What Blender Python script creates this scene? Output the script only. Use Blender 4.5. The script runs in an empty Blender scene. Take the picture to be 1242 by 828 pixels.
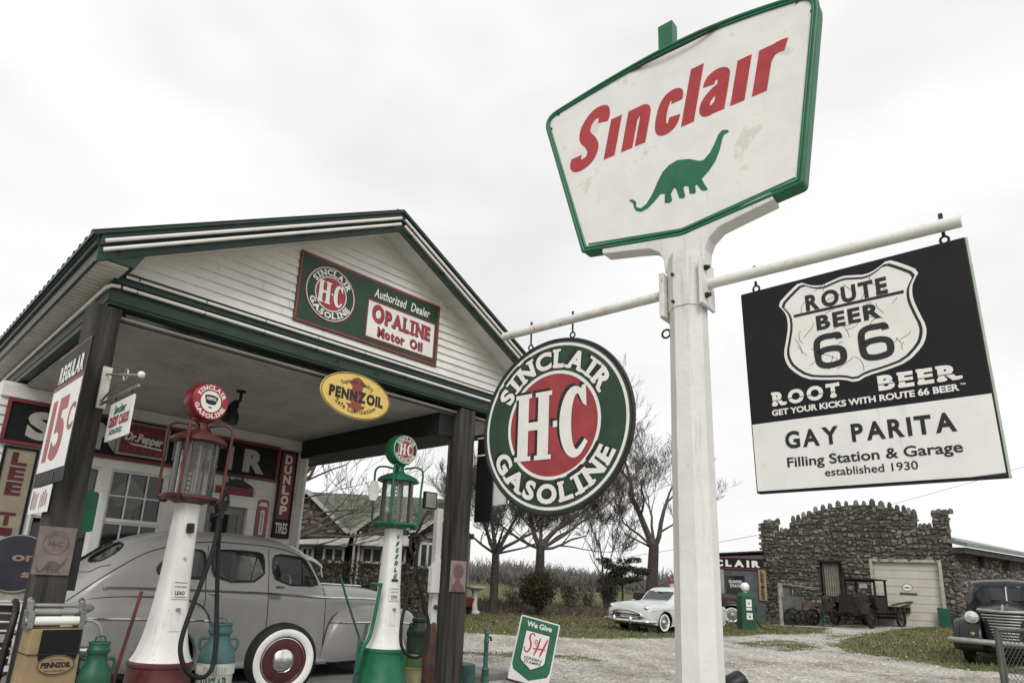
import bpy, math, random
from mathutils import Vector, Matrix, noise as mnoise
random.seed(7)
rnd = random.uniform
PI = math.pi
R = math.radians
scene = bpy.context.scene
COL = scene.collection

# ------------------------------------------------------------------ camera
F_PX, PITCH, ROLL, YAW = 797.42, R(14.489), R(3.051), R(43.43)
EYE = Vector((0, 0, 1.5))
W_ = Vector((math.sin(YAW)*math.cos(PITCH), math.cos(YAW)*math.cos(PITCH), math.sin(PITCH)))
r0_ = Vector((math.cos(YAW), -math.sin(YAW), 0))
u0_ = r0_.cross(W_)
RT_ = math.cos(ROLL)*r0_ + math.sin(ROLL)*u0_
UP_ = -math.sin(ROLL)*r0_ + math.cos(ROLL)*u0_
cam_d = bpy.data.cameras.new('camera')
cam = bpy.data.objects.new('camera', cam_d)
COL.objects.link(cam)
cam.matrix_world = Matrix(((RT_.x, UP_.x, -W_.x, EYE.x), (RT_.y, UP_.y, -W_.y, EYE.y), (RT_.z, UP_.z, -W_.z, EYE.z), (0, 0, 0, 1)))
cam_d.sensor_width = 36
cam_d.lens = F_PX/1242*36
cam_d.shift_x = 46.29/1242
cam_d.shift_y = 79.74/1242
cam_d.clip_start = 0.05
cam_d.clip_end = 3000
scene.camera = cam

# ------------------------------------------------------------------ light
SUN_EL, SUN_AZ = R(42), R(222)       # azimuth: clockwise from +Y; behind the camera, a little left
world = bpy.data.worlds.new('World')
scene.world = world
world.use_nodes = True
nt = world.node_tree
nt.nodes.clear()
n_out = nt.nodes.new('ShaderNodeOutputWorld')
n_bg = nt.nodes.new('ShaderNodeBackground')
n_sky = nt.nodes.new('ShaderNodeTexSky')
n_sky.sky_type = 'NISHITA'
n_sky.sun_disc = False
n_sky.sun_elevation = SUN_EL
n_sky.sun_rotation = SUN_AZ
n_sky.dust_density = 4
n_hs = nt.nodes.new('ShaderNodeHueSaturation')
n_hs.inputs['Saturation'].default_value = 0.12
nt.links.new(n_sky.outputs[0], n_hs.inputs['Color'])
n_tc = nt.nodes.new('ShaderNodeTexCoord')
n_no = nt.nodes.new('ShaderNodeTexNoise')
n_no.inputs['Scale'].default_value = 2.2
n_no.inputs['Detail'].default_value = 3
n_no.inputs['Roughness'].default_value = 0.5
n_mp = nt.nodes.new('ShaderNodeMapping')
n_mp.inputs['Scale'].default_value = (1, 1, 2.2)
nt.links.new(n_tc.outputs['Generated'], n_mp.inputs['Vector'])
nt.links.new(n_mp.outputs[0], n_no.inputs['Vector'])
n_rp = nt.nodes.new('ShaderNodeValToRGB')
n_rp.color_ramp.elements[0].position = 0.3
n_rp.color_ramp.elements[0].color = (7.6, 7.6, 7.57, 1)
n_rp.color_ramp.elements[1].position = 0.68
n_rp.color_ramp.elements[1].color = (9.9, 9.88, 9.84, 1)
nt.links.new(n_no.outputs['Fac'], n_rp.inputs[0])
n_mx = nt.nodes.new('ShaderNodeMixRGB')
n_mx.inputs[0].default_value = 0.93
nt.links.new(n_hs.outputs[0], n_mx.inputs[1])
nt.links.new(n_rp.outputs[0], n_mx.inputs[2])
nt.links.new(n_mx.outputs[0], n_bg.inputs['Color'])
n_bg.inputs['Strength'].default_value = 0.1
nt.links.new(n_bg.outputs[0], n_out.inputs[0])
sun_d = bpy.data.lights.new('sun', 'SUN')
sun_d.energy = 1.5
sun_d.angle = R(25)
sun_d.color = (1, 0.985, 0.965)
sun = bpy.data.objects.new('sun', sun_d)
COL.objects.link(sun)
sd = Vector((math.sin(SUN_AZ)*math.cos(SUN_EL), math.cos(SUN_AZ)*math.cos(SUN_EL), math.sin(SUN_EL)))
sun.rotation_euler = sd.to_track_quat('Z', 'Y').to_euler()
sun.location = sd*50
vs = scene.view_settings
vs.view_transform = 'Standard'
vs.look = 'None'
vs.exposure = 0.22
vs.gamma = 1
vs.use_curve_mapping = False

# ------------------------------------------------------------------ where a pixel of the 1242 px photograph meets a real plane
PPX, PPY = 621-46.29, 414+79.74
def ray(px):
    return W_ + RT_*((px[0]-PPX)/F_PX) - UP_*((px[1]-PPY)/F_PX)
def onx(px, c):
    d = ray(px); return EYE + d*((c-EYE.x)/d.x)
def ony(px, c):
    d = ray(px); return EYE + d*((c-EYE.y)/d.y)
def onz(px, c):
    d = ray(px); return EYE + d*((c-EYE.z)/d.z)
def zg(x, y):
    s = x*math.cos(YAW)-y*math.sin(YAW); d = x*math.sin(YAW)+y*math.cos(YAW)
    t = s-0.41*d
    t = max(t, -12)
    sp = math.log(1+math.exp(min(t, 60)*1.2))/1.2
    v = 0.055*sp+0.008*max(0, d-14)
    return 0.9*math.tanh(v/0.9)
def ground(px):
    d = ray(px); z = 0
    for _ in range(30):
        p = EYE + d*((z-EYE.z)/d.z)
        z = 0.5*z+0.5*zg(p.x, p.y)
    return Vector((p.x, p.y, zg(p.x, p.y)))
def atd(px, dd):
    r = ray(px); return EYE + r*(dd/(r.x*math.sin(YAW)+r.y*math.cos(YAW)))
def sd(s, d, z=None):
    x = s*math.cos(YAW)+d*math.sin(YAW); y = -s*math.sin(YAW)+d*math.cos(YAW)
    return Vector((x, y, zg(x, y) if z is None else z))
LAT = Vector((math.cos(YAW), -math.sin(YAW), 0)); FWD = Vector((math.sin(YAW), math.cos(YAW), 0))
def hd(px, dist):
    d = ray(px); return EYE + d*(dist/math.hypot(d.x, d.y))

# ------------------------------------------------------------------ materials
def mat(name, col, rough=0.6, metal=0.0, var=0.12, scale=6.0, spots=None, bump=0.0, bscale=60.0, spec=0.4, streak=0.0, col2=None, runs=None):
    m = bpy.data.materials.new(name)
    m.use_nodes = True
    t = m.node_tree; N = t.nodes; L = t.links
    b = N['Principled BSDF']
    b.inputs['Roughness'].default_value = rough
    b.inputs['Metallic'].default_value = metal
    b.inputs['Specular IOR Level'].default_value = spec
    tc = N.new('ShaderNodeTexCoord')
    no = N.new('ShaderNodeTexNoise'); no.inputs['Scale'].default_value = scale; no.inputs['Detail'].default_value = 6; no.inputs['Roughness'].default_value = 0.62
    vec = tc.outputs['Object']
    if streak:
        mp = N.new('ShaderNodeMapping'); mp.inputs['Scale'].default_value = streak if isinstance(streak, tuple) else (1, 1, streak)
        L.new(vec, mp.inputs[0]); L.new(mp.outputs[0], no.inputs['Vector'])
    else:
        L.new(vec, no.inputs['Vector'])
    c = Vector(col)
    ca = c*(1-var*1.6); cb = Vector(col2) if col2 else c*(1+var*0.9)
    rp = N.new('ShaderNodeValToRGB')
    rp.color_ramp.elements[0].position = 0.33; rp.color_ramp.elements[0].color = (*ca, 1)
    rp.color_ramp.elements[1].position = 0.67; rp.color_ramp.elements[1].color = (*cb, 1)
    L.new(no.outputs['Fac'], rp.inputs[0])
    out = rp.outputs[0]
    if spots:
        sc, th, ss = spots
        n2 = N.new('ShaderNodeTexNoise'); n2.inputs['Scale'].default_value = ss; n2.inputs['Detail'].default_value = 5; n2.inputs['Roughness'].default_value = 0.65
        L.new(vec, n2.inputs['Vector'])
        r2 = N.new('ShaderNodeValToRGB')
        r2.color_ramp.elements[0].position = th; r2.color_ramp.elements[0].color = (0, 0, 0, 1)
        r2.color_ramp.elements[1].position = th+0.05; r2.color_ramp.elements[1].color = (1, 1, 1, 1)
        L.new(n2.outputs['Fac'], r2.inputs[0])
        mx = N.new('ShaderNodeMixRGB'); L.new(r2.outputs[0], mx.inputs[0]); L.new(out, mx.inputs[1]); mx.inputs[2].default_value = (*sc, 1)
        out = mx.outputs[0]
    if runs:                      # thin weather streaks running down the surface: (colour, threshold, scale vector)
        rc_, rt_, rs_ = runs
        m4 = N.new('ShaderNodeMapping'); m4.inputs['Scale'].default_value = rs_
        n4 = N.new('ShaderNodeTexNoise'); n4.inputs['Scale'].default_value = 1.0; n4.inputs['Detail'].default_value = 5; n4.inputs['Roughness'].default_value = 0.7
        L.new(vec, m4.inputs[0]); L.new(m4.outputs[0], n4.inputs['Vector'])
        r4 = N.new('ShaderNodeMapRange'); r4.inputs['From Min'].default_value = rt_; r4.inputs['From Max'].default_value = rt_+0.16; r4.inputs['To Max'].default_value = 0.75
        L.new(n4.outputs['Fac'], r4.inputs['Value'])
        m5 = N.new('ShaderNodeMixRGB'); L.new(r4.outputs[0], m5.inputs[0]); L.new(out, m5.inputs[1]); m5.inputs[2].default_value = (*rc_, 1)
        out = m5.outputs[0]
    L.new(out, b.inputs['Base Color'])
    if bump:
        n3 = N.new('ShaderNodeTexNoise'); n3.inputs['Scale'].default_value = bscale; n3.inputs['Detail'].default_value = 4
        if streak:
            L.new(mp.outputs[0], n3.inputs['Vector'])
        else:
            L.new(vec, n3.inputs['Vector'])
        bp = N.new('ShaderNodeBump'); bp.inputs['Strength'].default_value = bump; bp.inputs['Distance'].default_value = 0.02
        L.new(n3.outputs['Fac'], bp.inputs['Height']); L.new(bp.outputs[0], b.inputs['Normal'])
    rr = N.new('ShaderNodeMapRange'); rr.inputs['To Min'].default_value = max(0, rough-0.1); rr.inputs['To Max'].default_value = min(1, rough+0.12)
    L.new(no.outputs['Fac'], rr.inputs['Value']); L.new(rr.outputs[0], b.inputs['Roughness'])
    return m
def glass(name, col=(0.9, 0.95, 0.93), rough=0.02, alpha=0.25):
    m = bpy.data.materials.new(name); m.use_nodes = True
    t = m.node_tree; N = t.nodes; L = t.links
    N.clear()
    o = N.new('ShaderNodeOutputMaterial'); mix = N.new('ShaderNodeMixShader'); tr = N.new('ShaderNodeBsdfTransparent'); gl = N.new('ShaderNodeBsdfGlossy'); di = N.new('ShaderNodeBsdfDiffuse'); m2 = N.new('ShaderNodeMixShader')
    tr.inputs[0].default_value = (*col, 1); gl.inputs['Roughness'].default_value = rough
    gl.inputs['Color'].default_value = (0.9, 0.9, 0.9, 1)
    di.inputs['Color'].default_value = (0.35, 0.36, 0.35, 1)
    fr = N.new('ShaderNodeFresnel'); fr.inputs['IOR'].default_value = 1.45
    m2.inputs[0].default_value = alpha
    L.new(tr.outputs[0], m2.inputs[1]); L.new(di.outputs[0], m2.inputs[2])
    L.new(fr.outputs[0], mix.inputs[0]); L.new(m2.outputs[0], mix.inputs[1]); L.new(gl.outputs[0], mix.inputs[2])
    L.new(mix.outputs[0], o.inputs[0])
    return m
def island_mat(name, cols, rough=0.85, bump=0.5, bscale=25):
    m = bpy.data.materials.new(name); m.use_nodes = True
    t = m.node_tree; N = t.nodes; L = t.links; b = N['Principled BSDF']; b.inputs['Roughness'].default_value = rough; b.inputs['Specular IOR Level'].default_value = 0.25
    g = N.new('ShaderNodeNewGeometry'); rp = N.new('ShaderNodeValToRGB')
    e = rp.color_ramp.elements
    e[0].color = (*cols[0], 1); e[0].position = 0
    e[1].color = (*cols[-1], 1); e[1].position = 1
    for i, c in enumerate(cols[1:-1]):
        q = e.new((i+1)/(len(cols)-1)); q.color = (*c, 1)
    L.new(g.outputs['Random Per Island'], rp.inputs[0])
    tc = N.new('ShaderNodeTexCoord'); no = N.new('ShaderNodeTexNoise'); no.inputs['Scale'].default_value = bscale; no.inputs['Detail'].default_value = 5
    L.new(tc.outputs['Object'], no.inputs['Vector'])
    mr = N.new('ShaderNodeMapRange'); mr.inputs['To Min'].default_value = 0.6; mr.inputs['To Max'].default_value = 1.35
    L.new(no.outputs['Fac'], mr.inputs['Value'])
    mu = N.new('ShaderNodeMixRGB'); mu.blend_type = 'MULTIPLY'; mu.inputs[0].default_value = 1
    L.new(rp.outputs[0], mu.inputs[1]); L.new(mr.outputs[0], mu.inputs[2]); L.new(mu.outputs[0], b.inputs['Base Color'])
    bp = N.new('ShaderNodeBump'); bp.inputs['Strength'].default_value = bump; bp.inputs['Distance'].default_value = 0.03
    L.new(no.outputs['Fac'], bp.inputs['Height']); L.new(bp.outputs[0], b.inputs['Normal'])
    return m

M = {}
RUST = (0.09, 0.045, 0.025)
M['white_paint'] = mat('white_paint', (0.74, 0.73, 0.70), 0.45, var=0.05, scale=3, spots=((0.40, 0.36, 0.31), 0.69, 9), bump=0.08, bscale=30, runs=((.40, .35, .29), .57, (22, 22, 1.6)))
M['pole_white'] = mat('pole_white', (0.68, 0.67, 0.65), 0.5, var=0.05, scale=4, spots=((0.30, 0.235, 0.17), 0.715, 14), bump=0.15, bscale=25, runs=((.47, .43, .37), .56, (20, 1.3, 20)))
M['pipe_white'] = mat('pipe_white', (0.66, 0.64, 0.60), 0.6, var=0.12, scale=10, spots=((0.12, 0.085, 0.06), 0.63, 26), bump=0.2, bscale=40)
M['sign_white'] = mat('sign_white', (0.74, 0.73, 0.71), 0.45, var=0.06, scale=2.2, spots=((0.55, 0.53, 0.49), 0.66, 5), bump=0.03, bscale=4, runs=((.5, .47, .42), .60, (16, 1.5, 16)))
M['letter_white'] = mat('letter_white', (0.75, 0.735, 0.70), 0.45, var=0.05, scale=5)
M['sign_cream'] = mat('sign_cream', (0.70, 0.67, 0.58), 0.5, var=0.08, scale=4)
M['sign_red'] = mat('sign_red', (0.32, 0.040, 0.045), 0.45, var=0.16, scale=5, spots=((0.20, 0.03, 0.03), 0.69, 9))
M['dull_red'] = mat('dull_red', (0.20, 0.032, 0.038), 0.5, var=0.2, scale=4, spots=((0.14, 0.035, 0.035), 0.68, 7))
M['sign_green'] = mat('sign_green', (0.012, 0.135, 0.064), 0.4, var=0.16, scale=5, spots=((.012, .05, .03), .68, 14))
M['deep_green'] = mat('deep_green', (0.018, 0.050, 0.027), 0.45, var=0.18, scale=5, spots=((0.05, 0.07, 0.05), 0.72, 12))
M['trim_green'] = mat('trim_green', (0.020, 0.042, 0.030), 0.4, var=0.15, scale=3, bump=0.05, bscale=12)
M['black_paint'] = mat('black_paint', (0.012, 0.012, 0.012), 0.35, var=0.2, scale=5)
M['sign_black'] = mat('sign_black', (0.008, 0.008, 0.009), 0.55, var=0.2, scale=2, spec=0.25)
M['letter_black'] = mat('letter_black', (0.014, 0.014, 0.014), 0.5, var=0.1, scale=5)
M['siding'] = mat('siding', (0.72, 0.705, 0.68), 0.55, var=0.07, scale=2.5, spots=((0.48, 0.44, 0.39), 0.70, 7), runs=((.50, .47, .42), .59, (9, 9, 1.2)))
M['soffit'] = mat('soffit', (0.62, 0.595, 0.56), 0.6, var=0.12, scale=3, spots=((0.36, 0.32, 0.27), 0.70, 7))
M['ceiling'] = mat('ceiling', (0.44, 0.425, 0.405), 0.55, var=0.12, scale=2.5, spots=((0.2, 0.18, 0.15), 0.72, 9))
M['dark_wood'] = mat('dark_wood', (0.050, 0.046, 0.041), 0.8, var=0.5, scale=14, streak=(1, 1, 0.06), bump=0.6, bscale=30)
M['beam_dark'] = mat('beam_dark', (0.012, 0.014, 0.013), 0.6, var=0.2, scale=4)
M['neon_tube'] = mat('neon_tube', (0.80, 0.78, 0.74), 0.2, var=0.04, scale=5)
M['chrome'] = mat('chrome', (0.72, 0.72, 0.70), 0.16, metal=1.0, var=0.08, scale=8)
M['steel'] = mat('steel', (0.33, 0.33, 0.32), 0.4, metal=0.9, var=0.2, scale=9, spots=((0.1, 0.08, 0.06), 0.7, 12))
M['dark_metal'] = mat('dark_metal', (0.035, 0.033, 0.03), 0.5, metal=0.4, var=0.3, scale=8, spots=(RUST, 0.66, 10))
M['rubber'] = mat('rubber', (0.014, 0.014, 0.014), 0.7, var=0.25, scale=8, spec=0.3)
M['maroon_letter'] = mat('maroon_letter', (.10, .02, .025), .5, var=.2, scale=6)
M['pale_tan'] = mat('pale_tan', (.30, .265, .19), .6, var=.12, scale=4, spots=((.12, .08, .05), .68, 12))
M['car_grey'] = mat('car_grey', (0.34, 0.332, 0.318), 0.30, var=0.06, scale=1.5, bump=0.03, bscale=3)
M['car_white'] = mat('car_white', (0.56, 0.59, 0.57), 0.3, var=0.05, scale=2)
M['car_black'] = mat('car_black', (0.012, 0.012, 0.014), 0.3, var=0.15, scale=2)
_b = M['car_grey'].node_tree.nodes['Principled BSDF']; _b.inputs['Coat Weight'].default_value = .35; _b.inputs['Coat Roughness'].default_value = .16
M['glass_car'] = glass('car_glass', (0.84, 0.87, 0.85), 0.02, 0.04)
M['glass_dark'] = mat('glass_dark', (0.012, 0.014, 0.014), 0.06, var=0.2, scale=4, spec=0.6)
M['glass_window'] = glass('window_glass', (0.68, 0.70, 0.68), 0.02, 0.02)
M['glass_pump'] = glass('pump_glass', (0.93, 0.93, 0.90), 0.03, 0.10)
M['yellow'] = mat('yellow', (0.70, 0.50, 0.14), 0.45, var=0.1, scale=5)
M['tan'] = mat('tan', (0.29, 0.205, 0.11), 0.55, var=0.12, scale=4, spots=((0.2, 0.13, 0.06), 0.7, 9))
M['can_green'] = mat('can_green', (0.012, 0.085, 0.045), 0.45, var=0.15, scale=6, spots=((0.03, 0.06, 0.04), 0.72, 14))
M['teal'] = mat('teal', (0.050, 0.125, 0.118), 0.5, var=0.2, scale=5, spots=((0.17, 0.09, 0.04), 0.69, 11))
M['concrete'] = mat('concrete', (0.27, 0.26, 0.24), 0.9, var=0.2, scale=5, bump=0.3, bscale=30)
M['galv'] = mat('galvanised', (0.34, 0.34, 0.32), 0.45, metal=0.5, var=0.15, scale=7)
M['tin'] = mat('tin_plaque', (0.22, 0.185, 0.175), 0.45, metal=0.5, var=0.2, scale=5)
M['tin_edge'] = mat('tin_relief', (0.14, 0.115, 0.11), 0.5, metal=0.5, var=0.2, scale=8)
M['whitewall'] = mat('whitewall', (0.78, 0.77, 0.73), 0.6, var=0.06, scale=5)
M['wheel_red'] = mat('wheel_red', (0.105, 0.027, 0.028), 0.4, var=0.25, scale=5, spots=((.05, .028, .022), .64, 13), runs=((.055, .03, .026), .58, (14, 14, 1.5)))

# ------------------------------------------------------------------ mesh building
class MB:
    def __init__(s):
        s.v = []; s.f = []; s.mi = []
    def add(s, vs_, fs_, mi=0):
        o = len(s.v)
        s.v += [tuple(p) for p in vs_]
        for f in fs_:
            s.f.append(tuple(i+o for i in f)); s.mi.append(mi)
        return s
    def box(s, c, d, T=None, mi=0):
        x, y, z = d[0]/2, d[1]/2, d[2]/2
        P = [Vector((a*x, b*y, e*z)) for a in (-1, 1) for b in (-1, 1) for e in (-1, 1)]
        c = Vector(c)
        P = [(T @ p if T else p)+c for p in P]
        return s.add(P, [(0, 1, 3, 2), (4, 6, 7, 5), (0, 4, 5, 1), (2, 3, 7, 6), (0, 2, 6, 4), (1, 5, 7, 3)], mi)
    def bx(s, x0, x1, y0, y1, z0, z1, mi=0):
        return s.box(((x0+x1)/2, (y0+y1)/2, (z0+z1)/2), (abs(x1-x0), abs(y1-y0), abs(z1-z0)), mi=mi)
    def bar(s, a, b, w, h=None, mi=0):
        a = Vector(a); b = Vector(b); d = b-a
        q = d.to_track_quat('Z', 'Y').to_matrix()
        return s.box((a+b)/2, (w, h or w, d.length), q, mi)
    def tube(s, pts, r, n=8, cap=True, closed=False, mi=0):
        pts = [Vector(p) for p in pts]
        rs = r if isinstance(r, (list, tuple)) else [r]*len(pts)
        N = len(pts)
        V = []; F = []
        prev = None
        for i, p in enumerate(pts):
            if closed: t = pts[(i+1) % N]-pts[i-1]
            else: t = pts[min(i+1, N-1)]-pts[max(i-1, 0)]
            if t.length < 1e-9: t = Vector((0, 0, 1))
            t.normalize()
            if prev is None:
                a = Vector((0, 0, 1)) if abs(t.z) < 0.9 else Vector((1, 0, 0))
                x = t.cross(a).normalized()
            else:
                x = prev-t*prev.dot(t)
                x = x.normalized() if x.length > 1e-6 else t.orthogonal().normalized()
            prev = x
            y = t.cross(x)
            for k in range(n):
                an = 2*PI*k/n
                V.append(p+(x*math.cos(an)+y*math.sin(an))*rs[i])
        m = N if closed else N-1
        for i in range(m):
            j = (i+1) % N
            for k in range(n):
                k2 = (k+1) % n
                F.append((i*n+k, i*n+k2, j*n+k2, j*n+k))
        if cap and not closed:
            F.append(tuple(range(n-1, -1, -1))); F.append(tuple((N-1)*n+k for k in range(n)))
        return s.add(V, F, mi)
    def lathe(s, prof, n=24, c=(0, 0, 0), T=None, mi=0, caps=True):
        c = Vector(c); V = []; F = []
        for (r, z) in prof:
            for k in range(n):
                a = 2*PI*k/n
                p = Vector((r*math.cos(a), r*math.sin(a), z))
                V.append((T @ p if T else p)+c)
        m = len(prof)
        for i in range(m-1):
            for k in range(n):
                k2 = (k+1) % n
                F.append((i*n+k, i*n+k2, (i+1)*n+k2, (i+1)*n+k))
        if caps and prof[0][0] > 1e-6: F.append(tuple(range(n-1, -1, -1)))
        if caps and prof[-1][0] > 1e-6: F.append(tuple((m-1)*n+k for k in range(n)))
        return s.add(V, F, mi)
    def prism(s, pts, fr, t0, t1, mi=0):
        # polygon (u,v) in frame fr, between heights t0 and t1 along the frame's normal
        n = len(pts)
        A = [fr(u, v, t0) for u, v in pts]; B = [fr(u, v, t1) for u, v in pts]
        F = [tuple(range(n-1, -1, -1)), tuple(range(n, 2*n))]
        for i in range(n):
            j = (i+1) % n
            F.append((i, j, n+j, n+i))
        return s.add(A+B, F, mi)
    def sheet(s, pts, fr, t, mi=0):
        return s.add([fr(u, v, t) for u, v in pts], [tuple(range(len(pts)))], mi)
    def grid(s, fn, nu, nv, mi=0, closed_u=False):
        V = [fn(i/(nu-(0 if closed_u else 1)), j/(nv-1)) for j in range(nv) for i in range(nu)]
        F = []
        for j in range(nv-1):
            for i in range(nu if closed_u else nu-1):
                i2 = (i+1) % nu
                F.append((j*nu+i, j*nu+i2, (j+1)*nu+i2, (j+1)*nu+i))
        return s.add(V, F, mi)
    def build(s, name, m, parent=None, smooth=None, bevel=0.0, loc=None):
        me = bpy.data.meshes.new(name)
        me.from_pydata(s.v, [], s.f)
        ms = m if isinstance(m, (list, tuple)) else [m]
        for q in ms: me.materials.append(q)
        if len(ms) > 1: me.polygons.foreach_set('material_index', s.mi)
        me.update()
        if smooth is not None:
            me.polygons.foreach_set('use_smooth', [True]*len(me.polygons))
            me.set_sharp_from_angle(angle=R(smooth))
        o = bpy.data.objects.new(name, me)
        COL.objects.link(o)
        if parent: o.parent = parent
        if loc: o.location = loc
        if bevel:
            b = o.modifiers.new('bevel', 'BEVEL'); b.width = bevel; b.segments = 2; b.limit_method = 'ANGLE'; b.angle_limit = R(40)
        return o
def fix_normals(o):
    import bmesh
    b = bmesh.new(); b.from_mesh(o.data); bmesh.ops.recalc_face_normals(b, faces=b.faces); b.to_mesh(o.data); b.free()
    return o
def thing(name, label, cat, loc=(0, 0, 0), rz=0.0, group=None, mw=None):
    o = bpy.data.objects.new(name, None)
    o.empty_display_size = 0.2
    COL.objects.link(o)
    if mw is not None: o.matrix_world = mw
    else:
        o.location = loc; o.rotation_euler = (0, 0, rz)
    o['label'] = label; o['category'] = cat
    if group: o['group'] = group
    return o
def tag(o, label, cat, group=None):
    o['label'] = label; o['category'] = cat
    if group: o['group'] = group
    return o
def structure(o):
    o['kind'] = 'structure'; return o
def stuff(o):
    o['kind'] = 'stuff'; return o
def frame(origin, u, v):
    o = Vector(origin); u = Vector(u).normalized(); v = Vector(v); v = (v-u*v.dot(u)).normalized(); n = u.cross(v)
    return Matrix(((u.x, v.x, n.x, o.x), (u.y, v.y, n.y, o.y), (u.z, v.z, n.z, o.z), (0, 0, 0, 1)))
def UVN(u, v, n): return Vector((u, v, n))
def copy_tree(o, parent=None):
    c = o.copy(); COL.objects.link(c)
    if parent: c.parent = parent
    for ch in [q for q in COL.objects if q.parent == o]: copy_tree(ch, c)
    return c
def ell(cx, cy, rx, ry, n=48, a0=0, a1=2*PI):
    full = abs(a1-a0-2*PI) < 1e-6
    m = n if full else n+1
    return [(cx+rx*math.cos(a0+(a1-a0)*k/n), cy+ry*math.sin(a0+(a1-a0)*k/n)) for k in range(m)]
def rrect(x0, y0, x1, y1, r, n=5):
    P = []
    for (cx, cy, a) in ((x1-r, y1-r, 0), (x0+r, y1-r, PI/2), (x0+r, y0+r, PI), (x1-r, y0+r, 1.5*PI)):
        P += [(cx+r*math.cos(a+k*PI/2/n), cy+r*math.sin(a+k*PI/2/n)) for k in range(n+1)]
    return P
def smooth_poly(pts, it=2):
    for _ in range(it):
        q = []
        for i in range(len(pts)):
            a, b = pts[i], pts[(i+1) % len(pts)]
            q += [(a[0]*.75+b[0]*.25, a[1]*.75+b[1]*.25), (a[0]*.25+b[0]*.75, a[1]*.25+b[1]*.75)]
        pts = q
    return pts
def spline(pts, n=8):
    pts = [Vector(p) for p in pts]; out = []
    for i in range(len(pts)-1):
        p0 = pts[max(i-1, 0)]; p1 = pts[i]; p2 = pts[i+1]; p3 = pts[min(i+2, len(pts)-1)]
        for k in range(n):
            t = k/n
            out.append(0.5*((2*p1)+(p2-p0)*t+(2*p0-5*p1+4*p2-p3)*t*t+(3*p1-p0-3*p2+p3)*t**3))
    out.append(pts[-1])
    return out
def ring_strip(mb, outer, inner, fr, t, mi=0):
    n = len(outer); o = len(mb.v)
    mb.v += [tuple(fr(u, v, t)) for u, v in outer]+[tuple(fr(u, v, t)) for u, v in inner]
    for i in range(n):
        j = (i+1) % n
        mb.f.append((o+i, o+j, o+n+j, o+n+i)); mb.mi.append(mi)

# ------------------------------------------------------------------ lettering (Blender's built-in font, filled to flat meshes)
_tx = {}
def glyph(s, bold=0.0):
    k = (s, round(bold, 4))
    if k in _tx: return _tx[k]
    cu = bpy.data.curves.new('t', 'FONT'); cu.body = s; cu.offset = bold; cu.resolution_u = 4; cu.fill_mode = 'FRONT' if hasattr(cu, 'fill_mode') else cu.fill_mode
    ob = bpy.data.objects.new('t', cu); COL.objects.link(ob)
    bpy.context.view_layer.update()
    me = bpy.data.meshes.new_from_object(ob.evaluated_get(bpy.context.evaluated_depsgraph_get()))
    V = [(v.co.x, v.co.y) for v in me.vertices]; F = [tuple(p.vertices) for p in me.polygons]
    bpy.data.objects.remove(ob); bpy.data.curves.remove(cu); bpy.data.meshes.remove(me)
    if not V: V = [(0, 0)]
    bb = (min(v[0] for v in V), min(v[1] for v in V), max(v[0] for v in V), max(v[1] for v in V))
    _tx[k] = (V, F, bb)
    return _tx[k]
CAP = 0.729
SER = {'I': [(.5, 0, 1), (.5, 1, 1)], 'L': [(.22, 0, .6), (.22, 1, .62)], 'A': [(.12, 0, .42), (.88, 0, .42)], 'N': [(.12, 1, .4), (.14, 0, .42), (.87, 1, .42)],
       'R': [(.16, 0, .46), (.1, 1, .34), (.92, 0, .34)], 'E': [(.1, 0, .34), (.1, 1, .34)], 'H': [(.14, 0, .44), (.14, 1, .44), (.86, 0, .44), (.86, 1, .44)],
       'P': [(.16, 0, .5), (.1, 1, .34)], 'M': [(.1, 0, .3), (.1, 1, .26), (.9, 0, .3), (.9, 1, .26)], 'D': [(.1, 0, .3), (.1, 1, .3)], 'T': [(.5, 0, .46)], 'U': [(.12, 1, .4), (.88, 1, .4)]}
def text(mb, s, box, t, fr=UVN, bold=0.02, shear=0.0, mi=0, serif=0.0, fn=None, keepcap=True):
    # fit the text s into box (u0,v0,u1,v1): baseline at v0, cap height at v1
    V, F, bb = glyph(s, bold)
    x0, x1 = bb[0], bb[2]
    u0, v0, u1, v1 = box
    sx = (u1-u0)/max(1e-6, (x1-x0)+shear*CAP)
    sy = (v1-v0)/CAP
    fm = fn or (lambda u, v: (u, v))
    def mp(x, y): return fr(*fm(u0+(x-x0+shear*y)*sx, v0+y*sy), t)
    mb.add([mp(x, y) for x, y in V], F, mi)
def chars_w(s, bold):
    out = []
    x = 0
    for ch in s:
        if ch == ' ': out.append((ch, None, 0.3)); continue
        V, F, bb = glyph(ch, bold)
        out.append((ch, (V, F, bb), bb[2]-bb[0]))
    return out
def put_char(mb, ch, g, mp, t, serif, mi=0, slab=0.11, fr=UVN):
    V, F, bb = g
    mb.add([fr(*mp(x, y), t) for x, y in V], F, mi)
    if serif and ch in SER:
        w = bb[2]-bb[0]
        base = 0.42 if ch == 'I' else w
        for i, (cx, top, sw) in enumerate(SER[ch]):
            c = bb[0]+cx*w; hw = base*sw/2*(1.0 if ch != 'I' else 1.15)
            y0 = 0-bb[1]*0 if not top else CAP-slab*0.6
            y0 = -0.02 if not top else CAP-slab+0.02
            P = [(c-hw, y0), (c+hw, y0), (c+hw, y0+slab), (c-hw, y0+slab)]
            mb.add([fr(*mp(x, y), t+0.0002*(i+1)) for x, y in P], [(0, 1, 2, 3)], mi)
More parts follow.
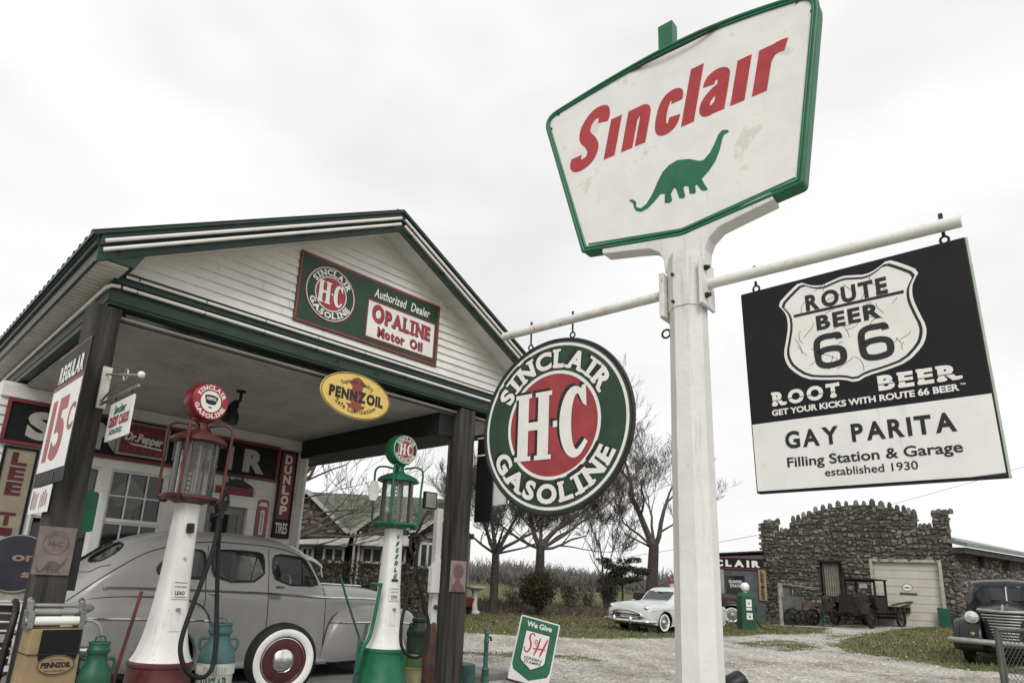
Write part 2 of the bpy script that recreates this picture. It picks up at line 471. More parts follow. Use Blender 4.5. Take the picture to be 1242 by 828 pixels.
def line_text(mb, s, box, t, bold=0.03, serif=True, gap=0.08, fn=None, mi=0, fr=UVN, shear=0.0, sizes=None, slab=0.11):
    # letter by letter into a box, with slab serifs
    cs = chars_w(s, bold)
    ws = []
    for i, (ch, g, w) in enumerate(cs):
        k = sizes[i] if sizes else 1.0
        ws.append(((0.42 if ch == 'I' and serif else w))*k)
    tot = sum(ws)+gap*(len(cs)-1)
    u0, v0, u1, v1 = box
    sx = (u1-u0)/(tot+shear*CAP); sy = (v1-v0)/CAP
    fm = fn or (lambda u, v: (u, v))
    x = 0
    for i, (ch, g, w) in enumerate(cs):
        k = sizes[i] if sizes else 1.0
        if g:
            bb = g[2]; off = x+(ws[i]-w*k)/2-bb[0]*k
            put_char(mb, ch, g, (lambda a, b, off=off, k=k: fm(u0+(off+a*k+shear*b*k)*sx, v0+b*k*sy)), t, serif, mi, slab, fr)
        x += ws[i]+gap
def arc_text(mb, s, cx, cy, r, a_mid, a_span, h, t, bold=0.04, serif=True, under=False, mi=0, fr=UVN, wk=1.0, du=0.0, dv=0.0, gap=0.10):
    # letters on a circle; r = radius of the baseline (top text) or of the cap line's far side (under=True)
    cs = chars_w(s, bold)
    ws = [(0.42 if c[0] == 'I' and serif else c[2]) for c in cs]
    tot = sum(ws)+gap*(len(cs)-1)
    k = a_span/tot
    x = 0
    sy = h/CAP
    for (ch, g, w), ww in zip(cs, ws):
        ac = x+ww/2
        if g:
            bb = g[2]; mid = (bb[0]+bb[2])/2
            def mp(a, b, ac=ac, mid=mid):
                if not under:
                    th = a_mid+a_span/2-(ac+(a-mid)*wk)*k
                    rr = r+b*sy
                else:
                    th = a_mid-a_span/2+(ac+(a-mid)*wk)*k
                    rr = r-b*sy
                return (cx+rr*math.cos(th)+du, cy+rr*math.sin(th)+dv)
            put_char(mb, ch, g, mp, t, serif, mi, 0.11, fr)
        x += ww+gap
# ================================================================== filling station
ST = thing('filling_station', 'small white clapboard filling station with green trimmed gable canopy over the grey sedan', 'building', (3.6, 9.9, 0.1))
ST_INV = ST.matrix_basis.inverted()
def stp(mb, name, m, smooth=None, bevel=0.0, parent=None):
    o = mb.build(name, m, None, smooth, bevel)
    if parent is None:
        o.parent = ST; o.matrix_parent_inverse = ST_INV
    else:
        o.parent = parent           # parts sit at identity under ST, so sub-parts share world coordinates
    return o
XL, XR, AX = 1.36, 6.94, 4.17
YF, YW, ZC = 6.2, 9.89, 3.57
SL = 0.52
def clap(mb, x0f, x1f, y, z0, z1, h, prj=0.024, yback=None):
    z = z0
    while z < z1-0.005:
        t = min(z+h, z1)
        xa0, xb0 = x0f(z), x1f(z); xa1, xb1 = x0f(t), x1f(t)
        if xb1 - xa1 < 0.02: xa1 = xb1 = (xa1+xb1)/2
        if xb0 - xa0 > 0.02:
            jl = rnd(-.001, .001)
            cuts_ = [0.0]; L_ = xb0-xa0
            if L_ > 1.5: cuts_.append(rnd(.2, .8))
            if L_ > 4: cuts_ = [0.0, rnd(.15, .4), rnd(.55, .85)]
            cuts_.append(1.0)
            for ca_, cb_ in zip(cuts_, cuts_[1:]):          # boards butt with a hairline gap
                g0, g1 = (.0018 if ca_ > 0 else 0), (.0018 if cb_ < 1 else 0); jl = rnd(-.002, .002)
                p0, p1 = xa0+L_*ca_+g0, xa0+L_*cb_-g1
                q0, q1 = max(xa1, p0) if ca_ > 0 else xa1, min(xb1, p1) if cb_ < 1 else xb1
                if q1 <= q0: q0 = q1 = (q0+q1)/2
                V = [(p0, y-prj+jl, z), (p1, y-prj+jl, z), (q1, y-0.002, t), (q0, y-0.002, t), (p0, y+0.001, z), (p1, y+0.001, z)]
                mb.add(V, [(0, 1, 2, 3), (4, 5, 1, 0)])
        z = t
# back wall with openings
openings = [(1.78, 3.44, 1.25, 2.76), (3.92, 4.70, 0.1, 2.42)]
mb = MB()
for (a, b, z0, z1) in [(1.2, 1.78, .1, 3.6), (1.78, 3.44, .1, 1.25), (1.78, 3.44, 2.76, 3.6), (3.44, 3.92, .1, 3.6), (3.92, 4.70, 2.42, 3.6), (4.70, 5.5, .1, 3.6)]:
    mb.bx(a, b, YW+.003, YW+.15, z0, z1)
    clap(mb, lambda z, a=a: a, lambda z, b=b: b, YW, z0, z1, 0.118)
mb.bx(5.38, 5.5, YW+.15, 14, .1, 3.6); mb.bx(1.2, 1.32, YW+.15, 14, .1, 3.6); mb.bx(1.2, 5.5, 14, 14.12, .1, 3.6)
mb.bx(1.32, 5.38, YW+.15, 14, .1, .14)
stp(mb, 'wall', M['siding'])
mb = MB(); mb.bx(5.42, 5.525, YW-.03, YW+.12, .1, 3.56); mb.bx(1.2, 5.42, YW-.03, YW, 3.40, 3.56); mb.bx(1.2, 5.42, YW-.045, YW-.03, 3.40, 3.43)
stp(mb, 'corner_trim', M['siding'], bevel=.004)
# window
wf = MB()
wx = [1.78, 2.52, 2.66, 3.44]
Yw = YW-.035
wf.bx(1.70, 3.52, Yw, YW+.1, 2.68, 2.80); wf.bx(1.70, 3.52, Yw-.02, YW+.1, 1.17, 1.27)
for a, b in ((1.70, 1.80), (2.50, 2.62), (3.36, 3.52)): wf.bx(a, b, Yw, YW+.1, 1.27, 2.68)
win = stp(wf, 'window', M['siding'], bevel=.004)
sf = MB()
for a, b, mun in ((1.80, 2.50, False), (2.62, 3.36, True)):
    for z0, z1 in ((1.27, 1.98), (1.98, 2.68)):
        y0 = YW+.01 if z1 > 2.2 else YW+.03
        sf.bx(a, b, y0, y0+.03, z0, z0+.045); sf.bx(a, b, y0+.001, y0+.031, z1-.03, z1)
        sf.bx(a, a+.035, y0+.002, y0+.032, z0, z1); sf.bx(b-.035, b, y0+.002, y0+.032, z0, z1)
        if mun:
            for k in (1, 2): sf.bx(a+(b-a)*k/3-.009, a+(b-a)*k/3+.009, y0+.003, y0+.025, z0, z1)
        sf.bx(a, b, y0+.004, y0+.026, (z0+z1)/2-.009, (z0+z1)/2+.009) if mun else None
stp(sf, 'sash', M['siding'], parent=win)
g = MB()
for a, b in ((1.8, 2.5), (2.62, 3.36)): g.bx(a, b, YW+.05, YW+.056, 1.27, 2.68)
stp(g, 'pane', M['glass_window'], parent=win)
# door
df = MB(); df.bx(3.86, 4.76, Yw-.01, YW+.1, 2.36, 2.50); df.bx(3.86, 3.98, Yw, YW+.1, .1, 2.36); df.bx(4.62, 4.76, Yw, YW+.1, .1, 2.36)
df.bx(3.83, 4.79, Yw-.03, YW, 2.50, 2.53)
dr = stp(df, 'door', M['siding'], bevel=.004)
d2 = MB(); d2.bx(3.98, 4.62, YW+.05, YW+.09, .12, 1.0); d2.bx(3.98, 4.08, YW+.05, YW+.09, 1.0, 2.36); d2.bx(4.52, 4.62, YW+.05, YW+.09, 1.0, 2.36); d2.bx(4.08, 4.52, YW+.05, YW+.09, 2.24, 2.36)
d2.bx(4.08, 4.52, YW+.051, YW+.088, 1.86, 1.90)
stp(d2, 'door_leaf', mat('door_grey', (.25, .25, .24), .5, var=.1), parent=dr)
d3 = MB(); d3.bx(4.08, 4.52, YW+.065, YW+.071, 1.0, 2.24); stp(d3, 'pane', M['glass_window'], parent=dr)
# ceiling of the canopy: ribbed sheets running left to right
mb = MB()
prof = []
y = YF+.12
while y < YW-.02:
    prof += [(y, ZC), (y+.060, ZC), (y+.066, ZC+.022), (y+.080, ZC+.022), (y+.086, ZC)]
    y += .090
V = []; F = []
for (yy, zz) in prof: V += [(XL+.1, yy, zz), (6.86, yy, zz)]
for i in range(len(prof)-1): F.append((2*i, 2*i+1, 2*i+3, 2*i+2))
mb.add(V, F); mb.bx(XL+.1, 6.86, YF+.1, YW+.1, ZC+.03, ZC+.05)
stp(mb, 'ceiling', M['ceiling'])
# beams
mb = MB()
mb.bx(XL, XR, YF, YF+.16, 3.675, 3.995); mb.bx(XL-.002, XR, YF-.012, YF, 3.70, 3.80); mb.bx(XL-.002, XR, YF-.02, YF, 3.88, 3.985)
mb.bx(XL, XL+.2, YF+.16, 14, 3.64, 3.92); mb.bx(XL-.012, XL, YF-.01, 14, 3.70, 3.80)
stp(mb, 'beam', M['trim_green'], bevel=.006)
for q in ((5.42, 5.94, YF+.16, YW+.05, 3.275, ZC-.002), (6.72, 6.93, YF+.16, 14, 3.55, 3.92)):
    mb = MB(); mb.bx(*q); stp(mb, 'side_beam', M['beam_dark'], bevel=.008)
# gable siding
mb = MB()
hw = lambda z: max(0.0, (5.54-z)/.505)
clap(mb, lambda z: max(XL+.05, AX-hw(z)), lambda z: min(XR, AX+hw(z)), YF, 4.0, 5.54, 0.098, 0.024)
mb.add([(XL, YF+.02, 3.99), (XR, YF+.02, 3.99), (XR, YF+.02, 4.14), (AX, YF+.02, 5.56), (XL, YF+.02, 4.14)], [(0, 1, 2, 3, 4)])
stp(mb, 'gable', M['siding'])
# rake soffit, eave soffit
YO = 5.85
XO0, XO1 = 1.13, 2*AX-1.13
mb = MB()
def rk(x, top): return top-SL*abs(x-AX)
for sgn in (-1, 1):
    n = 46
    for i in range(n):
        xa = AX+sgn*(i/n)*2.78; xb = AX+sgn*((i+.965)/n)*2.78
        za, zb = rk(xa, 5.47), rk(xb, 5.47)
        V = [(xa, YO+.03, za), (xb, YO+.03, zb), (xb, YF+.01, zb+.055), (xa, YF+.01, za+.055), (xa, YO+.03, za+.02), (xb, YO+.03, zb+.02), (xb, YF, zb+.09), (xa, YF, za+.09)]
        mb.add(V, [(0, 1, 2, 3), (1, 5, 6, 2), (0, 4, 7, 3), (4, 5, 6, 7)])
y = YO+.03
while y < 14:
    mb.bx(XO0+.02, XL+.03, y, y+.086, 3.910, 3.93); y += .1
mb.bx(XO0+.02, XL, YO+.03, 14, 3.93, 3.94)
for sgn in (-1, 1):
    xa, xb = AX, AX+sgn*2.75
    mb.bar((xa, YF-.025, rk(xa, 5.535)), (xb, YF-.025, rk(xb, 5.535)), .03)
mb.bx(XR-.03, XO1-.02, YO+.03, 14, 3.915, 3.93)
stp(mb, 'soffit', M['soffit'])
# fascia
mb = MB()
for sgn in (-1, 1):
    xa, xb = AX, AX+sgn*(AX-XO0)
    P = [(xa, 5.46), (xb, rk(xb, 5.46)), (xb, rk(xb, 5.70)), (xa, 5.70)]
    fr = lambda u, v, t: Vector((u, YO+t, v))
    mb.prism(P, fr, 0.0, .03)
    P2 = [(xa, 5.60), (xb, rk(xb, 5.60)), (xb, rk(xb, 5.715)), (xa, 5.715)]
    mb.prism(P2, fr, -.022, -.001)
    ex = sgn*1.0
    mb.prism([(xb-ex*.002, 3.925), (xb-ex*.30, 3.925), (xb-ex*.36, 4.05), (xb-ex*.36, rk(xb-ex*.36, 5.49)), (xb-ex*.002, rk(xb, 5.49))], fr, .004, .26)
mb.bx(XO0, XO0+.03, YO+.03, 14, 3.90, 4.09); mb.bx(XO0-.03, XO0, YO, 14, 4.02, 4.10)
mb.bx(XO1-.03, XO1, YO+.03, 14, 3.90, 4.09)
stp(mb, 'fascia', M['trim_green'], bevel=.004)
# roof: ribbed metal sheets
mb = MB()
prof = []
y = YO-.05
while y < 14.2:
    prof += [(y, 0), (y+.045, .0), (y+.062, .028), (y+.088, .028), (y+.105, 0), (y+.167, .0)]
    y += .19
for sgn in (-1, 1):
    V = []; F = []
    for (yy, h) in prof: V += [(AX, yy, 5.735+h), (AX+sgn*(AX-1.06), yy, 5.735-SL*(AX-1.06)+h)]
    for i in range(len(prof)-1): F.append((2*i, 2*i+1, 2*i+3, 2*i+2))
    mb.add(V, F)
    V = []; F = []
    for yy in (YO-.045, 14.2): V += [(AX, yy, 5.728), (AX+sgn*(AX-1.06), yy, 5.728-SL*(AX-1.06)), (AX+sgn*(AX-1.06), yy, 5.70-SL*(AX-1.06)), (AX, yy, 5.70)]
    mb.add(V, [(0, 1, 2, 3), (4, 5, 6, 7), (0, 1, 5, 4), (1, 2, 6, 5), (2, 3, 7, 6)])
roof = stp(mb, 'roof', M['trim_green'])
rc = MB(); rc.bar((AX, YO+.02, 5.742), (AX, 14.2, 5.742), .10, .02)
stp(rc, 'ridge_cap', M['trim_green'], parent=roof)
# neon tubes on the trim
mb = MB()
mb.tube([(XL+.08, YF-.045, 3.84), (XR, YF-.05, 3.84)], .017, 8); mb.tube([(XL+.09, YF-.045, 3.95), (XR, YF-.05, 3.955)], .015, 8)
mb.tube([(XL-.03, 13.5, 3.82), (XL-.035, YF+.02, 3.82), (XL-.01, YF-.03, 3.835), (XL+.06, YF-.05, 3.84)], .017, 8)
for sgn in (-1, 1):
    for dz in (5.545, 5.625):
        xa, xb = AX+sgn*.03, AX+sgn*(AX-1.16)
        mb.tube([(xa, YO-.045, rk(xa, dz)), (xb, YO-.05, rk(xb, dz))], .017, 8)
tubes = stp(mb, 'neon_tube', M['neon_tube'], smooth=60)
mb = MB()
for sgn in (-1, 1):
    for i in range(6):
        x = AX+sgn*(.15+i*.55)
        for dz in (5.545, 5.625): mb = MB(); mb.bx(x-.012, x+.012, YO-.05, YO-.02, rk(x, dz)-.02, rk(x, dz)+.02); stp(mb, 'tube_clip', M['dark_metal'], parent=tubes)
for i in range(9):
    x = XL+.2+i*.62
    for z in (3.84, 3.955): mb = MB(); mb.bx(x-.007, x+.007, YF-.060, YF-.01, z-.015, z+.013); stp(mb, 'tube_clip', M['dark_metal'], parent=tubes)
# posts
mb = MB(); mb.bx(1.245, 1.49, YF+.01, YF+.25, .1, 3.66); stp(mb, 'post', M['dark_wood'], bevel=.012)
mb = MB(); mb.bx(5.66, 5.925, YF+.01, YF+.24, .1, 3.66); stp(mb, 'post', M['dark_wood'], bevel=.012)
mb = MB(); mb.tube([(5.50, YW-.09, .12), (5.50, YW-.09, 3.3)], .035, 8); stp(mb, 'downpipe', M['siding'], smooth=40)

# ------------------------------------------------------------------ signs on the station
WU, WV = (1, 0, 0), (0, 0, 1)
def wall_sign(name, label, cx, cz, y, cat='sign', group=None):
    return thing(name, label, cat, mw=frame((cx, y, cz), WU, WV), group=group)
def hc_disc(root, Rr, t0, shadow=True, rim=None, small=False, m_green='deep_green', m_red='sign_red'):
    # round emblem: green field, red centre, H-C and the ring of letters
    C = lambda r: ell(0, 0, r, r, 72)
    mb = MB(); mb.sheet(C(Rr), UVN, t0); mb.build('white_ring', M['letter_white'], root)
    mb = MB(); mb.sheet(C(Rr*.965), UVN, t0+.0012); mb.build('green_field', M[m_green], root)
    mb = MB(); ring_strip(mb, C(Rr*.655), C(Rr*.615), UVN, t0+.0040); mb.build('inner_ring', M['letter_white'], root)
    mb = MB(); mb.sheet(C(Rr*.62), UVN, t0+.0025); mb.build('red_centre', M[m_red], root)
    mb = MB(); ms = MB()
    def lay(b, du, dv, t):
        arc_text(b, 'SINCLAIR', 0, 0, Rr*.70, PI/2, R(128), Rr*.215, t, bold=.045, du=du, dv=dv)
        arc_text(b, 'GASOLINE', 0, 0, Rr*.915, PI*1.5-R(1), R(134), Rr*.215, t, bold=.045, under=True, du=du, dv=dv)
        k = Rr
        # H
        for x0 in (-.51, -.215):
            b.add([UVN(k*u+du, k*v+dv, t) for u, v in ((x0+.012, -.41), (x0+.168, -.41), (x0+.168, .41), (x0+.012, .41))], [(0, 1, 2, 3)])
            for v0 in (-.41, .36): b.add([UVN(k*u+du, k*v+dv, t+.0003) for u, v in ((x0-.03, v0), (x0+.21, v0), (x0+.21, v0+.055), (x0-.03, v0+.055))], [(0, 1, 2, 3)])
        b.add([UVN(k*u+du, k*v+dv, t+.0005) for u, v in ((-.36, -.045), (-.16, -.045), (-.16, .055), (-.36, .055))], [(0, 1, 2, 3)])
        b.add([UVN(k*u+du, k*v+dv, t) for u, v in ((.015, -.038), (.075, -.038), (.075, .038), (.015, .038))], [(0, 1, 2, 3)])
        # C
        out = ell(.31, 0, .205, .42, 30, R(52), R(308)); inn = ell(.345, 0, .078, .325, 30, R(62), R(298))
        n = len(out)
        b.add([UVN(k*u+du, k*v+dv, t) for u, v in out+inn], [(i, i+1, n+i+1, n+i) for i in range(n-1)])
        b.add([UVN(k*u+du, k*v+dv, t+.0003) for u, v in ((.41, .42), (.46, .42), (.47, .16), (.42, .20), (.37, .30))], [(0, 1, 2, 3, 4)])
        b.add([UVN(k*u+du, k*v+dv, t+.0003) for u, v in ((.43, -.34), (.49, -.25), (.45, -.21), (.38, -.30))], [(0, 1, 2, 3)])
    lay(mb, 0, 0, t0+.0075)
    if shadow:
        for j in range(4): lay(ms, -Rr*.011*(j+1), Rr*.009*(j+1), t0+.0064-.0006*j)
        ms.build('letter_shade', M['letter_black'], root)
    mb.build('lettering', M['letter_white'], root)
# gable sign
r = wall_sign('gable_sign', 'wide green oil sign with round red emblem fixed to the white gable siding', 4.123, 4.49, YF-.03, group=None)
A_, B_ = 1.02, .415
mb = MB(); mb.prism([(-A_, -B_), (A_, -B_), (A_, B_), (-A_, B_)], UVN, -.02, .0); mb.build('panel', M['deep_green'], r, bevel=.003)
mb = MB(); ring_strip(mb, [(-A_+.012, -B_+.012), (A_-.012, -B_+.012), (A_-.012, B_-.012), (-A_+.012, B_-.012)], [(-A_+.03, -B_+.03), (A_-.03, -B_+.03), (A_-.03, B_-.03), (-A_+.03, B_-.03)], UVN, .002)
ring_strip(mb, [(-.10, -.33), (.955, -.33), (.955, .145), (-.10, .145)], [(-.085, -.315), (.94, -.315), (.94, .13), (-.085, .13)], UVN, .0035); mb.build('red_border', M['sign_red'], r)
mb = MB(); mb.sheet([(-.085, -.315), (.94, -.315), (.94, .13), (-.085, .13)], UVN, .003); mb.build('white_field', M['sign_white'], r)
em = bpy.data.objects.new('round_emblem', None); COL.objects.link(em); em.parent = r; em.location = (-.60, .02, .003)
hc_disc(em, .315, 0, shadow=False)
mb = MB(); ring_strip(mb, ell(0, 0, .325, .325, 64), ell(0, 0, .314, .314, 64), UVN, .0005); mb.build('rim', M['sign_red'], em)
mb = MB(); line_text(mb, 'Authorized', (-.02, .20, .47, .315), .003, bold=.02, serif=False, gap=.06, shear=.2)
line_text(mb, 'Dealer', (.54, .20, .86, .315), .003, bold=.02, serif=False, gap=.06, shear=.2); mb.build('lettering', M['letter_white'], r)
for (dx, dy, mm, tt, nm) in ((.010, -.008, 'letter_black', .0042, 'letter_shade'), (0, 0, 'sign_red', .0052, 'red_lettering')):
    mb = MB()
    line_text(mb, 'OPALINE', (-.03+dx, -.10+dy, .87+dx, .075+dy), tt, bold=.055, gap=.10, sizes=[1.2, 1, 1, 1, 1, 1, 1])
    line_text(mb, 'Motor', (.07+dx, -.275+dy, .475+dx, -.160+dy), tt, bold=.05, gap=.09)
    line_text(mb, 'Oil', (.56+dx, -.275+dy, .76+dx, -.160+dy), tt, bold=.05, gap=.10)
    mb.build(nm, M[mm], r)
# yellow oval hanging sign
r = wall_sign('oval_sign', 'yellow oval lubrication sign hanging from the front edge of the canopy', 3.965, 3.41, 6.12)
r.scale = (.945, .945, 1)
rot = Matrix.Rotation(R(0), 4, 'Z'); r.matrix_world = r.matrix_world @ rot
mb = MB(); mb.prism(ell(0, 0, .465, .262, 64), UVN, -.02, 0); mb.build('panel', M['yellow'], r, bevel=.003)
mb = MB(); ring_strip(mb, ell(0, 0, .458, .255, 64), ell(0, 0, .449, .246, 64), UVN, .002); mb.build('border', M['letter_black'], r)
mb = MB(); mb.sheet([(-.12, .14), (-.05, .2), (0, .22), (.05, .2), (.12, .14), (.06, .10), (-.06, .10)], UVN, .002); mb.sheet([(-.13, -.10), (.13, -.10), (.10, -.14), (.03, -.16), (0, -.19), (-.03, -.16), (-.1, -.14)], UVN, .002)
mb.sheet([(-.07, .1), (.07, .1), (.07, -.1), (-.07, -.1)], UVN, .0022)
mb.build('bell', mat('bell_brown', (.25, .06, .04), .5), r)
mb = MB(); line_text(mb, 'PENNZOIL', (-.36, -.058, .365, .058), .004, bold=.06, serif=False, gap=.07)
arc_text(mb, 'Supreme Quality', 0, -.35, .49, PI/2, R(50), .05, .003, bold=.01, serif=False); arc_text(mb, 'Safe Lubrication', 0, .27, .47, 1.5*PI, R(72), .055, .003, bold=.015, serif=False, under=True)
mb.build('lettering', M['letter_black'], r)
mb = MB()
for x in (-.27, .27): mb.tube([(x, .21, -.01), (x, .36, -.01)], .007, 6); mb.tube([(x, .35, -.01), (x, .35, -.07)], .007, 6)
mb.build('hanger', M['dark_metal'], r)
# long wall sign
r = wall_sign('long_wall_sign', 'long black station name sign with red frame and white letters above the window', 3.155, 3.10, YW-.06)
A_, B_ = 1.865, .285
mb = MB(); mb.prism([(-A_, -B_), (A_, -B_), (A_, B_), (-A_, B_)], UVN, -.03, 0); mb.build('panel', M['sign_black'], r)
mb = MB(); 
for (a, b, c, d) in ((-A_, A_, B_-.04, B_), (-A_, A_, -B_, -B_+.04), (-A_, -A_+.04, -B_+.04, B_-.04), (A_-.04, A_, -B_+.04, B_-.04)): mb.prism([(a, c), (b, c), (b, d), (a, d)], UVN, 0.001, .02)
mb.build('frame', M['dull_red'], r, bevel=.003)
mb = MB()
cw = [('S', -1.62, -1.28), ('I', -1.12, -1.02), ('N', -.84, -.5), ('C', -.32, .02), ('L', .20, .46), ('A', .54, .88), ('I', 1.02, 1.10), ('R', 1.27, 1.63)]
for ch, a, b in cw: text(mb, ch, (a, -.165, b, .165), .004, bold=.06)
mb.build('lettering', mat('letter_grey', (.40, .39, .36), .5, var=.08), r)
# lit soda sign box
r = wall_sign('soda_sign', 'small maroon soda sign box with tile lines and script on the long black wall sign', 2.92, 3.11, YW-.14)
mb = MB(); mb.bx(-.34, .34, -.235, .235, -.07, 0); mb.build('case', M['steel'], r, bevel=.01)
mb = MB(); mb.bx(-.30, .30, -.205, .205, .0005, .006); mb.build('face', mat('maroon', (.16, .025, .03), .35, var=.1), r)
mb = MB()
for k in range(1, 6): mb.bx(-.3+k*.1-.002, -.3+k*.1+.002, -.205, .205, .0062, .0078)
for k in range(1, 4): mb.bx(-.3, .3, -.205+k*.1025-.002, -.205+k*.1025+.002, .0063, .0079)
mb.build('tile_lines', mat('tile_line', (.3, .12, .12), .5), r)
mb = MB(); text(mb, 'Dr.Pepper', (-.255, -.035, .265, .085), .010, bold=.03, shear=.25, fn=lambda u, v: (u, v-.06*u)); mb.sheet([(-.2, -.055), (.24, -.085), (.26, -.105), (-.16, -.078)], UVN, .010); mb.build('lettering', M['letter_white'], r)
# tyre signs
def vert_sign(name, label, cx, cz, hw, hh, word, tail, mbg, mfg, frame_m, lw):
    r = wall_sign(name, label, cx, cz, YW-.05)
    mb = MB(); mb.prism([(-hw, -hh), (hw, -hh), (hw, hh), (-hw, hh)], UVN, -.02, 0); mb.build('panel', M[mbg], r)
    mb = MB()
    for (a, b, c, d) in ((-hw, hw, hh-.03, hh), (-hw, hw, -hh, -hh+.03), (-hw, -hw+.03, -hh+.03, hh-.03), (hw-.03, hw, -hh+.03, hh-.03)): mb.prism([(a, c), (b, c), (b, d), (a, d)], UVN, .001, .014)
    mb.build('frame', M[frame_m], r)
    mb = MB(); ms = MB()
    top = hh-.07; bot = -hh+.07+(.28 if tail else 0)
    n = len(word); st = (top-bot)/n
    for i, ch in enumerate(word):
        z1 = top-i*st
        if ch != ' ': text(mb, ch, (-lw, z1-st*.82, lw, z1), .004, bold=.05)
    if tail:
        ms.prism([(-hw+.035, -hh+.035), (hw-.035, -hh+.035), (hw-.035, -hh+.30), (-hw+.035, -hh+.30)], UVN, .001, .003)
        ms.build('black_field', M['sign_black'], r)
        text(mb, tail, (-hw+.045, -hh+.08, hw-.045, -hh+.25), .006, bold=.02)
    mb.build('lettering', M[mfg], r)
vert_sign('tyre_sign', 'tall red tyre sign with white letters stacked downwards beside the white wall corner', 5.205, 2.65, .15, .705, 'DUNLOP', 'TIRES', 'dull_red', 'sign_cream', 'sign_black', .065)
vert_sign('tyre_sign', 'tall tan tyre sign with dark red letters stacked downwards behind the left post', 1.545, 1.98, .19, .81, 'LEE TIRE', '', 'pale_tan', 'maroon_letter', 'sign_black', .085)
# thermometer and plaque
r = wall_sign('thermometer', 'faded red enamel thermometer with rounded top beside the door', 4.862, 2.215, YW-.035)
mb = MB(); mb.prism(rrect(-.098, -.31, .098, .31, .05), UVN, -.01, .01); mb.build('panel', mat('faded_red', (.30, .09, .09), .5, var=.15), r)
mb = MB(); mb.prism(rrect(-.035, -.24, .035, .14, .02), UVN, .011, .016); mb.build('scale', M['sign_cream'], r)
mb = MB(); mb.tube([(0, -.2, .02), (0, .1, .02)], .006, 6); mb.build('tube', M['dull_red'], r)
mb = MB(); mb.sheet([(-.08, .2), (.08, .2), (.05, .26), (-.05, .26)], UVN, .012); mb.build('emblem', M['sign_cream'], r)
r = wall_sign('wing_plaque', 'dark red plaque with small black metal wing shape over the door', 4.40, 2.63, YW-.05)
mb = MB(); mb.prism([(-.33, -.11), (.26, -.11), (.26, .015), (-.33, .015)], UVN, -.02, .01); mb.build('panel', M['dull_red'], r)
mb = MB(); mb.prism([(-.22, .03), (.26, .03), (.20, .075), (.06, .14), (-.06, .15), (-.16, .10)], UVN, -.01, .03); mb.build('wing', M['dark_metal'], r)
mb = MB(); mb.tube([(-.14, .10, .02), (-.18, .20, .02), (.07, .215, .02), (.05, .14, .02)], .017, 6); mb.build('strut', M['black_paint'], r)
# shelf of little cans in the window: seen through the panes
can_cols = [(.45, .05, .05), (.06, .16, .09), (.5, .45, .12), (.08, .12, .25), (.5, .48, .44), (.30, .12, .05)]
CM = [mat('tin_can_paint', c, .4, var=.2, scale=20) for c in can_cols]
mb = MB(); 
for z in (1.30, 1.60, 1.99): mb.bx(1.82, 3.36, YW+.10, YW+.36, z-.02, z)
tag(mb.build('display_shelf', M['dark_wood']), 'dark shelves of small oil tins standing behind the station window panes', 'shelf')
wcan = None
for z in (1.30, 1.60, 1.99):
    x = 2.66
    while x < 3.32:
        w = rnd(.035, .06); h = rnd(.10, .2)
        if wcan is None or rnd(0, 1) < 2:
            mb = MB(); mb.lathe([(w*.95, 0), (w, .005), (w, h-.005), (w*.9, h), (w*.3, h+.004), (w*.3, h+.02), (0, h+.02)], 12)
            o = mb.build('oil_tin', random.choice(CM), smooth=40); o.location = (x+w, YW+.125, z+.001)
            tag(o, 'small painted oil tin among others on shelves behind the window panes', 'tin', 'oil tins on the window shelves')
        x += 2*w+rnd(.012, .05)
mb = MB(); mb.prism([(-.26, -.0), (0, -.28), (.26, 0), (0, .28)], UVN, 0, .01)
o = mb.build('diamond_sign', M['sign_cream']); o.matrix_world = frame((2.98, YW+.32, 2.36), WU, WV); tag(o, 'pale diamond shaped sign hung inside behind the upper window panes', 'sign')
r = wall_sign('round_poster', 'grey poster with round target emblem inside the left window sash', 2.20, 2.42, YW+.12)
mb = MB(); mb.prism([(-.26, -.2), (.26, -.2), (.26, .2), (-.26, .2)], UVN, -.01, 0); mb.build('sheet', mat('poster_grey', (.4, .4, .36), .6), r)
mb = MB(); ring_strip(mb, ell(0, 0, .17, .17, 32), ell(0, 0, .10, .10, 32), UVN, .002); mb.sheet(ell(0, 0, .05, .05, 20), UVN, .002); mb.build('emblem', mat('emblem_grey', (.12, .13, .13), .6), r)
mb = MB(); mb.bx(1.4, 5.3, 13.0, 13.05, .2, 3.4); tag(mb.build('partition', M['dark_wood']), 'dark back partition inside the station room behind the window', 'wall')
# barn lamp under the ceiling
p = onz((293, 474), ZC)
r = thing('barn_lamp', 'black gooseneck barn lamp fixed under the canopy ceiling behind the left pump', 'lamp', (p.x, p.y, ZC))
mb = MB(); mb.lathe([(.06, -.02), (.06, 0)], 16); mb.tube([(0, 0, -.02), (0, 0, -.12), (-.05, -.02, -.18)], .02, 8); mb.build('arm', M['black_paint'], r, smooth=40)
T = Matrix.Rotation(R(25), 3, 'Y')
mb = MB(); mb.lathe([(.03, .02), (.05, -.02), (.06, -.08), (.13, -.16), (.15, -.24), (.14, -.24), (.12, -.17), (.04, -.09)], 20, (-.05, -.02, -.16), T, caps=False); mb.build('shade', M['black_paint'], r, smooth=40)
# price sign on the left post: faces left, runs along the depth
def post_sign(name, label, y0, y1, z0, z1, x, cat='sign'):
    # plane x = const facing -x; u runs towards the camera (-y)
    return thing(name, label, cat, mw=frame((x, (y0+y1)/2, (z0+z1)/2), (0, -1, 0), (0, 0, 1))), (y1-y0)/2, (z1-z0)/2
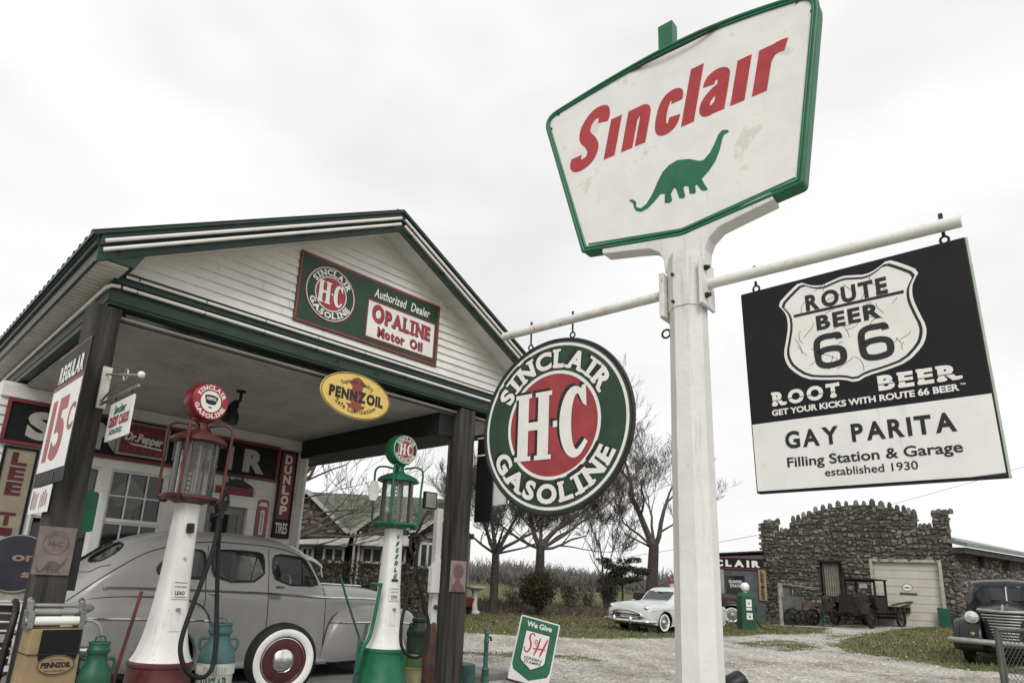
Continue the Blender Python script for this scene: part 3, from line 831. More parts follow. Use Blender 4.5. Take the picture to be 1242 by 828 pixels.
# ------------------------------------------------------------------ signs fixed to the posts
r, A_, B_ = post_sign('price_sign', 'tall price sign with red figures and black heading on the left post', 5.83, 6.84, 2.06, 3.245, 1.215)
mb = MB(); mb.prism([(-A_, -B_), (A_, -B_), (A_, B_), (-A_, B_)], UVN, -.02, 0); mb.build('panel', M['sign_black'], r)
mb = MB(); mb.sheet([(-A_+.03, -.475), (A_-.03, -.475), (A_-.03, .255), (-A_+.03, .255)], UVN, .002); mb.build('white_field', M['sign_white'], r)
mb = MB(); ring_strip(mb, [(-A_, .215-.11), (A_, .215-.11), (A_, B_), (-A_, B_)], [(-A_+.015, .30), (A_-.015, .30), (A_-.015, B_-.015), (-A_+.015, B_-.015)], UVN, .0015); mb.build('red_edge', M['dull_red'], r)
mb = MB(); line_text(mb, 'REGULAR', (-.36, .325, .42, .475), .004, bold=.05, serif=False, gap=.06); mb.build('heading', M['letter_white'], r)
mb = MB(); text(mb, '1', (-.37, -.36, -.22, .16), .004, bold=.04); text(mb, '5', (-.16, -.36, .20, .16), .004, bold=.04); text(mb, 'C', (.26, -.17, .45, .06), .004, bold=.02)
mb.build('figures', M['sign_red'], r)
mb = MB(); ring_strip(mb, rrect(-.47, -.40, -.1, -.29, .01), rrect(-.46, -.39, -.11, -.30, .01), UVN, -.5); 
mb = MB()
for k in range(9): mb.bx(-.48+k*.075, -.43+k*.075, -.575, -.50, .0, .004)
mb.build('brackets', M['dark_metal'], r)
r, A_, B_ = post_sign('tax_card', 'small white card with worn faded red strokes under the price sign', 6.12, 6.80, 1.825, 2.05, 1.21)
mb = MB(); mb.prism([(-A_, -B_), (A_, -B_+.005), (A_, B_), (-A_, B_-.01)], UVN, -.006, 0); mb.build('card', M['sign_white'], r)
mb = MB(); 
for k in range(9):      # worn-off lettering: only faded strokes are left
    u = -.27+k*.062; h0 = rnd(-.08, -.05); h1 = rnd(.04, .085)
    if k != 4: mb.sheet([(u, h0), (u+rnd(.012, .03), h0), (u+rnd(.012, .03), h1), (u, h1)], UVN, .003)
mb.build('faded_strokes', mat('faded_letter', (.30, .14, .14), .6), r)
# bracket with the credit sign
r = thing('sign_bracket', 'rusty white bracket with ball tipped scroll arm on the left post', 'bracket', (1.455, YF, 2.92))
mb = MB(); mb.bx(-.035, .04, -.02, .008, -.185, .185); mb.build('plate', M['pipe_white'], r, bevel=.004)
mb = MB(); mb.tube([(0, -.02, .12), (0, -.25, .07), (0, -.5, .02), (0, -.72, -.02)], .010, 6); mb.tube([(0, -.02, -.12), (0, -.3, -.06), (0, -.55, .0)], .010, 6); mb.tube([(0, -.02, -.15), (0, -.98, -.15)], .012, 6)
mb.tube([(0, -.72, -.02), (0, -.98, -.07)], .010, 6); mb.tube([Vector((0, -.60+.05*math.cos(a), .0+.05*math.sin(a))) for a in [k*PI/6 for k in range(12)]], .008, 6, closed=True)
mb.build('arm', M['galv'], r, smooth=40)
mb = MB(); mb.lathe([(0, -.028), (.02, -.02), (.028, 0), (.02, .02), (0, .028)], 12, (0, -1.0, -.07)); mb.build('ball', M['white_paint'], r, smooth=60)
r, A_, B_ = post_sign('credit_sign', 'small white hanging sign in green and red lettering on the left post bracket', 5.30, 5.88, 2.405, 2.72, 1.46)
mb = MB(); mb.prism(rrect(-A_, -B_, A_, B_, .012), UVN, -.012, 0); mb.build('panel', M['sign_white'], r)
mb = MB(); text(mb, 'Sınclaır', (-.16, .055, .15, .125), .003, bold=.02, shear=.2); line_text(mb, 'HONORED', (-.18, -.115, .13, -.07), .003, bold=.02, serif=False, gap=.08); mb.build('green_lettering', M['sign_green'], r)
mb = MB(); line_text(mb, 'CREDIT CARDS', (-.24, -.045, .25, .035), .003, bold=.05, serif=False, gap=.06); mb.build('red_lettering', M['sign_red'], r)
mb = MB()
for u in (-.2, .2): mb.tube([(u, .157, -.006), (u, .21, -.006)], .006, 6)
mb.build('hook', M['dark_metal'], r)
# pressed tin plaques
def dino_poly(): return DINO
DINO = [(-0.443,4.363), (-0.409,4.359), (-0.379,4.325), (-0.383,4.284), (-0.342,4.258), (-0.296,4.280), (-0.247,4.345), (-0.205,4.427), (-0.164,4.494), (-0.111,4.534), (-0.047,4.548), (0.041,4.522), (0.113,4.475), (0.149,4.465), (0.198,4.505), (0.236,4.569), (0.262,4.625), (0.291,4.647), (0.328,4.635), (0.338,4.614), (0.320,4.609), (0.303,4.606), (0.288,4.573), (0.269,4.501), (0.235,4.423), (0.185,4.364), (0.131,4.320), (0.149,4.273), (0.171,4.225), (0.163,4.215), (0.128,4.228), (0.094,4.289), (0.082,4.286), (0.085,4.232), (0.073,4.223), (0.039,4.236), (0.034,4.297), (0.009,4.312), (-0.006,4.302), (0.007,4.227), (-0.008,4.217), (-0.038,4.228), (-0.061,4.315), (-0.076,4.329), (-0.102,4.290), (-0.093,4.232), (-0.114,4.219), (-0.152,4.233), (-0.148,4.307), (-0.181,4.320), (-0.235,4.272), (-0.288,4.236), (-0.342,4.228), (-0.383,4.251), (-0.402,4.291), (-0.404,4.320)]
r = wall_sign('tin_plaque', 'pressed tin plaque with round emblem over a long necked animal on the left post', 1.34, 1.535, YF-.006)
mb = MB(); mb.prism([(-.132, -.187), (.132, -.187), (.132, .187), (-.132, .187)], UVN, -.004, 0); mb.build('sheet', M['tin'], r)
mb = MB(); ring_strip(mb, ell(0, .06, .093, .093, 32), ell(0, .06, .086, .086, 32), UVN, .002); mb.prism([(.28*(u+.05)*1.0, -.12+.28*(v-4.40)) for u, v in DINO], UVN, .001, .004); 
arc_text(mb, 'SINCLAIR', 0, .06, .060, PI/2, R(120), .016, .003, bold=.01, serif=False); text(mb, 'H-C', (-.05, .035, .05, .075), .003, bold=.01)
mb.build('relief', M['tin_edge'], r)
r = wall_sign('tin_plaque', 'small pinkish tin plaque with pump globe relief on the right post', 5.748, 1.507, YF-.006)
mb = MB(); mb.prism([(-.132, -.187), (.132, -.187), (.132, .187), (-.132, .187)], UVN, -.004, 0); mb.build('sheet', mat('pink_tin', (.25, .19, .185), .5, var=.15), r)
mb = MB(); mb.prism(ell(0, .06, .085, .085, 32), UVN, .001, .006); mb.prism([(-.03, -.03), (.03, -.03), (.05, -.09), (.09, -.10), (.11, -.187), (-.11, -.187), (-.09, -.10), (-.05, -.09)], UVN, .001, .005); mb.build('relief', mat('pink_relief', (.15, .08, .08), .5, var=.2), r)
mb = MB(); text(mb, 'SINCLAIR', (-.065, .045, .065, .07), .008, bold=.01); mb.build('lettering', M['tin'], r)
# dark bracket box and green flange sign by the left post
mb = MB(); mb.bx(1.49, 1.545, YF+.02, YF+.12, 1.23, 1.62); o = mb.build('conduit_box', M['black_paint'], bevel=.004); tag(o, 'narrow black box fixed to the right side of the left post', 'box')
r = wall_sign('green_flange_sign', 'narrow green enamel sign with white edge on the back of the left post', 1.60, 1.90, YF+.30)
mb = MB(); mb.prism(rrect(-.10, -.19, .06, .16, .03), UVN, -.02, 0); mb.build('panel', M['sign_green'], r)
mb = MB(); mb.prism(rrect(.061, -.19, .08, .16, .008), UVN, -.022, -.002); mb.build('edge', M['letter_white'], r)
# black and white signs on the far side of the right post
r, A_, B_ = post_sign('black_flag_sign', 'plain black hanging sign with thin white lines on the right post', 5.90, 6.19, 2.19, 3.31, 5.97)
mb = MB(); mb.prism([(-A_, -B_), (A_, -B_), (A_, B_), (-A_, B_)], UVN, -.03, 0); mb.build('panel', M['sign_black'], r)
mb = MB(); mb.sheet([(-A_, .535), (A_, .535), (A_, .55), (-A_, .55)], UVN, .002); mb.sheet([(-A_, .30), (A_, .30), (A_, .318), (-A_, .318)], UVN, .002); mb.build('line', M['letter_white'], r)
r, A_, B_ = post_sign('white_flag_sign', 'white hanging sign with green edge half hidden behind the large round sign', 5.66, 5.93, 2.40, 2.95, 6.03)
mb = MB(); mb.prism([(-A_, -B_), (A_, -B_+.02), (A_, B_), (-A_, B_)], UVN, -.02, 0); mb.build('panel', M['sign_white'], r)
mb = MB(); mb.prism([(A_-.03, -B_+.02), (A_, -B_+.02), (A_, B_), (A_-.03, B_)], UVN, .001, .004); mb.build('edge', M['sign_green'], r)

# ------------------------------------------------------------------ things standing at the left post
ZP = 0.1
r = thing('soda_sign_round', 'dark blue round soda sign on a dull cream backing at the left wall', 'sign', mw=frame((1.20, 6.72, 1.42), (.94, -.34, 0), WV))
mb = MB(); mb.prism([(-.5, -.30), (.12, -.30), (.33, .22), (.16, .17), (-.5, .26)], UVN, -.02, 0); mb.build('backing', mat('backing_dull', (.34, .33, .28), .6, var=.2), r)
mb = MB(); mb.prism(ell(0, 0, .25, .235, 40), UVN, .002, .02); mb.build('disc', mat('disc_blue', (.020, .021, .029), .35, var=.2), r)
mb = MB(); ring_strip(mb, ell(0, 0, .25, .235, 40), ell(0, 0, .24, .225, 40), UVN, .022); mb.build('rim', M['steel'], r)
mb = MB(); text(mb, 'one', (-.04, .02, .22, .09), .023, bold=.03); text(mb, 's', (.05, -.11, .11, -.05), .023, bold=.03); mb.build('lettering', mat('salmon', (.30, .17, .14), .5), r)
r = thing('metal_bench', 'old grey metal glider bench beside the left post', 'bench', (0.98, 6.75, ZP), R(-20))
mb = MB(); mb.tube(spline([(.30, -.3, 0), (.32, -.32, .6), (.33, -.25, .95), (.25, .1, 1.02)], 6), .025, 8); mb.build('frame', M['dark_metal'], r, smooth=50); mb = MB(); mb.tube(spline([(-.9, -.3, 0), (-.92, -.32, .6), (-.92, -.25, .95), (-.9, .1, 1.02)], 6), .025, 8); mb.build('frame', M['dark_metal'], r, smooth=50)
mb = MB(); 
for k in range(6): mb.bx(-.88, .28, -.25+k*.09, -.18+k*.09, .42, .44)
mb.build('seat', M['dark_metal'], r, bevel=.004)
mb = MB()
for k in range(7): mb.bx(-.88, .28, .16, .18, .5+k*.07, .555+k*.07)
mb.build('backrest', M['dark_metal'], r, bevel=.004)
mb = MB(); mb.bx(-.9, .3, -.02, .02, .70, .76); mb.build('arm_rail', M['galv'], r)
# tan pail with wringer
r = thing('wringer_box', 'tan oil box with black band and roller wringer on top before the left post', 'box', (1.385, 5.93, ZP), R(4))
mb = MB(); mb.add([(-.20, -.10, 0), (.20, -.10, 0), (.17, -.10, .87), (-.17, -.10, .87), (-.20, .12, 0), (.20, .12, 0), (.17, .12, .87), (-.17, .12, .87)], [(0, 1, 2, 3), (5, 4, 7, 6), (1, 5, 6, 2), (4, 0, 3, 7), (3, 2, 6, 7), (4, 5, 1, 0)]); mb.build('body', M['tan'], r, bevel=.008)
mb = MB(); mb.bx(-.105, .155, -.111, -.103, .70, .868); mb.prism(ell(.025, .70, .13, .12, 24, PI, 2*PI), lambda u, v, t: Vector((u, t, v)), -.110, -.104); mb.build('black_band', M['sign_black'], r)
mb = MB(); mb.bx(-.182, .182, -.112, .125, .695, .70); mb.bx(.155, .165, -.1125, -.1, .705, .868); mb.build('lip', M['dark_metal'], r)
fr2 = lambda u, v, t: Vector((u, -.112-t, v))
mb = MB(); mb.sheet(ell(.025, .62, .125, .070, 40), fr2, .0); mb.build('oval', M['tan'], r)
mb = MB(); ring_strip(mb, ell(.025, .62, .122, .067, 40), ell(.025, .62, .116, .061, 40), fr2, .001); text(mb, 'PENNZOIL', (-.075, .605, .125, .64), .002, fr=fr2, bold=.06); text(mb, 'Supreme Quality', (-.02, .654, .07, .664), .002, fr=fr2, bold=.0); text(mb, 'Safe Lubrication', (-.045, .575, .095, .59), .002, fr=fr2, bold=.0); mb.build('lettering', M['letter_black'], r)
w = bpy.data.objects.new('wringer', None); COL.objects.link(w); w.parent = r
mb = MB(); mb.tube([(-.155, -.03, .925), (.145, -.03, .925)], .032, 16); mb.build('roller', M['letter_white'], w, smooth=40)
mb = MB(); mb.tube([(-.155, .02, .985), (.145, .02, .985)], .026, 16); mb.tube([(-.17, .05, 1.03), (.14, .05, 1.03)], .016, 10); mb.build('upper_roller', M['galv'], w, smooth=40)
mb = MB()
for x in (-.18, .165): mb.bx(x-.02, x+.02, -.06, .08, .87, 1.0); mb.tube([(x, .02, .99), (x, .02, 1.06), (x, .05, 1.07)], .024, 10); mb.tube([(x, -.03, .925), (x*1.2, -.03, .925)], .03, 10)
mb.build('bracket', M['steel'], w, bevel=.006)
mb = MB(); mb.tube(spline([(.19, -.03, .925), (.25, -.04, .92), (.30, -.05, .88), (.33, -.05, .78), (.33, -.05, .70)], 6), .012, 8); mb.build('crank', M['galv'], w, smooth=40)
# milk cans
def milk_can(name, label, loc, h, rad, m_top, m_body, label_txt=None, ribs=False, rz=0.0):
    r = thing(name, label, 'milk can', loc, rz, 'milk cans at the pumps')
    mb = MB(); b = h*.60
    mb.lathe([(rad*.98, 0), (rad, .012), (rad*.97, .03), (rad*.97, b*.93), (rad*1.0, b*.95), (rad*1.0, b)], 28); mb.build('body', m_body, r, smooth=40)
    mb = MB(); mb.lathe([(rad*1.0, b), (rad*1.01, b+.01), (rad*.99, b+.03), (rad*.99, b+h*.06), (rad*.86, b+h*.14), (rad*.60, b+h*.22), (rad*.56, b+h*.28), (rad*.62, b+h*.31)], 28); mb.build('shoulder', m_top, r, smooth=40)
    mb = MB(); mb.lathe([(rad*.66, b+h*.30), (rad*.68, b+h*.33), (rad*.62, b+h*.34), (rad*.60, b+h*.385), (rad*.66, b+h*.39), (rad*.64, b+h*.40), (0, b+h*.40)], 24); mb.tube(spline([(-rad*.3, 0, b+h*.40), (-rad*.2, 0, b+h*.45), (rad*.2, 0, b+h*.45), (rad*.3, 0, b+h*.40)], 4), .008, 6); mb.build('lid', m_top, r, smooth=40)
    for s in (-1, 1):
        mb = MB(); mb.tube(spline([(s*rad*.62, 0, b+h*.24), (s*rad*.95, 0, b+h*.24), (s*rad*1.02, 0, b+h*.17), (s*rad*.86, 0, b+h*.11)], 6), .013, 8); mb.build('handle', m_top, r, smooth=50)
    if ribs:
        mb = MB()
        for k in range(40):
            a = 2*PI*k/40
            if label_txt and abs(((a+PI/2+PI) % (2*PI))-PI) < .0: continue
            x, y = rad*.985*math.cos(a), rad*.985*math.sin(a); mb.tube([(x, y, b*.82), (x, y, b*.96)], .010, 6)
        mb.build('rib', m_body, r, smooth=60)
    if label_txt:
        mb = MB(); rr = rad*.985
        fr = lambda u, v, t: Vector((math.sin(u/rr)*(rr+t), -math.cos(u/rr)*(rr+t), v))
        wd = rad*1.5
        line_text(mb, label_txt, (-wd/2, b*.60, wd/2, b*.78), .003, fr=fr, bold=.03, gap=.08, sizes=[1.3]+[1]*(len(label_txt)-1)); mb.build('lettering', M['can_green'], r)
    return r
milk_can('milk_can', 'green milk can with shoulder handles between the tan oil box and the red based pump', (1.70, 5.86, ZP), .77, .122, M['can_green'], M['can_green'], rz=R(-15))
milk_can('milk_can', 'white ribbed milk can with teal top right of the red based pump', (2.86, 6.33, ZP), .86, .165, M['teal'], mat('can_white', (.50, .50, .46), .5, var=.15, spots=((.25, .2, .15), .7, 9)), 'SINCLAIR', True, rz=R(-25))
milk_can('milk_can', 'dark green ribbed milk can standing on a yellow green drum', (6.14, 7.35, .46), .46, .16, mat('can_dark', (.02, .045, .025), .5, var=.2), mat('can_dark2', (.02, .045, .025), .5, var=.2), None, True)
r = thing('drum', 'short yellow green drum under the dark green milk can', 'drum', (6.14, 7.35, ZP))
mb = MB(); mb.lathe([(.19, 0), (.2, .01), (.19, .03), (.19, .17), (.20, .18), (.19, .19), (.19, .33), (.2, .345), (.19, .36), (0, .358)], 24); mb.build('body', mat('drum_tan', (.34, .30, .17), .6, var=.25, scale=5), r, smooth=40)
mb = MB(); mb.lathe([(.192, .2), (.1935, .2), (.1935, .32), (.192, .32)], 24, caps=False); mb.build('band', mat('drum_green', (.10, .17, .05), .5, var=.2), r, smooth=40)
# jugs and tanks by the right post
r = thing('air_meter', 'white air meter box on a post with rusty base beside the right post', 'meter', (6.02, 6.95, ZP))
mb = MB(); mb.bx(-.05, .05, -.04, .04, .78, 2.3); mb.build('post', M['white_paint'], r, bevel=.006)
mb = MB(); mb.lathe([(.09, 0), (.09, .66), (.07, .70), (.05, .80)], 16); mb.build('base', mat('rust_brown', (.10, .045, .035), .6, var=.3), r, smooth=40)
mb = MB(); mb.prism([(-.16, 1.18), (.12, 1.18), (.12, 1.62), (-.06, 1.62), (-.16, 1.50)], lambda u, v, t: Vector((u, -.05-t, v)), 0, .08); mb.build('box', M['white_paint'], r, bevel=.006)
mb = MB(); mb.tube([(.0, -.05, 1.0), (.0, -.12, .98)], .03, 10); mb.build('valve', M['can_green'], r, smooth=40)
r = thing('watering_can', 'teal metal watering can with long thin spout at the foot of the right post', 'can', (6.80, 7.08, ZP), R(20))
mb = MB(); mb.lathe([(.15, 0), (.155, .01), (.14, .21), (.145, .22), (.14, .23), (.11, .24)], 24); mb.build('body', M['teal'], r, smooth=40)
mb = MB(); mb.tube(spline([(-.13, 0, .04), (-.19, 0, .2), (-.22, 0, .34), (-.28, 0, .37), (-.32, 0, .35)], 5), [.022]*10+[.014]*11, 8); mb.build('spout', M['teal'], r, smooth=40)
mb = MB(); mb.tube(spline([(.14, 0, .2), (.2, 0, .17), (.19, 0, .08), (.14, 0, .05)], 5), .009, 6); mb.build('handle', M['teal'], r, smooth=40)
r = thing('water_hydrant', 'thin teal hand pump hydrant with small spout right of the watering can', 'hydrant', (7.112, 6.989, ZP-.02))
mb = MB(); mb.lathe([(.062, 0), (.062, .05), (.052, .06), (.05, .16), (.056, .17), (.04, .2), (.033, .22), (.031, .52), (.038, .53), (.038, .56), (.03, .58), (.03, .64), (.042, .65), (.03, .68), (.0, .70)], 16); mb.build('body', mat('hydrant_teal', (.05, .13, .105), .5, var=.2), r, smooth=40)
mb = MB(); mb.tube(spline([(.03, 0, .60), (.08, 0, .60), (.095, 0, .55)], 5), .014, 8); mb.build('spout', M['dark_metal'], r, smooth=40)
mb = MB(); mb.tube([(-.06, 0, .72), (.0, 0, .69), (.06, 0, .725)], .012, 6); mb.build('handle', M['teal'], r, smooth=40)
r = thing('hose_loop', 'black rubber hose hanging in a loop behind the right post', 'hose', (6.55, 7.0, ZP))
mb = MB(); mb.tube(spline([(-.25, 0, .85), (-.05, 0, .78), (.03, 0, .55), (-.05, 0, .32), (-.2, 0, .25)], 8), .022, 8); mb.build('hose', M['rubber'], r, smooth=50)
# stamp sign on the ground, leaning
a12 = R(12); uq = LAT*math.cos(a12)+Vector((0, 0, -math.sin(a12))); vq = Vector((0, 0, math.cos(a12)))+LAT*math.sin(a12)+FWD*.16
r = thing('stamp_sign', 'green and white stamp sign with shield and red script leaning on the gravel', 'sign', mw=frame((7.83, 6.70, .50), uq, vq))
mb = MB(); mb.prism(rrect(-.30, -.46, .30, .46, .03), UVN, -.012, 0); mb.build('panel', M['sign_white'], r)
mb = MB(); mb.sheet([(-.28, .44), (-.28, -.24), (-.25, -.31), (0, -.415), (.25, -.31), (.28, -.24), (.28, .44)][::-1], UVN, .0012); mb.build('green_field', M['sign_green'], r)
mb = MB(); mb.sheet([(-.19, .27), (-.19, -.14), (-.17, -.18), (0, -.275), (.17, -.18), (.19, -.14), (.19, .27)][::-1], UVN, .0024); mb.build('black_outline', M['letter_black'], r)
mb = MB(); mb.sheet([(-.178, .258), (-.178, -.13), (-.16, -.165), (0, -.262), (.16, -.165), (.178, -.13), (.178, .258)][::-1], UVN, .0036); text(mb, 'We Give', (-.19, .325, .19, .40), .003, bold=.035); mb.build('white_field', M['letter_white'], r)
mb = MB()
def stroke(mb, pts, w, t):
    q = spline([(u, v, 0) for u, v in pts], 6); L_ = []; R_ = []
    for i, p in enumerate(q):
        d = (q[min(i+1, len(q)-1)]-q[max(i-1, 0)]); d = Vector((d.x, d.y, 0)).normalized(); nn = Vector((-d.y, d.x, 0)); k = w*(.6+.4*math.sin(PI*i/(len(q)-1)))
        L_.append(p+nn*k); R_.append(p-nn*k)
    n = len(q); mb.add([(p.x, p.y, t) for p in L_+R_], [(i, n+i, n+i+1, i+1) for i in range(n-1)])
stroke(mb, [(-.035, .20), (-.055, .235), (-.10, .215), (-.105, .16), (-.075, .10), (-.07, .03), (-.10, -.03), (-.145, -.02), (-.155, .03)], .013, .0048)
stroke(mb, [(-.01, .10), (.02, .13), (.0, .16), (-.02, .12), (.03, .07)], .007, .0052)
stroke(mb, [(.05, .20), (.035, .08), (.0, -.06)], .014, .0048); stroke(mb, [(.16, .21), (.12, .06), (.085, -.06)], .014, .0050); stroke(mb, [(-.03, .03), (.06, .045), (.15, .055)], .011, .0054)
mb.build('script', mat('script_red', (.50, .02, .07), .5, var=.05), r)
mb = MB(); text(mb, 'GREEN', (-.13, -.132, .13, -.092), .0060, bold=.02); text(mb, 'STAMPS', (-.125, -.182, .125, -.144), .0062, bold=.02); mb.build('lettering', M['letter_black'], r)
mb = MB(); mb.tube([(-.2, -.46, -.01), (-.2, -.2, -.25), (-.2, -.46, -.42)], .01, 6); mb.tube([(.2, -.46, -.01), (.2, -.2, -.25), (.2, -.46, -.42)], .01, 6); mb.bx(-.32, .32, -.485, -.455, -.03, .02); mb.build('stand', M['dark_metal'], r)
# ================================================================== visible gas pumps
CPROF = [(.262, .575), (.245, .60), (.215, .66), (.190, .75), (.168, .88), (.148, 1.05), (.128, 1.32), (.116, 1.7), (.108, 1.95), (.105, 2.12)]
def crad(z):
    for (a, za), (b, zb_) in zip(CPROF, CPROF[1:]):
        if z <= zb_: return a+(b-a)*max(0, (z-za))/(zb_-za)
    return CPROF[-1][0]
def pump(name, label, loc, rz, acc, globe_col, red_face, lean, script):
    r = thing(name, label, 'gas pump', loc, rz, 'tall glass cylinder gas pumps under the canopy')
    r.rotation_euler = (0, lean, rz); r.scale = (1, 1, .912)
    A = M[acc]
    mb = MB(); mb.lathe([(.30, 0), (.30, .04), (.285, .06), (.270, .52), (.280, .53), (.280, .555), (.262, .575)], 36); mb.build('base', A, r, smooth=40)
    # tapered square column
    mb = MB()
    prof = CPROF
    n = 32
    def sqp(rad, z, k):
        a = 2*PI*k/n; c, s_ = math.cos(a), math.sin(a); e = .55
        x = math.copysign(abs(c)**e, c); y = math.copysign(abs(s_)**e, s_)
        f = max(0, min(1, (z-.58)/.12))
        q = .93
        return (rad*((1-f)*c+f*x*q), rad*((1-f)*s_+f*y*q), z)
    V = []; F = []
    for rad, z in prof: V += [sqp(rad, z, k) for k in range(n)]
    for i in range(len(prof)-1):
        for k in range(n): F.append((i*n+k, i*n+(k+1) % n, (i+1)*n+(k+1) % n, (i+1)*n+k))
    mb.add(V, F); mb.build('column', M['white_paint'], r, smooth=35)
    mb = MB()
    yf = -.21
    mb.prism([(-.055, .86), (.055, .86), (.055, 1.04), (-.055, 1.04)], lambda u, v, t: Vector((u, -crad(v)*.93-t, v)), -.01, .006); mb.build('access_plate', M['white_paint'], r)
    # top works
    mb = MB(); mb.lathe([(.13, 2.10), (.16, 2.12), (.245, 2.135), (.262, 2.15), (.262, 2.175), (.235, 2.185), (0, 2.185)], 36); mb.build('lower_ring', A, r, smooth=40)
    mb = MB(); mb.lathe([(.198, 2.185), (.198, 2.745)], 36, caps=False); cyl = mb.build('glass_cylinder', M['glass_pump'], r, smooth=60)
    mb = MB()
    for k in range(4):
        a = PI/4+k*PI/2; mb.tube([(.175*math.cos(a), .175*math.sin(a), 2.185), (.175*math.cos(a), .175*math.sin(a), 2.745)], .012, 6)
    mb.tube([(.03, 0, 2.185), (.03, 0, 2.745)], .017, 8); mb.tube([(-.06, .02, 2.185), (-.06, .02, 2.72)], .022, 8)
    mb.build('inner_rod', M['galv'], r, smooth=50)
    mb = MB()
    for k in range(10): mb.bx(-.075, -.03, -.05, -.04, 2.22+k*.05, 2.24+k*.05)
    mb.bx(-.035, -.028, -.05, -.04, 2.2, 2.73)
    mb.build('gauge', A, r)
    mb = MB(); mb.lathe([(.235, 2.735), (.262, 2.745), (.262, 2.77), (.235, 2.80), (.16, 2.84), (.085, 2.865), (.062, 2.90), (.058, 2.96), (.075, 2.975), (.075, 3.0), (.05, 3.005)], 36); mb.build('cap', A, r, smooth=40)
    for k in range(4):
        a = PI/4+k*PI/2; c, s_ = math.cos(a), math.sin(a)
        P = spline([(.07*c, .07*s_, 2.93), (.20*c, .20*s_, 2.955), (.285*c, .285*s_, 2.93), (.31*c, .31*s_, 2.84), (.30*c, .30*s_, 2.6), (.295*c, .295*s_, 2.25), (.27*c, .27*s_, 2.13), (.2*c, .2*s_, 2.12)], 6)
        mb = MB(); mb.tube(P, .014, 8); mb.build('guard_bar', A, r, smooth=60)
    # globe: thick disc with two round faces
    gl = bpy.data.objects.new('globe', None); COL.objects.link(gl); gl.parent = r; gl.location = (0, 0, 3.19); gl.scale = (1, 1, 1/.912)
    T = Matrix.Rotation(PI/2, 3, 'X')
    mb = MB(); mb.lathe([(0, -.10), (.172, -.105), (.184, -.095), (.2, -.04), (.2, .04), (.184, .095), (.172, .105), (0, .10)], 40, (0, 0, 0), T); mb.lathe([(.07, -.19), (.075, -.16), (.10, -.14)], 20); mb.build('globe_body', globe_col, gl, smooth=50)
    face = bpy.data.objects.new('globe_face', None); COL.objects.link(face); face.parent = r; face.matrix_local = Matrix.Translation((0, 0, 3.19)) @ Matrix.Diagonal((1, 1, 1/.912, 1)) @ frame((0, -.106, 0), (1, 0, 0), (0, 0, 1))
    if red_face:
        mb = MB(); mb.sheet(ell(0, 0, .178, .178, 48), UVN, 0); mb.build('red_field', mat('globe_red', (.30, .028, .028), .3, var=.05), face)
        mb = MB(); ring_strip(mb, ell(0, 0, .105, .105, 40), ell(0, 0, .0, .0, 40), UVN, .001); arc_text(mb, 'SINCLAIR', 0, 0, .122, PI/2, R(140), .040, .001, bold=.04); arc_text(mb, 'GASOLINE', 0, 0, .162, 1.5*PI, R(150), .040, .001, bold=.04, under=True); mb.build('white_field', M['letter_white'], face)
        mb = MB(); mb.sheet([(-.072, .05), (-.052, -.018), (-.03, -.03), (.03, -.03), (.052, -.018), (.072, .05), (.04, .062), (0, .066), (-.04, .062)][::-1], UVN, .002); mb.sheet(ell(0, -.06, .02, .008, 16), UVN, .002); mb.build('keystone', M['letter_black'], face)
        mb = MB(); text(mb, 'AEMOL', (-.055, .015, .055, .045), .003, bold=.03); mb.build('keystone_lettering', M['letter_white'], face)
    else:
        hc_disc(face, .175, 0, shadow=False, m_green='deep_green')
        mb = MB(); ring_strip(mb, ell(0, 0, .178, .178, 48), ell(0, 0, .168, .168, 48), UVN, .0028); mb.build('gold_rim', M['sign_cream'], face)
    # plates on the column
    fr = lambda u, v, t: Vector((u, -crad(v)*.93-.004-t, v))
    mb = MB(); mb.prism(rrect(-.075, 1.16, .075, 1.34, .012), fr, 0, .004); pl = mb.build('notice_plate', M['sign_cream'], r)
    mb = MB(); text(mb, 'CONTAINS', (-.055, 1.265, .055, 1.285), .005, fr=fr, bold=.02); text(mb, 'LEAD', (-.045, 1.20, .045, 1.235), .005, fr=fr, bold=.04)
    mb.sheet([(-.06, 1.31), (.06, 1.31), (.06, 1.318), (-.06, 1.318)], fr, .005); mb.sheet([(-.05, 1.175), (.06, 1.175), (.06, 1.182), (-.05, 1.182)], fr, .005); mb.build('lettering', M['letter_black'], pl)
    mb = MB(); mb.prism(rrect(-.03, 1.80, .03, 1.90, .015), fr, .0, .035) if not script else mb.prism(rrect(-.05, 1.41, .04, 1.44, .005), fr, 0, .006); mb.build('padlock', M['dark_metal'], r)
    mb = MB(); mb.tube([fr(0, 1.06, 0), fr(0, 1.06, .03)], .018, 10); mb.tube([fr(0, 1.55, 0), fr(0, 1.55, .012)], .012, 10); mb.build('knob', M['galv'], r)
    if script:
        mb = MB()
        word = 'VISIBLE'
        for i, ch in enumerate(word):
            z = 2.02-i*.085; text(mb, ch, (-.03, z-.06, .03, z), .004, fr=fr, bold=.03, shear=.2)
        mb.build('script', M['sign_green'], r)
    # hose and nozzle
    return r
def hose(parent, pts, rad=.021):
    mb = MB(); mb.tube(spline(pts, 10), rad, 10); return mb.build('hose', M['rubber'], parent, smooth=60)
P1 = pump('gas_pump', 'tall gas pump with dark red base, white column and red globe', (2.375, 6.40, .12), R(6), 'wheel_red', mat('globe_shell_red', (.17, .016, .020), .3, var=.08), True, R(0.8), False)
P2 = pump('gas_pump', 'tall gas pump with green base, white column and green globe', (5.05, 6.68, .12), R(-4), 'sign_green', mat('globe_shell_green', (.01, .16, .06), .3, var=.08), False, R(0.5), True)
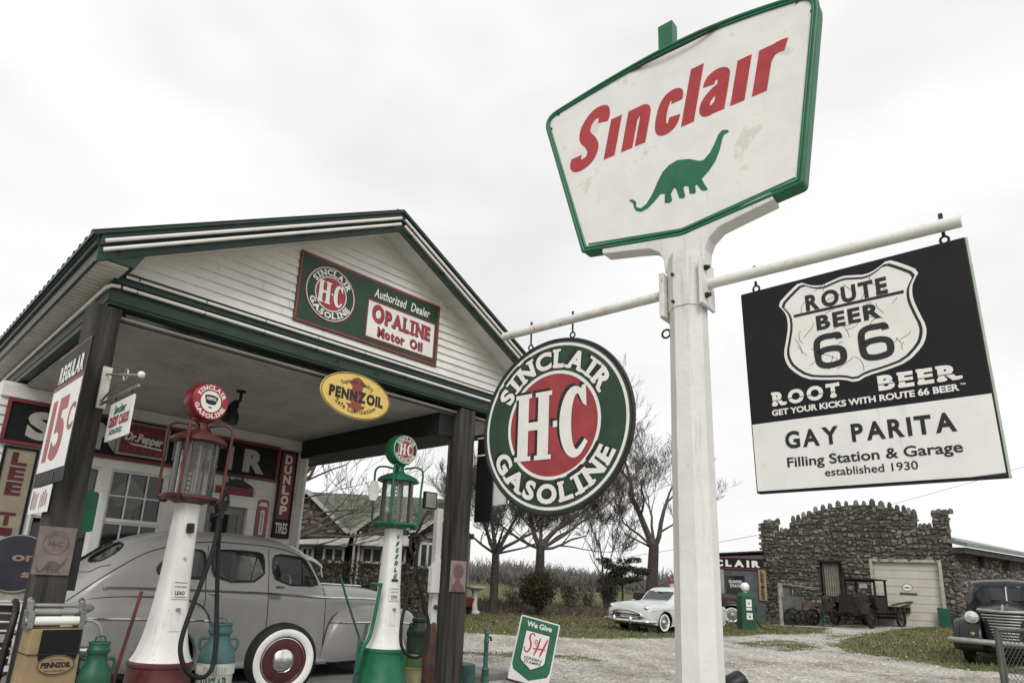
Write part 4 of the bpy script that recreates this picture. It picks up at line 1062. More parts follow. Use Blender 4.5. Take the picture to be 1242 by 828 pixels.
# left pump: nozzle hung at the right of the ring, hose looping down in front
hose(P1, [(.26, -.05, 2.12), (.27, -.12, 1.9), (.19, -.22, 1.55), (.05, -.30, 1.1), (-.03, -.36, .75), (.04, -.40, .53), (.18, -.40, .46), (.31, -.33, .52), (.36, -.25, .75), (.345, -.17, 1.2), (.32, -.10, 1.7), (.30, -.08, 2.02)])
mb = MB(); mb.tube(spline([(.26, -.05, 2.10), (.30, -.08, 2.2), (.29, -.1, 2.30), (.24, -.12, 2.27)], 5), .020, 8); mb.tube(spline([(.22, -.1, 2.0), (.31, -.1, 2.06), (.35, -.1, 2.14), (.33, -.1, 2.26)], 5), .016, 8); mb.tube([(.30, -.08, 1.98), (.29, -.08, 2.10)], .034, 10); mb.bx(.24, .32, -.12, -.06, 2.08, 2.18); mb.build('nozzle', M['dark_metal'], P1, smooth=50)
mb = MB(); mb.tube([(-.44, -.12, -.02), (-.43, -.13, .5), (-.35, -.15, 1.22)], .016, 8); mb.build('lever', M['wheel_red'], P1, smooth=50)
# right pump
hose(P2, [(.20, -.1, 2.06), (.16, -.16, 1.85), (.23, -.2, 1.6), (.10, -.26, 1.2), (-.0, -.33, .9), (.0, -.38, .62), (.13, -.42, .50), (.34, -.36, .55), (.46, -.25, .85), (.40, -.17, 1.2), (.29, -.12, 1.6), (.33, -.08, 1.95), (.28, -.06, 2.08)], .021)
mb = MB(); mb.tube(spline([(.26, -.06, 2.02), (.33, -.08, 2.15), (.36, -.1, 2.28), (.44, -.1, 2.40)], 5), .018, 8); mb.tube([(.16, -.1, 2.0), (.34, -.1, 2.05)], .02, 8); mb.tube([(.28, -.06, 1.95), (.28, -.06, 2.08)], .034, 10); mb.build('nozzle', M['dark_metal'], P2, smooth=50)
mb = MB(); mb.tube(spline([(-.40, -.1, .30), (-.38, -.14, .56), (-.31, -.16, .72), (-.27, -.16, .95), (-.22, -.16, 1.38)], 5), .022, 8); mb.tube([(-.22, -.16, 1.36), (-.36, -.16, 1.37)], .018, 8); mb.build('lever', M['sign_green'], P2, smooth=50)
mb = MB(); mb.tube(spline([(.06, -.34, .02), (.02, -.38, .12), (-.05, -.40, .16)], 5), .022, 8); mb.build('tap', M['galv'], P2, smooth=50)
mb = MB(); mb.bx(.34, .54, -.13, -.08, 2.42, 2.66); mb.build('placard', M['dark_metal'], P2, bevel=.006)
mb = MB(); mb.bx(.36, .52, -.136, -.131, 2.44, 2.64); mb.build('placard_face', M['galv'], P2)
mb = MB(); mb.prism(ell(-.41, 2.56, .085, .15, 6), lambda u, v, t: Vector((u, -.1-t, v)), 0, .01); mb.tube([(-.3, -.1, 2.55), (-.4, -.1, 2.55)], .01, 6); mb.build('tag_plate', M['pipe_white'], P2)
# teal tyre lever stand before the car
p = ony((431, 800), 6.9)
r = thing('lever_stand', 'thin teal jack stand with a long handle between the wheel and the green based pump', 'jack', (p.x, 6.9, .1), R(-30))
mb = MB(); mb.tube([(0, 0, 0), (0.03, 0, .62)], .02, 8); mb.tube([(.10, 0, .0), (.08, 0, .66), (.10, .0, .80)], .018, 8); mb.bx(-.1, .2, -.08, .08, 0, .04); mb.build('stand', M['teal'], r, smooth=40)
mb = MB(); mb.tube([(.06, 0, .55), (-.16, 0, 1.05), (-.28, 0, 1.36)], .014, 8); mb.build('handle', M['can_green'], r, smooth=40)
# loose whitewall wheel in its stand
M['rim_red'] = mat('rim_red', (.075, .020, .020), .4, var=.2)
def wheel(r, rad, wd, wall=True, rim='rim_red', cap='chrome', wire=False):
    # axis along local y, outer face at -y
    T = Matrix.Rotation(PI/2, 3, 'X')
    mb = MB(); h = wd/2
    mb.lathe([(rad*.66, -h*.8), (rad*.74, -h), (rad*.88, -h), (rad*.965, -h*.8), (rad, -h*.45), (rad, h*.45), (rad*.965, h*.8), (rad*.88, h), (rad*.74, h), (rad*.66, h*.8), (rad*.66, -h*.8)], 48, (0, 0, 0), T, caps=False)
    mb.build('tyre', M['rubber'], r, smooth=40)
    if wall:
        mb = MB(); mb.lathe([(rad*.655, h*.82), (rad*.70, h*1.015), (rad*.86, h*1.015), (rad*.87, h*.98)], 48, (0, 0, 0), T, caps=False); mb.build('whitewall', M['whitewall'], r, smooth=50)
    mb = MB(); mb.lathe([(rad*.67, h*.80), (rad*.645, h*.9), (rad*.60, h*.55), (rad*.52, h*.62), (rad*.45, h*.68), (rad*.3, h*.6), (0, h*.6)], 48, (0, 0, 0), T, caps=False); mb.lathe([(rad*.67, -h*.8), (rad*.6, -h*.3), (0, -h*.3)], 32, (0, 0, 0), T, caps=False); mb.build('rim', M[rim], r, smooth=40)
    mb = MB(); mb.lathe([(rad*.315, h*.62), (rad*.31, h*.75), (rad*.25, h*.95), (rad*.14, h*1.1), (0, h*1.15)], 40, (0, 0, 0), T, caps=False); ring = [(rad*.615, h*.62), (rad*.62, h*.72), (rad*.60, h*.74), (rad*.59, h*.62)]; mb.lathe(ring, 48, (0, 0, 0), T, caps=False); mb.build('hub_cap', M[cap], r, smooth=40)
r = thing('whitewall_wheel', 'large whitewall wheel with dark red rim and chrome cap standing before the grey sedan', 'wheel', (3.87, 6.95, .52), R(-8))
r.rotation_euler = (R(4), 0, R(-8))
wheel(r, .39, .185)
r2 = thing('wheel_stand', 'low grey block holding the whitewall wheel upright', 'stand', (3.87, 6.92, .1), R(-8))
mb = MB(); mb.prism([(-.26, 0), (.26, 0), (.19, .10), (.15, .12), (-.15, .12), (-.19, .10)], lambda u, v, t: Vector((u, t, v)), -.16, -.12); mb.bx(-.2, .2, -.12, .16, .0, .02); mb.build('block', M['steel'], r2, bevel=.006)
# ================================================================== the sign pole
PX_, PY_ = 3.921, 2.054
AU = Vector((0.078, -0.997, 0)).normalized()        # sign direction, running towards the camera's side
def pole_frame(u, z, t=0.0):
    n = AU.cross(Vector((0, 0, 1)))
    return frame(Vector((PX_, PY_, 0))+AU*u+Vector((0, 0, z))+n*t, AU, (0, 0, 1))
PO = thing('sign_pole', 'tall white octagonal sign pole with forked saddle and two cross arms', 'pole', mw=pole_frame(0, 0))
# local: x = along the arm, y = up, z = towards the viewer of the signs
TZ = Matrix.Rotation(-PI/2, 3, 'X') @ Matrix.Rotation(PI/8, 3, 'Z')
mb = MB(); mb.lathe([(.150, -.1), (.148, .0), (.142, .8), (.124, 3.33), (.124, 3.75)], 8, T=TZ); mb.build('shaft', M['pole_white'], PO)
mb = MB(); mb.lathe([(.131, 3.345), (.131, 3.70)], 8, T=TZ); mb.build('collar', M['pole_white'], PO)
mb = MB(); mb.bx(-.165, -.128, 3.30, 3.63, -.12, .10); mb.build('clamp_plate', M['pipe_white'], PO, bevel=.004)
mb = MB(); mb.bx(.128, .150, 3.33, 3.66, -.10, .12); mb.build('clamp_plate', M['pole_white'], PO, bevel=.004)
mb = MB()
for v in (3.40, 3.60):
    for u in (.15,): mb.tube([(u, v, .06), (u+.035, v, .06)], .014, 6); mb.tube([(u, v, .06), (u+.018, v, .06)], .022, 6)
    mb.tube([(-.05, v-.02, .118), (-.05, v-.02, .136)], .012, 6)
mb.build('bolt', M['dark_metal'], PO)
mb = MB(); mb.tube([(.0, 3.505, 0), (1.54, 3.50, 0)], .036, 14); mb.build('arm', M['white_paint'], PO, smooth=40)
mb = MB(); mb.tube([(-.13, 3.505, 0), (-1.63, 3.498, 0)], .034, 14); mb.build('arm', M['pipe_white'], PO, smooth=40)
mb = MB(); mb.tube([Vector((-.15+.03*math.cos(a), 3.20+.03*math.sin(a), .03)) for a in [k*PI/6 for k in range(12)]], .008, 6, closed=True); mb.tube([(-.125, 3.20, .03), (-.10, 3.2, .03)], .01, 6); mb.build('eye_ring', M['dark_metal'], PO, smooth=40)
# saddle: forked box that carries the sign
S0 = [(-.673, 4.045), (-.667, 3.975)]
lc = [(-.40, 3.925), (-.27, 3.895), (-.20, 3.845), (-.165, 3.77), (-.158, 3.67)]
rcv = [(.128, 3.67), (.135, 3.77), (.165, 3.84), (.235, 3.90), (.37, 3.93)]
sad = S0+lc+rcv+[(.60, 3.975), (.59, 4.045), (.0, 3.925)]
mb = MB(); mb.prism(sad[::-1] if False else sad, UVN, -.12, .012); o = mb.build('saddle', M['pole_white'], PO, bevel=.006); fix_normals(o)
# ------------------------------------------------------------------ top sign
SG = thing('brand_sign', 'large white five sided brand sign with red name and green animal topping the pole', 'sign', mw=pole_frame(-.03, 4.6))
def rp(pts, rads, n=6):
    out = []
    m = len(pts)
    for i in range(m):
        p = Vector(pts[i]); a = (Vector(pts[i-1])-p); b = (Vector(pts[(i+1) % m])-p); r_ = rads[i]
        if r_ <= 0: out.append(tuple(p)); continue
        an = a.normalized(); bn = b.normalized(); p0 = p+an*r_; p1 = p+bn*r_
        for k in range(n+1):
            t = k/n; out.append(tuple((1-t)**2*p0+2*t*(1-t)*p+t*t*p1))
    return out
U0, Z0 = -.03, 4.6
def L(pts): return [(u-U0, v-Z0) for u, v in pts]
base = [(-.861, 4.04), (-.03, 3.915), (.80, 4.035), (1.005, 5.445), (.55, 5.57), (-.03, 5.61), (-.61, 5.57), (-1.29, 5.475)]
base = [(-.855, 4.045), (-.03, 3.918), (.785, 4.025), (.985, 5.42), (.45, 5.555), (-.03, 5.60), (-.60, 5.575), (-1.275, 5.49)]
rad = [.03, .0, .03, .16, .3, .25, .3, .16]
outer = rp(L(base), rad)
ctr = Vector((-.11, 4.80))
def inset(P, d):
    out = []; m = len(P)
    for i in range(m):
        a = Vector(P[i-1]); p = Vector(P[i]); b = Vector(P[(i+1) % m])
        e1 = (p-a); e2 = (b-p)
        e1 = e1.normalized() if e1.length > 1e-6 else e2.normalized(); e2 = e2.normalized() if e2.length > 1e-6 else e1
        n_ = Vector((-(e1+e2).y, (e1+e2).x)).normalized(); out.append(tuple(p+n_*d))
    return out
mb = MB(); mb.prism(outer, UVN, -.095, -.005); o = mb.build('case', mat('case_green', (.014, .12, .06), .45, var=.2), SG); fix_normals(o)
for d, z_, rr_, mm, rk_ in ((.016, .002, .017, 'sign_green', .14), (.046, .004, .011, 'sign_green', .11)):
    q = rp(inset(L(base), d), [.01, .0, .01, rk_, .3, .25, .3, rk_]); mb = MB(); mb.tube([(u, v, z_) for u, v in q], rr_, 8, closed=True); mb.build('border_tube', M[mm], SG, smooth=60)
face_m = mat('sign_face', (0.76, 0.745, 0.715), 0.45, var=0.05, scale=3, spots=((.64, .62, .585), .585, 3.0), bump=.03, bscale=3, runs=((.56, .53, .48), .60, (14, 1.4, 14)))
q = rp(inset(L(base), .040), [.0, .0, .0, .12, .3, .25, .3, .12]); mb = MB(); mb.sheet(q, UVN, .001); mb.build('face', face_m, SG)
# green line along the lower edge
mb = MB()
mb.sheet(L([(-.80, 4.095), (-.03, 3.968), (-.03, 3.985), (-.80, 4.112)]), UVN, .0025); mb.sheet(L([(-.03, 3.968), (.74, 4.075), (.74, 4.092), (-.03, 3.985)]), UVN, .0025)
mb.build('lower_line', M['sign_green'], SG)
mb = MB()
def thick(mb, pts, w, t, sub=7, org=(0, 0), sh=.20, smooth_=True):
    # constant-width stroke, slanted afterwards
    q = spline([(u, v, 0) for u, v in pts], sub) if smooth_ else [Vector((u, v, 0)) for u, v in pts]
    Lp, Rp = [], []
    for i, p in enumerate(q):
        d = q[min(i+1, len(q)-1)]-q[max(i-1, 0)]; d = Vector((d.x, d.y, 0)).normalized(); nn = Vector((-d.y, d.x, 0))*w/2
        Lp.append(p+nn); Rp.append(p-nn)
    n = len(q); mb.add([(org[0]+p.x+sh*p.y, org[1]+p.y, t) for p in Lp+Rp], [(i, n+i, n+i+1, i+1) for i in range(n-1)])
zb = 4.815
o_ = lambda u: (u-U0, zb-Z0)
X = .345; Wd = .100
def stem(u, h, t, w=Wd): thick(mb, [(0, 0), (0, h)], w, t, 1, o_(u), smooth_=False)
# S
thick(mb, [(-.135, .135), (-.13, .07), (-.075, .04), (.0, .065), (.022, .14), (-.02, .22), (-.088, .30), (-.09, .395), (-.03, .468), (.05, .46), (.075, .40), (.068, .36)], .104, .003, 6, o_(-.815))
stem(-.615, X, .003)
stem(-.458, X, .003); thick(mb, [(.0, .23), (.03, .285), (.075, .30), (.108, .275), (.115, .22), (.115, .12), (.115, .0)], .090, .0033, 6, o_(-.458))
thick(mb, [(.075, .235), (.07, .29), (.03, .312), (-.015, .29), (-.035, .22), (-.035, .12), (-.015, .055), (.03, .035), (.07, .06), (.08, .12)], .090, .003, 6, o_(-.158))
stem(.040, .46, .003)
thick(mb, [(-.055, .245), (-.045, .295), (.0, .312), (.045, .29), (.055, .23), (.055, .0)], .088, .003, 6, o_(.215)); thick(mb, [(.05, .20), (-.01, .175), (-.055, .12), (-.05, .055), (-.005, .035), (.045, .07)], .078, .0033, 6, o_(.215))
stem(.405, X, .003)
stem(.555, X, .003); thick(mb, [(.0, .20), (.03, .275), (.075, .305), (.135, .30)], .090, .0033, 6, o_(.555))
mb.build('lettering', mat('name_red', (.40, .035, .04), .45, var=.12, scale=6, spots=((.20, .05, .05), .70, 7)), SG)
mb = MB(); mb.sheet([(u-U0, v-Z0) for u, v in DINO][::-1], UVN, .003); mb.build('animal_emblem', M['sign_green'], SG)
mb = MB(); mb.bx(-.18-U0, -.06-U0, 5.58-Z0, 5.83-Z0, -.10, -.01); mb.tube([(-.14-U0, 5.83-Z0, -.1), (-.14-U0, 5.90-Z0, -.1)], .006, 6); mb.build('top_bracket', M['sign_green'], SG, bevel=.008)
mb = MB(); mb.tube(spline([(-.62-U0, 5.56-Z0, -.05), (-.3-U0, 5.52-Z0, .02), (.1-U0, 5.50-Z0, .03), (.4-U0, 5.545-Z0, .0)], 6), .009, 6); mb.build('cable', M['black_paint'], SG, smooth=40)
mb = MB()
for (u, v) in outer[::4]: 
    c = Vector((u, v))*.955; mb.tube([(c.x, c.y, .0), (c.x, c.y, .010)], .009, 6)
mb.build('screw', M['dark_metal'], SG)
# ------------------------------------------------------------------ round sign on the left arm
HC = thing('round_sign', 'large round enamel sign with green ring and red centre hanging from the left arm', 'sign', mw=pole_frame(-1.111, 2.672))
mb = MB(); mb.prism(ell(0, 0, .69, .69, 80), UVN, -.030, -.006); mb.build('panel', M['deep_green'], HC)
mb = MB(); mb.tube([(u, v, -.014) for u, v in ell(0, 0, .688, .688, 80)], .014, 8, closed=True); mb.build('steel_rim', M['dark_metal'], HC, smooth=60)
mb = MB(); ring_strip(mb, ell(0, 0, .675, .675, 80), ell(0, 0, .653, .653, 80), UVN, -.002); mb.build('dark_line', M['deep_green'], HC)
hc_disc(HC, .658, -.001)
mb = MB()
for u in (-.245, .16): 
    zt = 3.50-2.672
    v0 = math.sqrt(.69**2-u*u); mb.tube([(u, zt-.03, 0-.02), (u, v0+.06, -.02)], .008, 6); mb.tube([(u, zt+.03, -.02), (u, zt+.075, -.02)], .010, 6); mb.tube([Vector((u+.022*math.cos(a), v0+.035+.022*math.sin(a), -.02)) for a in [k*PI/5 for k in range(10)]], .007, 6, closed=True); mb.tube([(u, v0+.015, -.02), (u, v0-.05, -.02)], .008, 6)
mb.build('hanger', M['dark_metal'], HC, smooth=40)
# ------------------------------------------------------------------ root beer sign on the right arm
RB = thing('root_beer_sign', 'square black and white hanging sign with white highway shield on the right arm', 'sign', mw=pole_frame(.965, 2.74) @ Matrix.Rotation(R(1.4), 4, 'Z'))
UB, VB = .965, 2.74
ca, sa = math.cos(-R(1.4)), math.sin(-R(1.4))
def lb(u, v):
    x, y = u-UB, v-VB
    # measured in the plane before the slight swing of the sign is taken out
    return (x*ca-y*sa, x*sa+y*ca)
hwid, hh = .595, .650
mb = MB(); mb.prism([(-hwid, -hh), (hwid, -hh), (hwid, hh), (-hwid, hh)], UVN, -.06, -.003); mb.build('case', M['sign_black'], RB, bevel=.006)
mb = MB(); mb.bx(hwid, hwid+.010, -hh, hh, -.055, -.012); mb.build('edge_strip', mat('edge_green', (.42, .50, .42), .5), RB)
ZB = -.227
mb = MB(); mb.sheet([(-hwid+.012, ZB), (hwid-.012, ZB), (hwid-.012, hh-.012), (-hwid+.012, hh-.012)], UVN, -.0015); mb.build('black_field', M['sign_black'], RB)
mb = MB(); mb.sheet([(-hwid+.008, -hh+.012), (hwid-.008, -hh+.012), (hwid-.008, ZB), (-hwid+.008, ZB)], UVN, -.0010); mb.build('white_field', M['sign_white'], RB)
half = [(0, .628), (.115, .585)]  # right half from the top centre; mirrored
sh_r = [(0, .600), (.055, .588), (.12, .572), (.18, .592), (.235, .632), (.30, .585), (.375, .518), (.345, .47), (.328, .43), (.325, .36), (.345, .27), (.366, .19), (.358, .13), (.334, .08), (.26, .008), (.155, -.018), (.06, -.032), (.0, -.062)]
shp = [(-x, y) for x, y in sh_r[::-1]]+sh_r[1:-1]
shp = smooth_poly(shp, 1)
def sc(P, kx, ky, cy=.28): return [(x*kx, cy+(y-cy)*ky) for x, y in P]
mb = MB(); mb.sheet(shp[::-1], UVN, 0.0); mb.build('shield', M['letter_white'], RB)
mb = MB(); ring_strip(mb, sc(shp, .955, .955), sc(shp, .915, .915), UVN, .0012); mb.sheet([(-.288, .407), (.288, .407), (.288, .425), (-.288, .425)], UVN, .0014)
lw = lambda s, b, **k: text(mb, s, b, .0016, **k)
line_text(mb, 'ROUTE', (-.215, .434, .215, .532), .0016, bold=.045, serif=False, gap=.11); line_text(mb, 'BEER', (-.168, .297, .168, .386), .0016, bold=.045, serif=False, gap=.11)
for x0 in (-.112, .122):      # square shouldered sixes
    P6 = [(.055, .165), (.05, .19), (.02, .192), (-.03, .192), (-.062, .17), (-.068, .11), (-.062, .04), (-.03, .016), (.03, .016), (.064, .035), (.064, .09), (.03, .112), (-.03, .112), (-.06, .095)]
    thick(mb, P6, .036, .0016, 5, (x0, .052), 0.0)
# fine cracks in the enamel
for k in range(46):
    x, y = rnd(-.27, .27), rnd(.0, .56); a = rnd(0, PI); ln = rnd(.03, .11)
    P = [(x, y)]
    for j in range(3): a += rnd(-.5, .5); P.append((P[-1][0]+math.cos(a)*ln/3, P[-1][1]+math.sin(a)*ln/3))
    if all(abs(px) < .30-.12*(py > .5)-.25*max(0, .12-py)*6 and py > .0 for px, py in P):
        for j in range(3):
            a0, b0 = Vector(P[j]), Vector(P[j+1]); nn = Vector((-(b0-a0).y, (b0-a0).x)).normalized()*.0012
            mb.sheet([tuple(a0+nn), tuple(b0+nn), tuple(b0-nn), tuple(a0-nn)], UVN, .0011)
mb.build('shield_lettering', M['letter_black'], RB)
mb = MB()
for s, b in (('ROOT', (-.455, -.125, -.085, -.045)), ('BEER', (.105, -.125, .475, -.045))):
    line_text(mb, s, b, .0008, bold=.055, serif=True, gap=.14, slab=.14)
text(mb, 'GET YOUR KICKS WITH ROUTE 66 BEER', (-.465, -.188, .462, -.152), .0008, bold=.035); text(mb, 'TM', (.468, -.162, .49, -.152), .0008)
mb.build('white_lettering', M['letter_white'], RB)
mb = MB()
for u0, u1 in ((-.46, -.08), (.10, .48)): mb.sheet([(u0, -.098), (u1, -.098), (u1, -.0945), (u0, -.0945)], UVN, .0026)
line_text(mb, 'GAY PARITA', (-.405, -.395, .425, -.295), .0010, bold=.035, serif=False, gap=.12, sizes=[1, 1, 1, 1, 1, 1, 1, 1, 1, 1])
text(mb, 'Filling Station & Garage', (-.405, -.508, .435, -.450), .0010, bold=.018); text(mb, 'established 1930', (-.21, -.578, .235, -.532), .0010, bold=.01)
mb.build('black_lettering', M['letter_black'], RB)
mb = MB(); mb.sheet([(.40, -hh+.005), (hwid-.005, -hh+.005), (hwid-.005, -hh+.022), (.45, -hh+.012)], UVN, -.0004); mb.build('edge_wear', M['dark_metal'], RB)
mb = MB()
for u in (-.505, .505):
    zt = 3.50-2.74; v0 = hh
    mb.tube([(u, zt+.03, -.04), (u, zt+.08, -.04)], .011, 6); mb.tube([(u, zt-.03, -.04), (u, v0+.05, -.04)], .009, 6); mb.tube([Vector((u+.020*math.cos(a), v0+.028+.022*math.sin(a), -.04)) for a in [k*PI/5 for k in range(10)]], .007, 6, closed=True)
mb.build('hanger', M['dark_metal'], RB, smooth=40)
# dark box at the foot of the pole
p = onz((889, 826), .12)
o = MB(); o.prism([(-.22, -.12), (.22, -.12), (.24, .06), (.16, .12), (-.16, .10), (-.25, .02)], lambda u, v, t: Vector((u, v, t)), 0, .22)
# ================================================================== vehicles
from mathutils.bvhtree import BVHTree
def cr(P, t):
    # Catmull-Rom through a list of equal-length vectors, t in [0, len-1]
    i = min(int(t), len(P)-2); f = t-i
    p0, p1, p2, p3 = P[max(i-1, 0)], P[i], P[i+1], P[min(i+2, len(P)-1)]
    return [0.5*(2*b+(c-a)*f+(2*a-5*b+4*c-d)*f*f+(3*b-a-3*c+d)*f**3) for a, b, c, d in zip(p0, p1, p2, p3)]
def loft(stations, nx=6, ns=5, mirror=True, closed_bottom=True):
    # stations: (x, [(y,z)...]) half sections from bottom to top centre; returns verts, faces of the whole skin
    xs = [s[0] for s in stations]; secs = [[c for p in s[1] for c in p] for s in stations]
    full = [[x]+s for x, s in zip(xs, secs)]
    rows = []
    for i in range(len(full)-1):
        for k in range(nx): rows.append(cr(full, i+k/nx))
    rows.append(full[-1])
    m = (len(full[0])-1)//2
    V = []; 
    for r in rows:
        pts = [[r[1+2*j], r[2+2*j]] for j in range(m)]
        half = []
        for j in range(m-1):
            for k in range(ns): half.append(cr(pts, j+k/ns))
        half.append(pts[-1])
        ring = [(r[0], -max(y, 0), z) for y, z in half]
        if mirror: ring += [(r[0], max(y, 0), z) for y, z in half[::-1][1:]]
        V.append(ring)
    n = len(V[0]); F = []
    for i in range(len(V)-1):
        for j in range(n-1): F.append((i*n+j, (i+1)*n+j, (i+1)*n+j+1, i*n+j+1))
        if mirror and closed_bottom: F.append((i*n+n-1, (i+1)*n+n-1, (i+1)*n, i*n))
    if mirror:
        F.append(tuple(range(n))); F.append(tuple((len(V)-1)*n+k for k in range(n-1, -1, -1)))
    return [p for r in V for p in r], F
def inpoly(x, y, P):
    c = False; j = len(P)-1
    for i in range(len(P)):
        xi, yi = P[i]; xj, yj = P[j]
        if (yi > y) != (yj > y) and x < (xj-xi)*(y-yi)/(yj-yi)+xi: c = not c
        j = i
    return c
def nearest(p, P):
    best = None; bd = 1e9; p = Vector(p)
    for i in range(len(P)):
        a, b = Vector(P[i-1]), Vector(P[i]); d = b-a
        t = max(0, min(1, (p-a).dot(d)/max(d.length_squared, 1e-12))); q = a+d*t
        if (q-p).length < bd: bd = (q-p).length; best = q
    return best
def open_holes(V, F, holes):
    # holes: (axis, poly, test): drop the faces inside each outline and draw the rim in onto it
    V = [list(v) for v in V]
    for ax, poly, test in holes:
        ia, ib = (0, 2) if ax == 'y' else (1, 2)
        keep, drop = [], []
        for f in F:
            c = [sum(V[i][k] for i in f)/len(f) for k in range(3)]
            (drop if len(f) < 5 and test(c) and inpoly(c[ia], c[ib], poly) else keep).append(f)
        ring = set(i for f in drop for i in f) & set(i for f in keep for i in f)
        for i in ring:
            q = nearest((V[i][ia], V[i][ib]), poly); V[i][ia], V[i][ib] = q.x, q.y
        F = keep
    return V, F
def shade(o, a=35):
    o.data.polygons.foreach_set('use_smooth', [True]*len(o.data.polygons)); o.data.set_sharp_from_angle(angle=R(a)); return o
def skin(name, st, m, root, thick=0.0, nx=6, ns=5, sm=40, holes=()):
    V, F = loft(st, nx, ns)
    bv = BVHTree.FromPolygons([Vector(v) for v in V], F)
    if holes: V, F = open_holes(V, F, holes)
    mb = MB(); mb.add(V, F); o = mb.build(name, m, root); fix_normals(o)
    if thick:
        s = o.modifiers.new('skin', 'SOLIDIFY'); s.thickness = thick; s.offset = -1
    shade(o, sm)
    return o, bv
def side_pt(bv, x, z, sgn=-1, off=0.0):
    h = bv.ray_cast(Vector((x, sgn*3, z)), Vector((0, -sgn, 0)))
    if h[0] is None: return Vector((x, sgn*.8, z))
    nn = h[1] if h[1].y*sgn > 0 else -h[1]
    return h[0]+nn*off
def seam(mb, bv, pts, r=.004, sgn=-1, off=.0, n=6):
    q = spline([(x, 0, z) for x, z in pts], n); mb.tube([side_pt(bv, p.x, p.z, sgn, off) for p in q], r, 6)
def prism_y(poly, y0, y1):
    mb = MB(); mb.prism(poly, lambda u, v, t: Vector((u, t, v)), y0, y1); return mb
def cyl_y(x, z, r, y0, y1, n=40):
    return prism_y(ell(x, z, r, r, n), y0, y1)

# ------------------------------------------------------------------ grey sedan
CAR = thing('sedan', 'grey round backed vintage sedan parked under the station canopy', 'car', (1.88, 8.92, .1))
def sec(ws, wb, zb, wu, zu, wr, zr, zt, zs=.22):
    return [(0, zs), (ws*.9, zs), (ws, zs+.06), (wb*.985, .60), (wb, zb-.12), (wb*.985, zb), (wu, zu), (wr, zr), (wr*.62, zt-.022), (0, zt)]
bst = [(.02, sec(.50, .50, .66, .47, .70, .40, .74, .78, .34)), (.10, sec(.62, .63, .86, .57, .93, .47, .99, 1.03, .28)), (.28, sec(.70, .72, .98, .66, 1.10, .52, 1.20, 1.26)), (.50, sec(.74, .77, 1.05, .71, 1.24, .56, 1.38, 1.47)),
       (.80, sec(.78, .80, 1.08, .745, 1.33, .60, 1.55, 1.66)), (1.20, sec(.80, .82, 1.09, .765, 1.36, .64, 1.65, 1.765)), (1.80, sec(.81, .83, 1.08, .775, 1.36, .66, 1.69, 1.81)), (2.35, sec(.81, .83, 1.07, .775, 1.35, .655, 1.68, 1.80)),
       (2.75, sec(.80, .82, 1.06, .76, 1.33, .63, 1.62, 1.735)), (3.02, sec(.79, .81, 1.05, .74, 1.29, .60, 1.50, 1.62)), (3.26, sec(.77, .79, 1.04, .68, 1.14, .52, 1.19, 1.30)), (3.40, sec(.75, .76, 1.03, .60, 1.12, .44, 1.165, 1.19)), (3.9, sec(.66, .67, 1.01, .54, 1.10, .38, 1.15, 1.18)), (4.35, sec(.54, .56, .99, .46, 1.07, .32, 1.12, 1.155)), (4.60, sec(.40, .42, .92, .35, 1.0, .25, 1.06, 1.09)), (4.71, sec(.22, .22, .74, .18, .82, .13, .88, .91, .34))]
def egg(pts, it=2): return smooth_poly(pts, it)
w_q = egg([(.93, 1.28), (1.02, 1.24), (1.44, 1.215), (1.51, 1.23), (1.51, 1.50), (1.44, 1.56), (1.22, 1.53), (1.0, 1.40)])
w_r = egg([(1.58, 1.20), (2.27, 1.19), (2.27, 1.52), (2.21, 1.575), (1.64, 1.575), (1.58, 1.52)])
w_f = egg([(2.39, 1.19), (3.09, 1.17), (3.08, 1.24), (2.92, 1.50), (2.84, 1.545), (2.45, 1.565), (2.39, 1.51)])
holes = []
for s in (-1, 1):
    for w in (w_q, w_r, w_f): holes.append(('y', w, lambda c, s=s: c[1]*s > .3))
    holes.append(('x', rrect(min(s*.03, s*.56), 1.235, max(s*.03, s*.56), 1.50, .06), lambda c: c[0] > 2.8))
    holes.append(('x', egg([(s*.03, 1.36), (s*.40, 1.34), (s*.50, 1.40), (s*.44, 1.53), (s*.30, 1.58), (s*.03, 1.60)]), lambda c: c[0] < 1))
    for x in (1.14, 4.12): holes.append(('y', ell(x, .33, .36, .36, 40), lambda c, s=s: c[1]*s > .2))
body, bv = skin('body', bst, M['car_grey'], CAR, .02, 14, 9, 38, holes)
# fenders
def fsec(w, zt, zb=.22, yi=.55): return [(yi, zt-.02), (yi+.12, zt), (max(w-.10, yi+.14), zt-.035), (max(w-.015, yi+.17), zt-.16), (w, (zt+zb)/2), (w-.01, zb+.12), (w-.05, zb)]
def fender(name, st, sgn, arch, m, root, sm=40):
    V, F = loft(st, 10, 8, mirror=False)
    V = [(x, y*(-sgn), z) for x, y, z in V]      # loft gives -y
    bvf = BVHTree.FromPolygons([Vector(v) for v in V], F)
    if arch: V, F = open_holes(V, F, [('y', ell(*arch, 44), lambda c: True)])
    mb = MB(); mb.add(V, F); o = mb.build(name, m, root); fix_normals(o)
    s = o.modifiers.new('skin', 'SOLIDIFY'); s.thickness = .02; s.offset = 0
    shade(o, sm)
    return o, bvf
rf = [(.02, fsec(.60, .66, .36)), (.07, fsec(.74, .82, .32)), (.2, fsec(.85, .93, .27)), (.5, fsec(.905, .995, .22)), (.9, fsec(.925, 1.01, .20)), (1.25, fsec(.925, .995, .20)), (1.48, fsec(.91, .94, .20)), (1.60, fsec(.885, .84, .2)), (1.68, fsec(.84, .62, .2))]
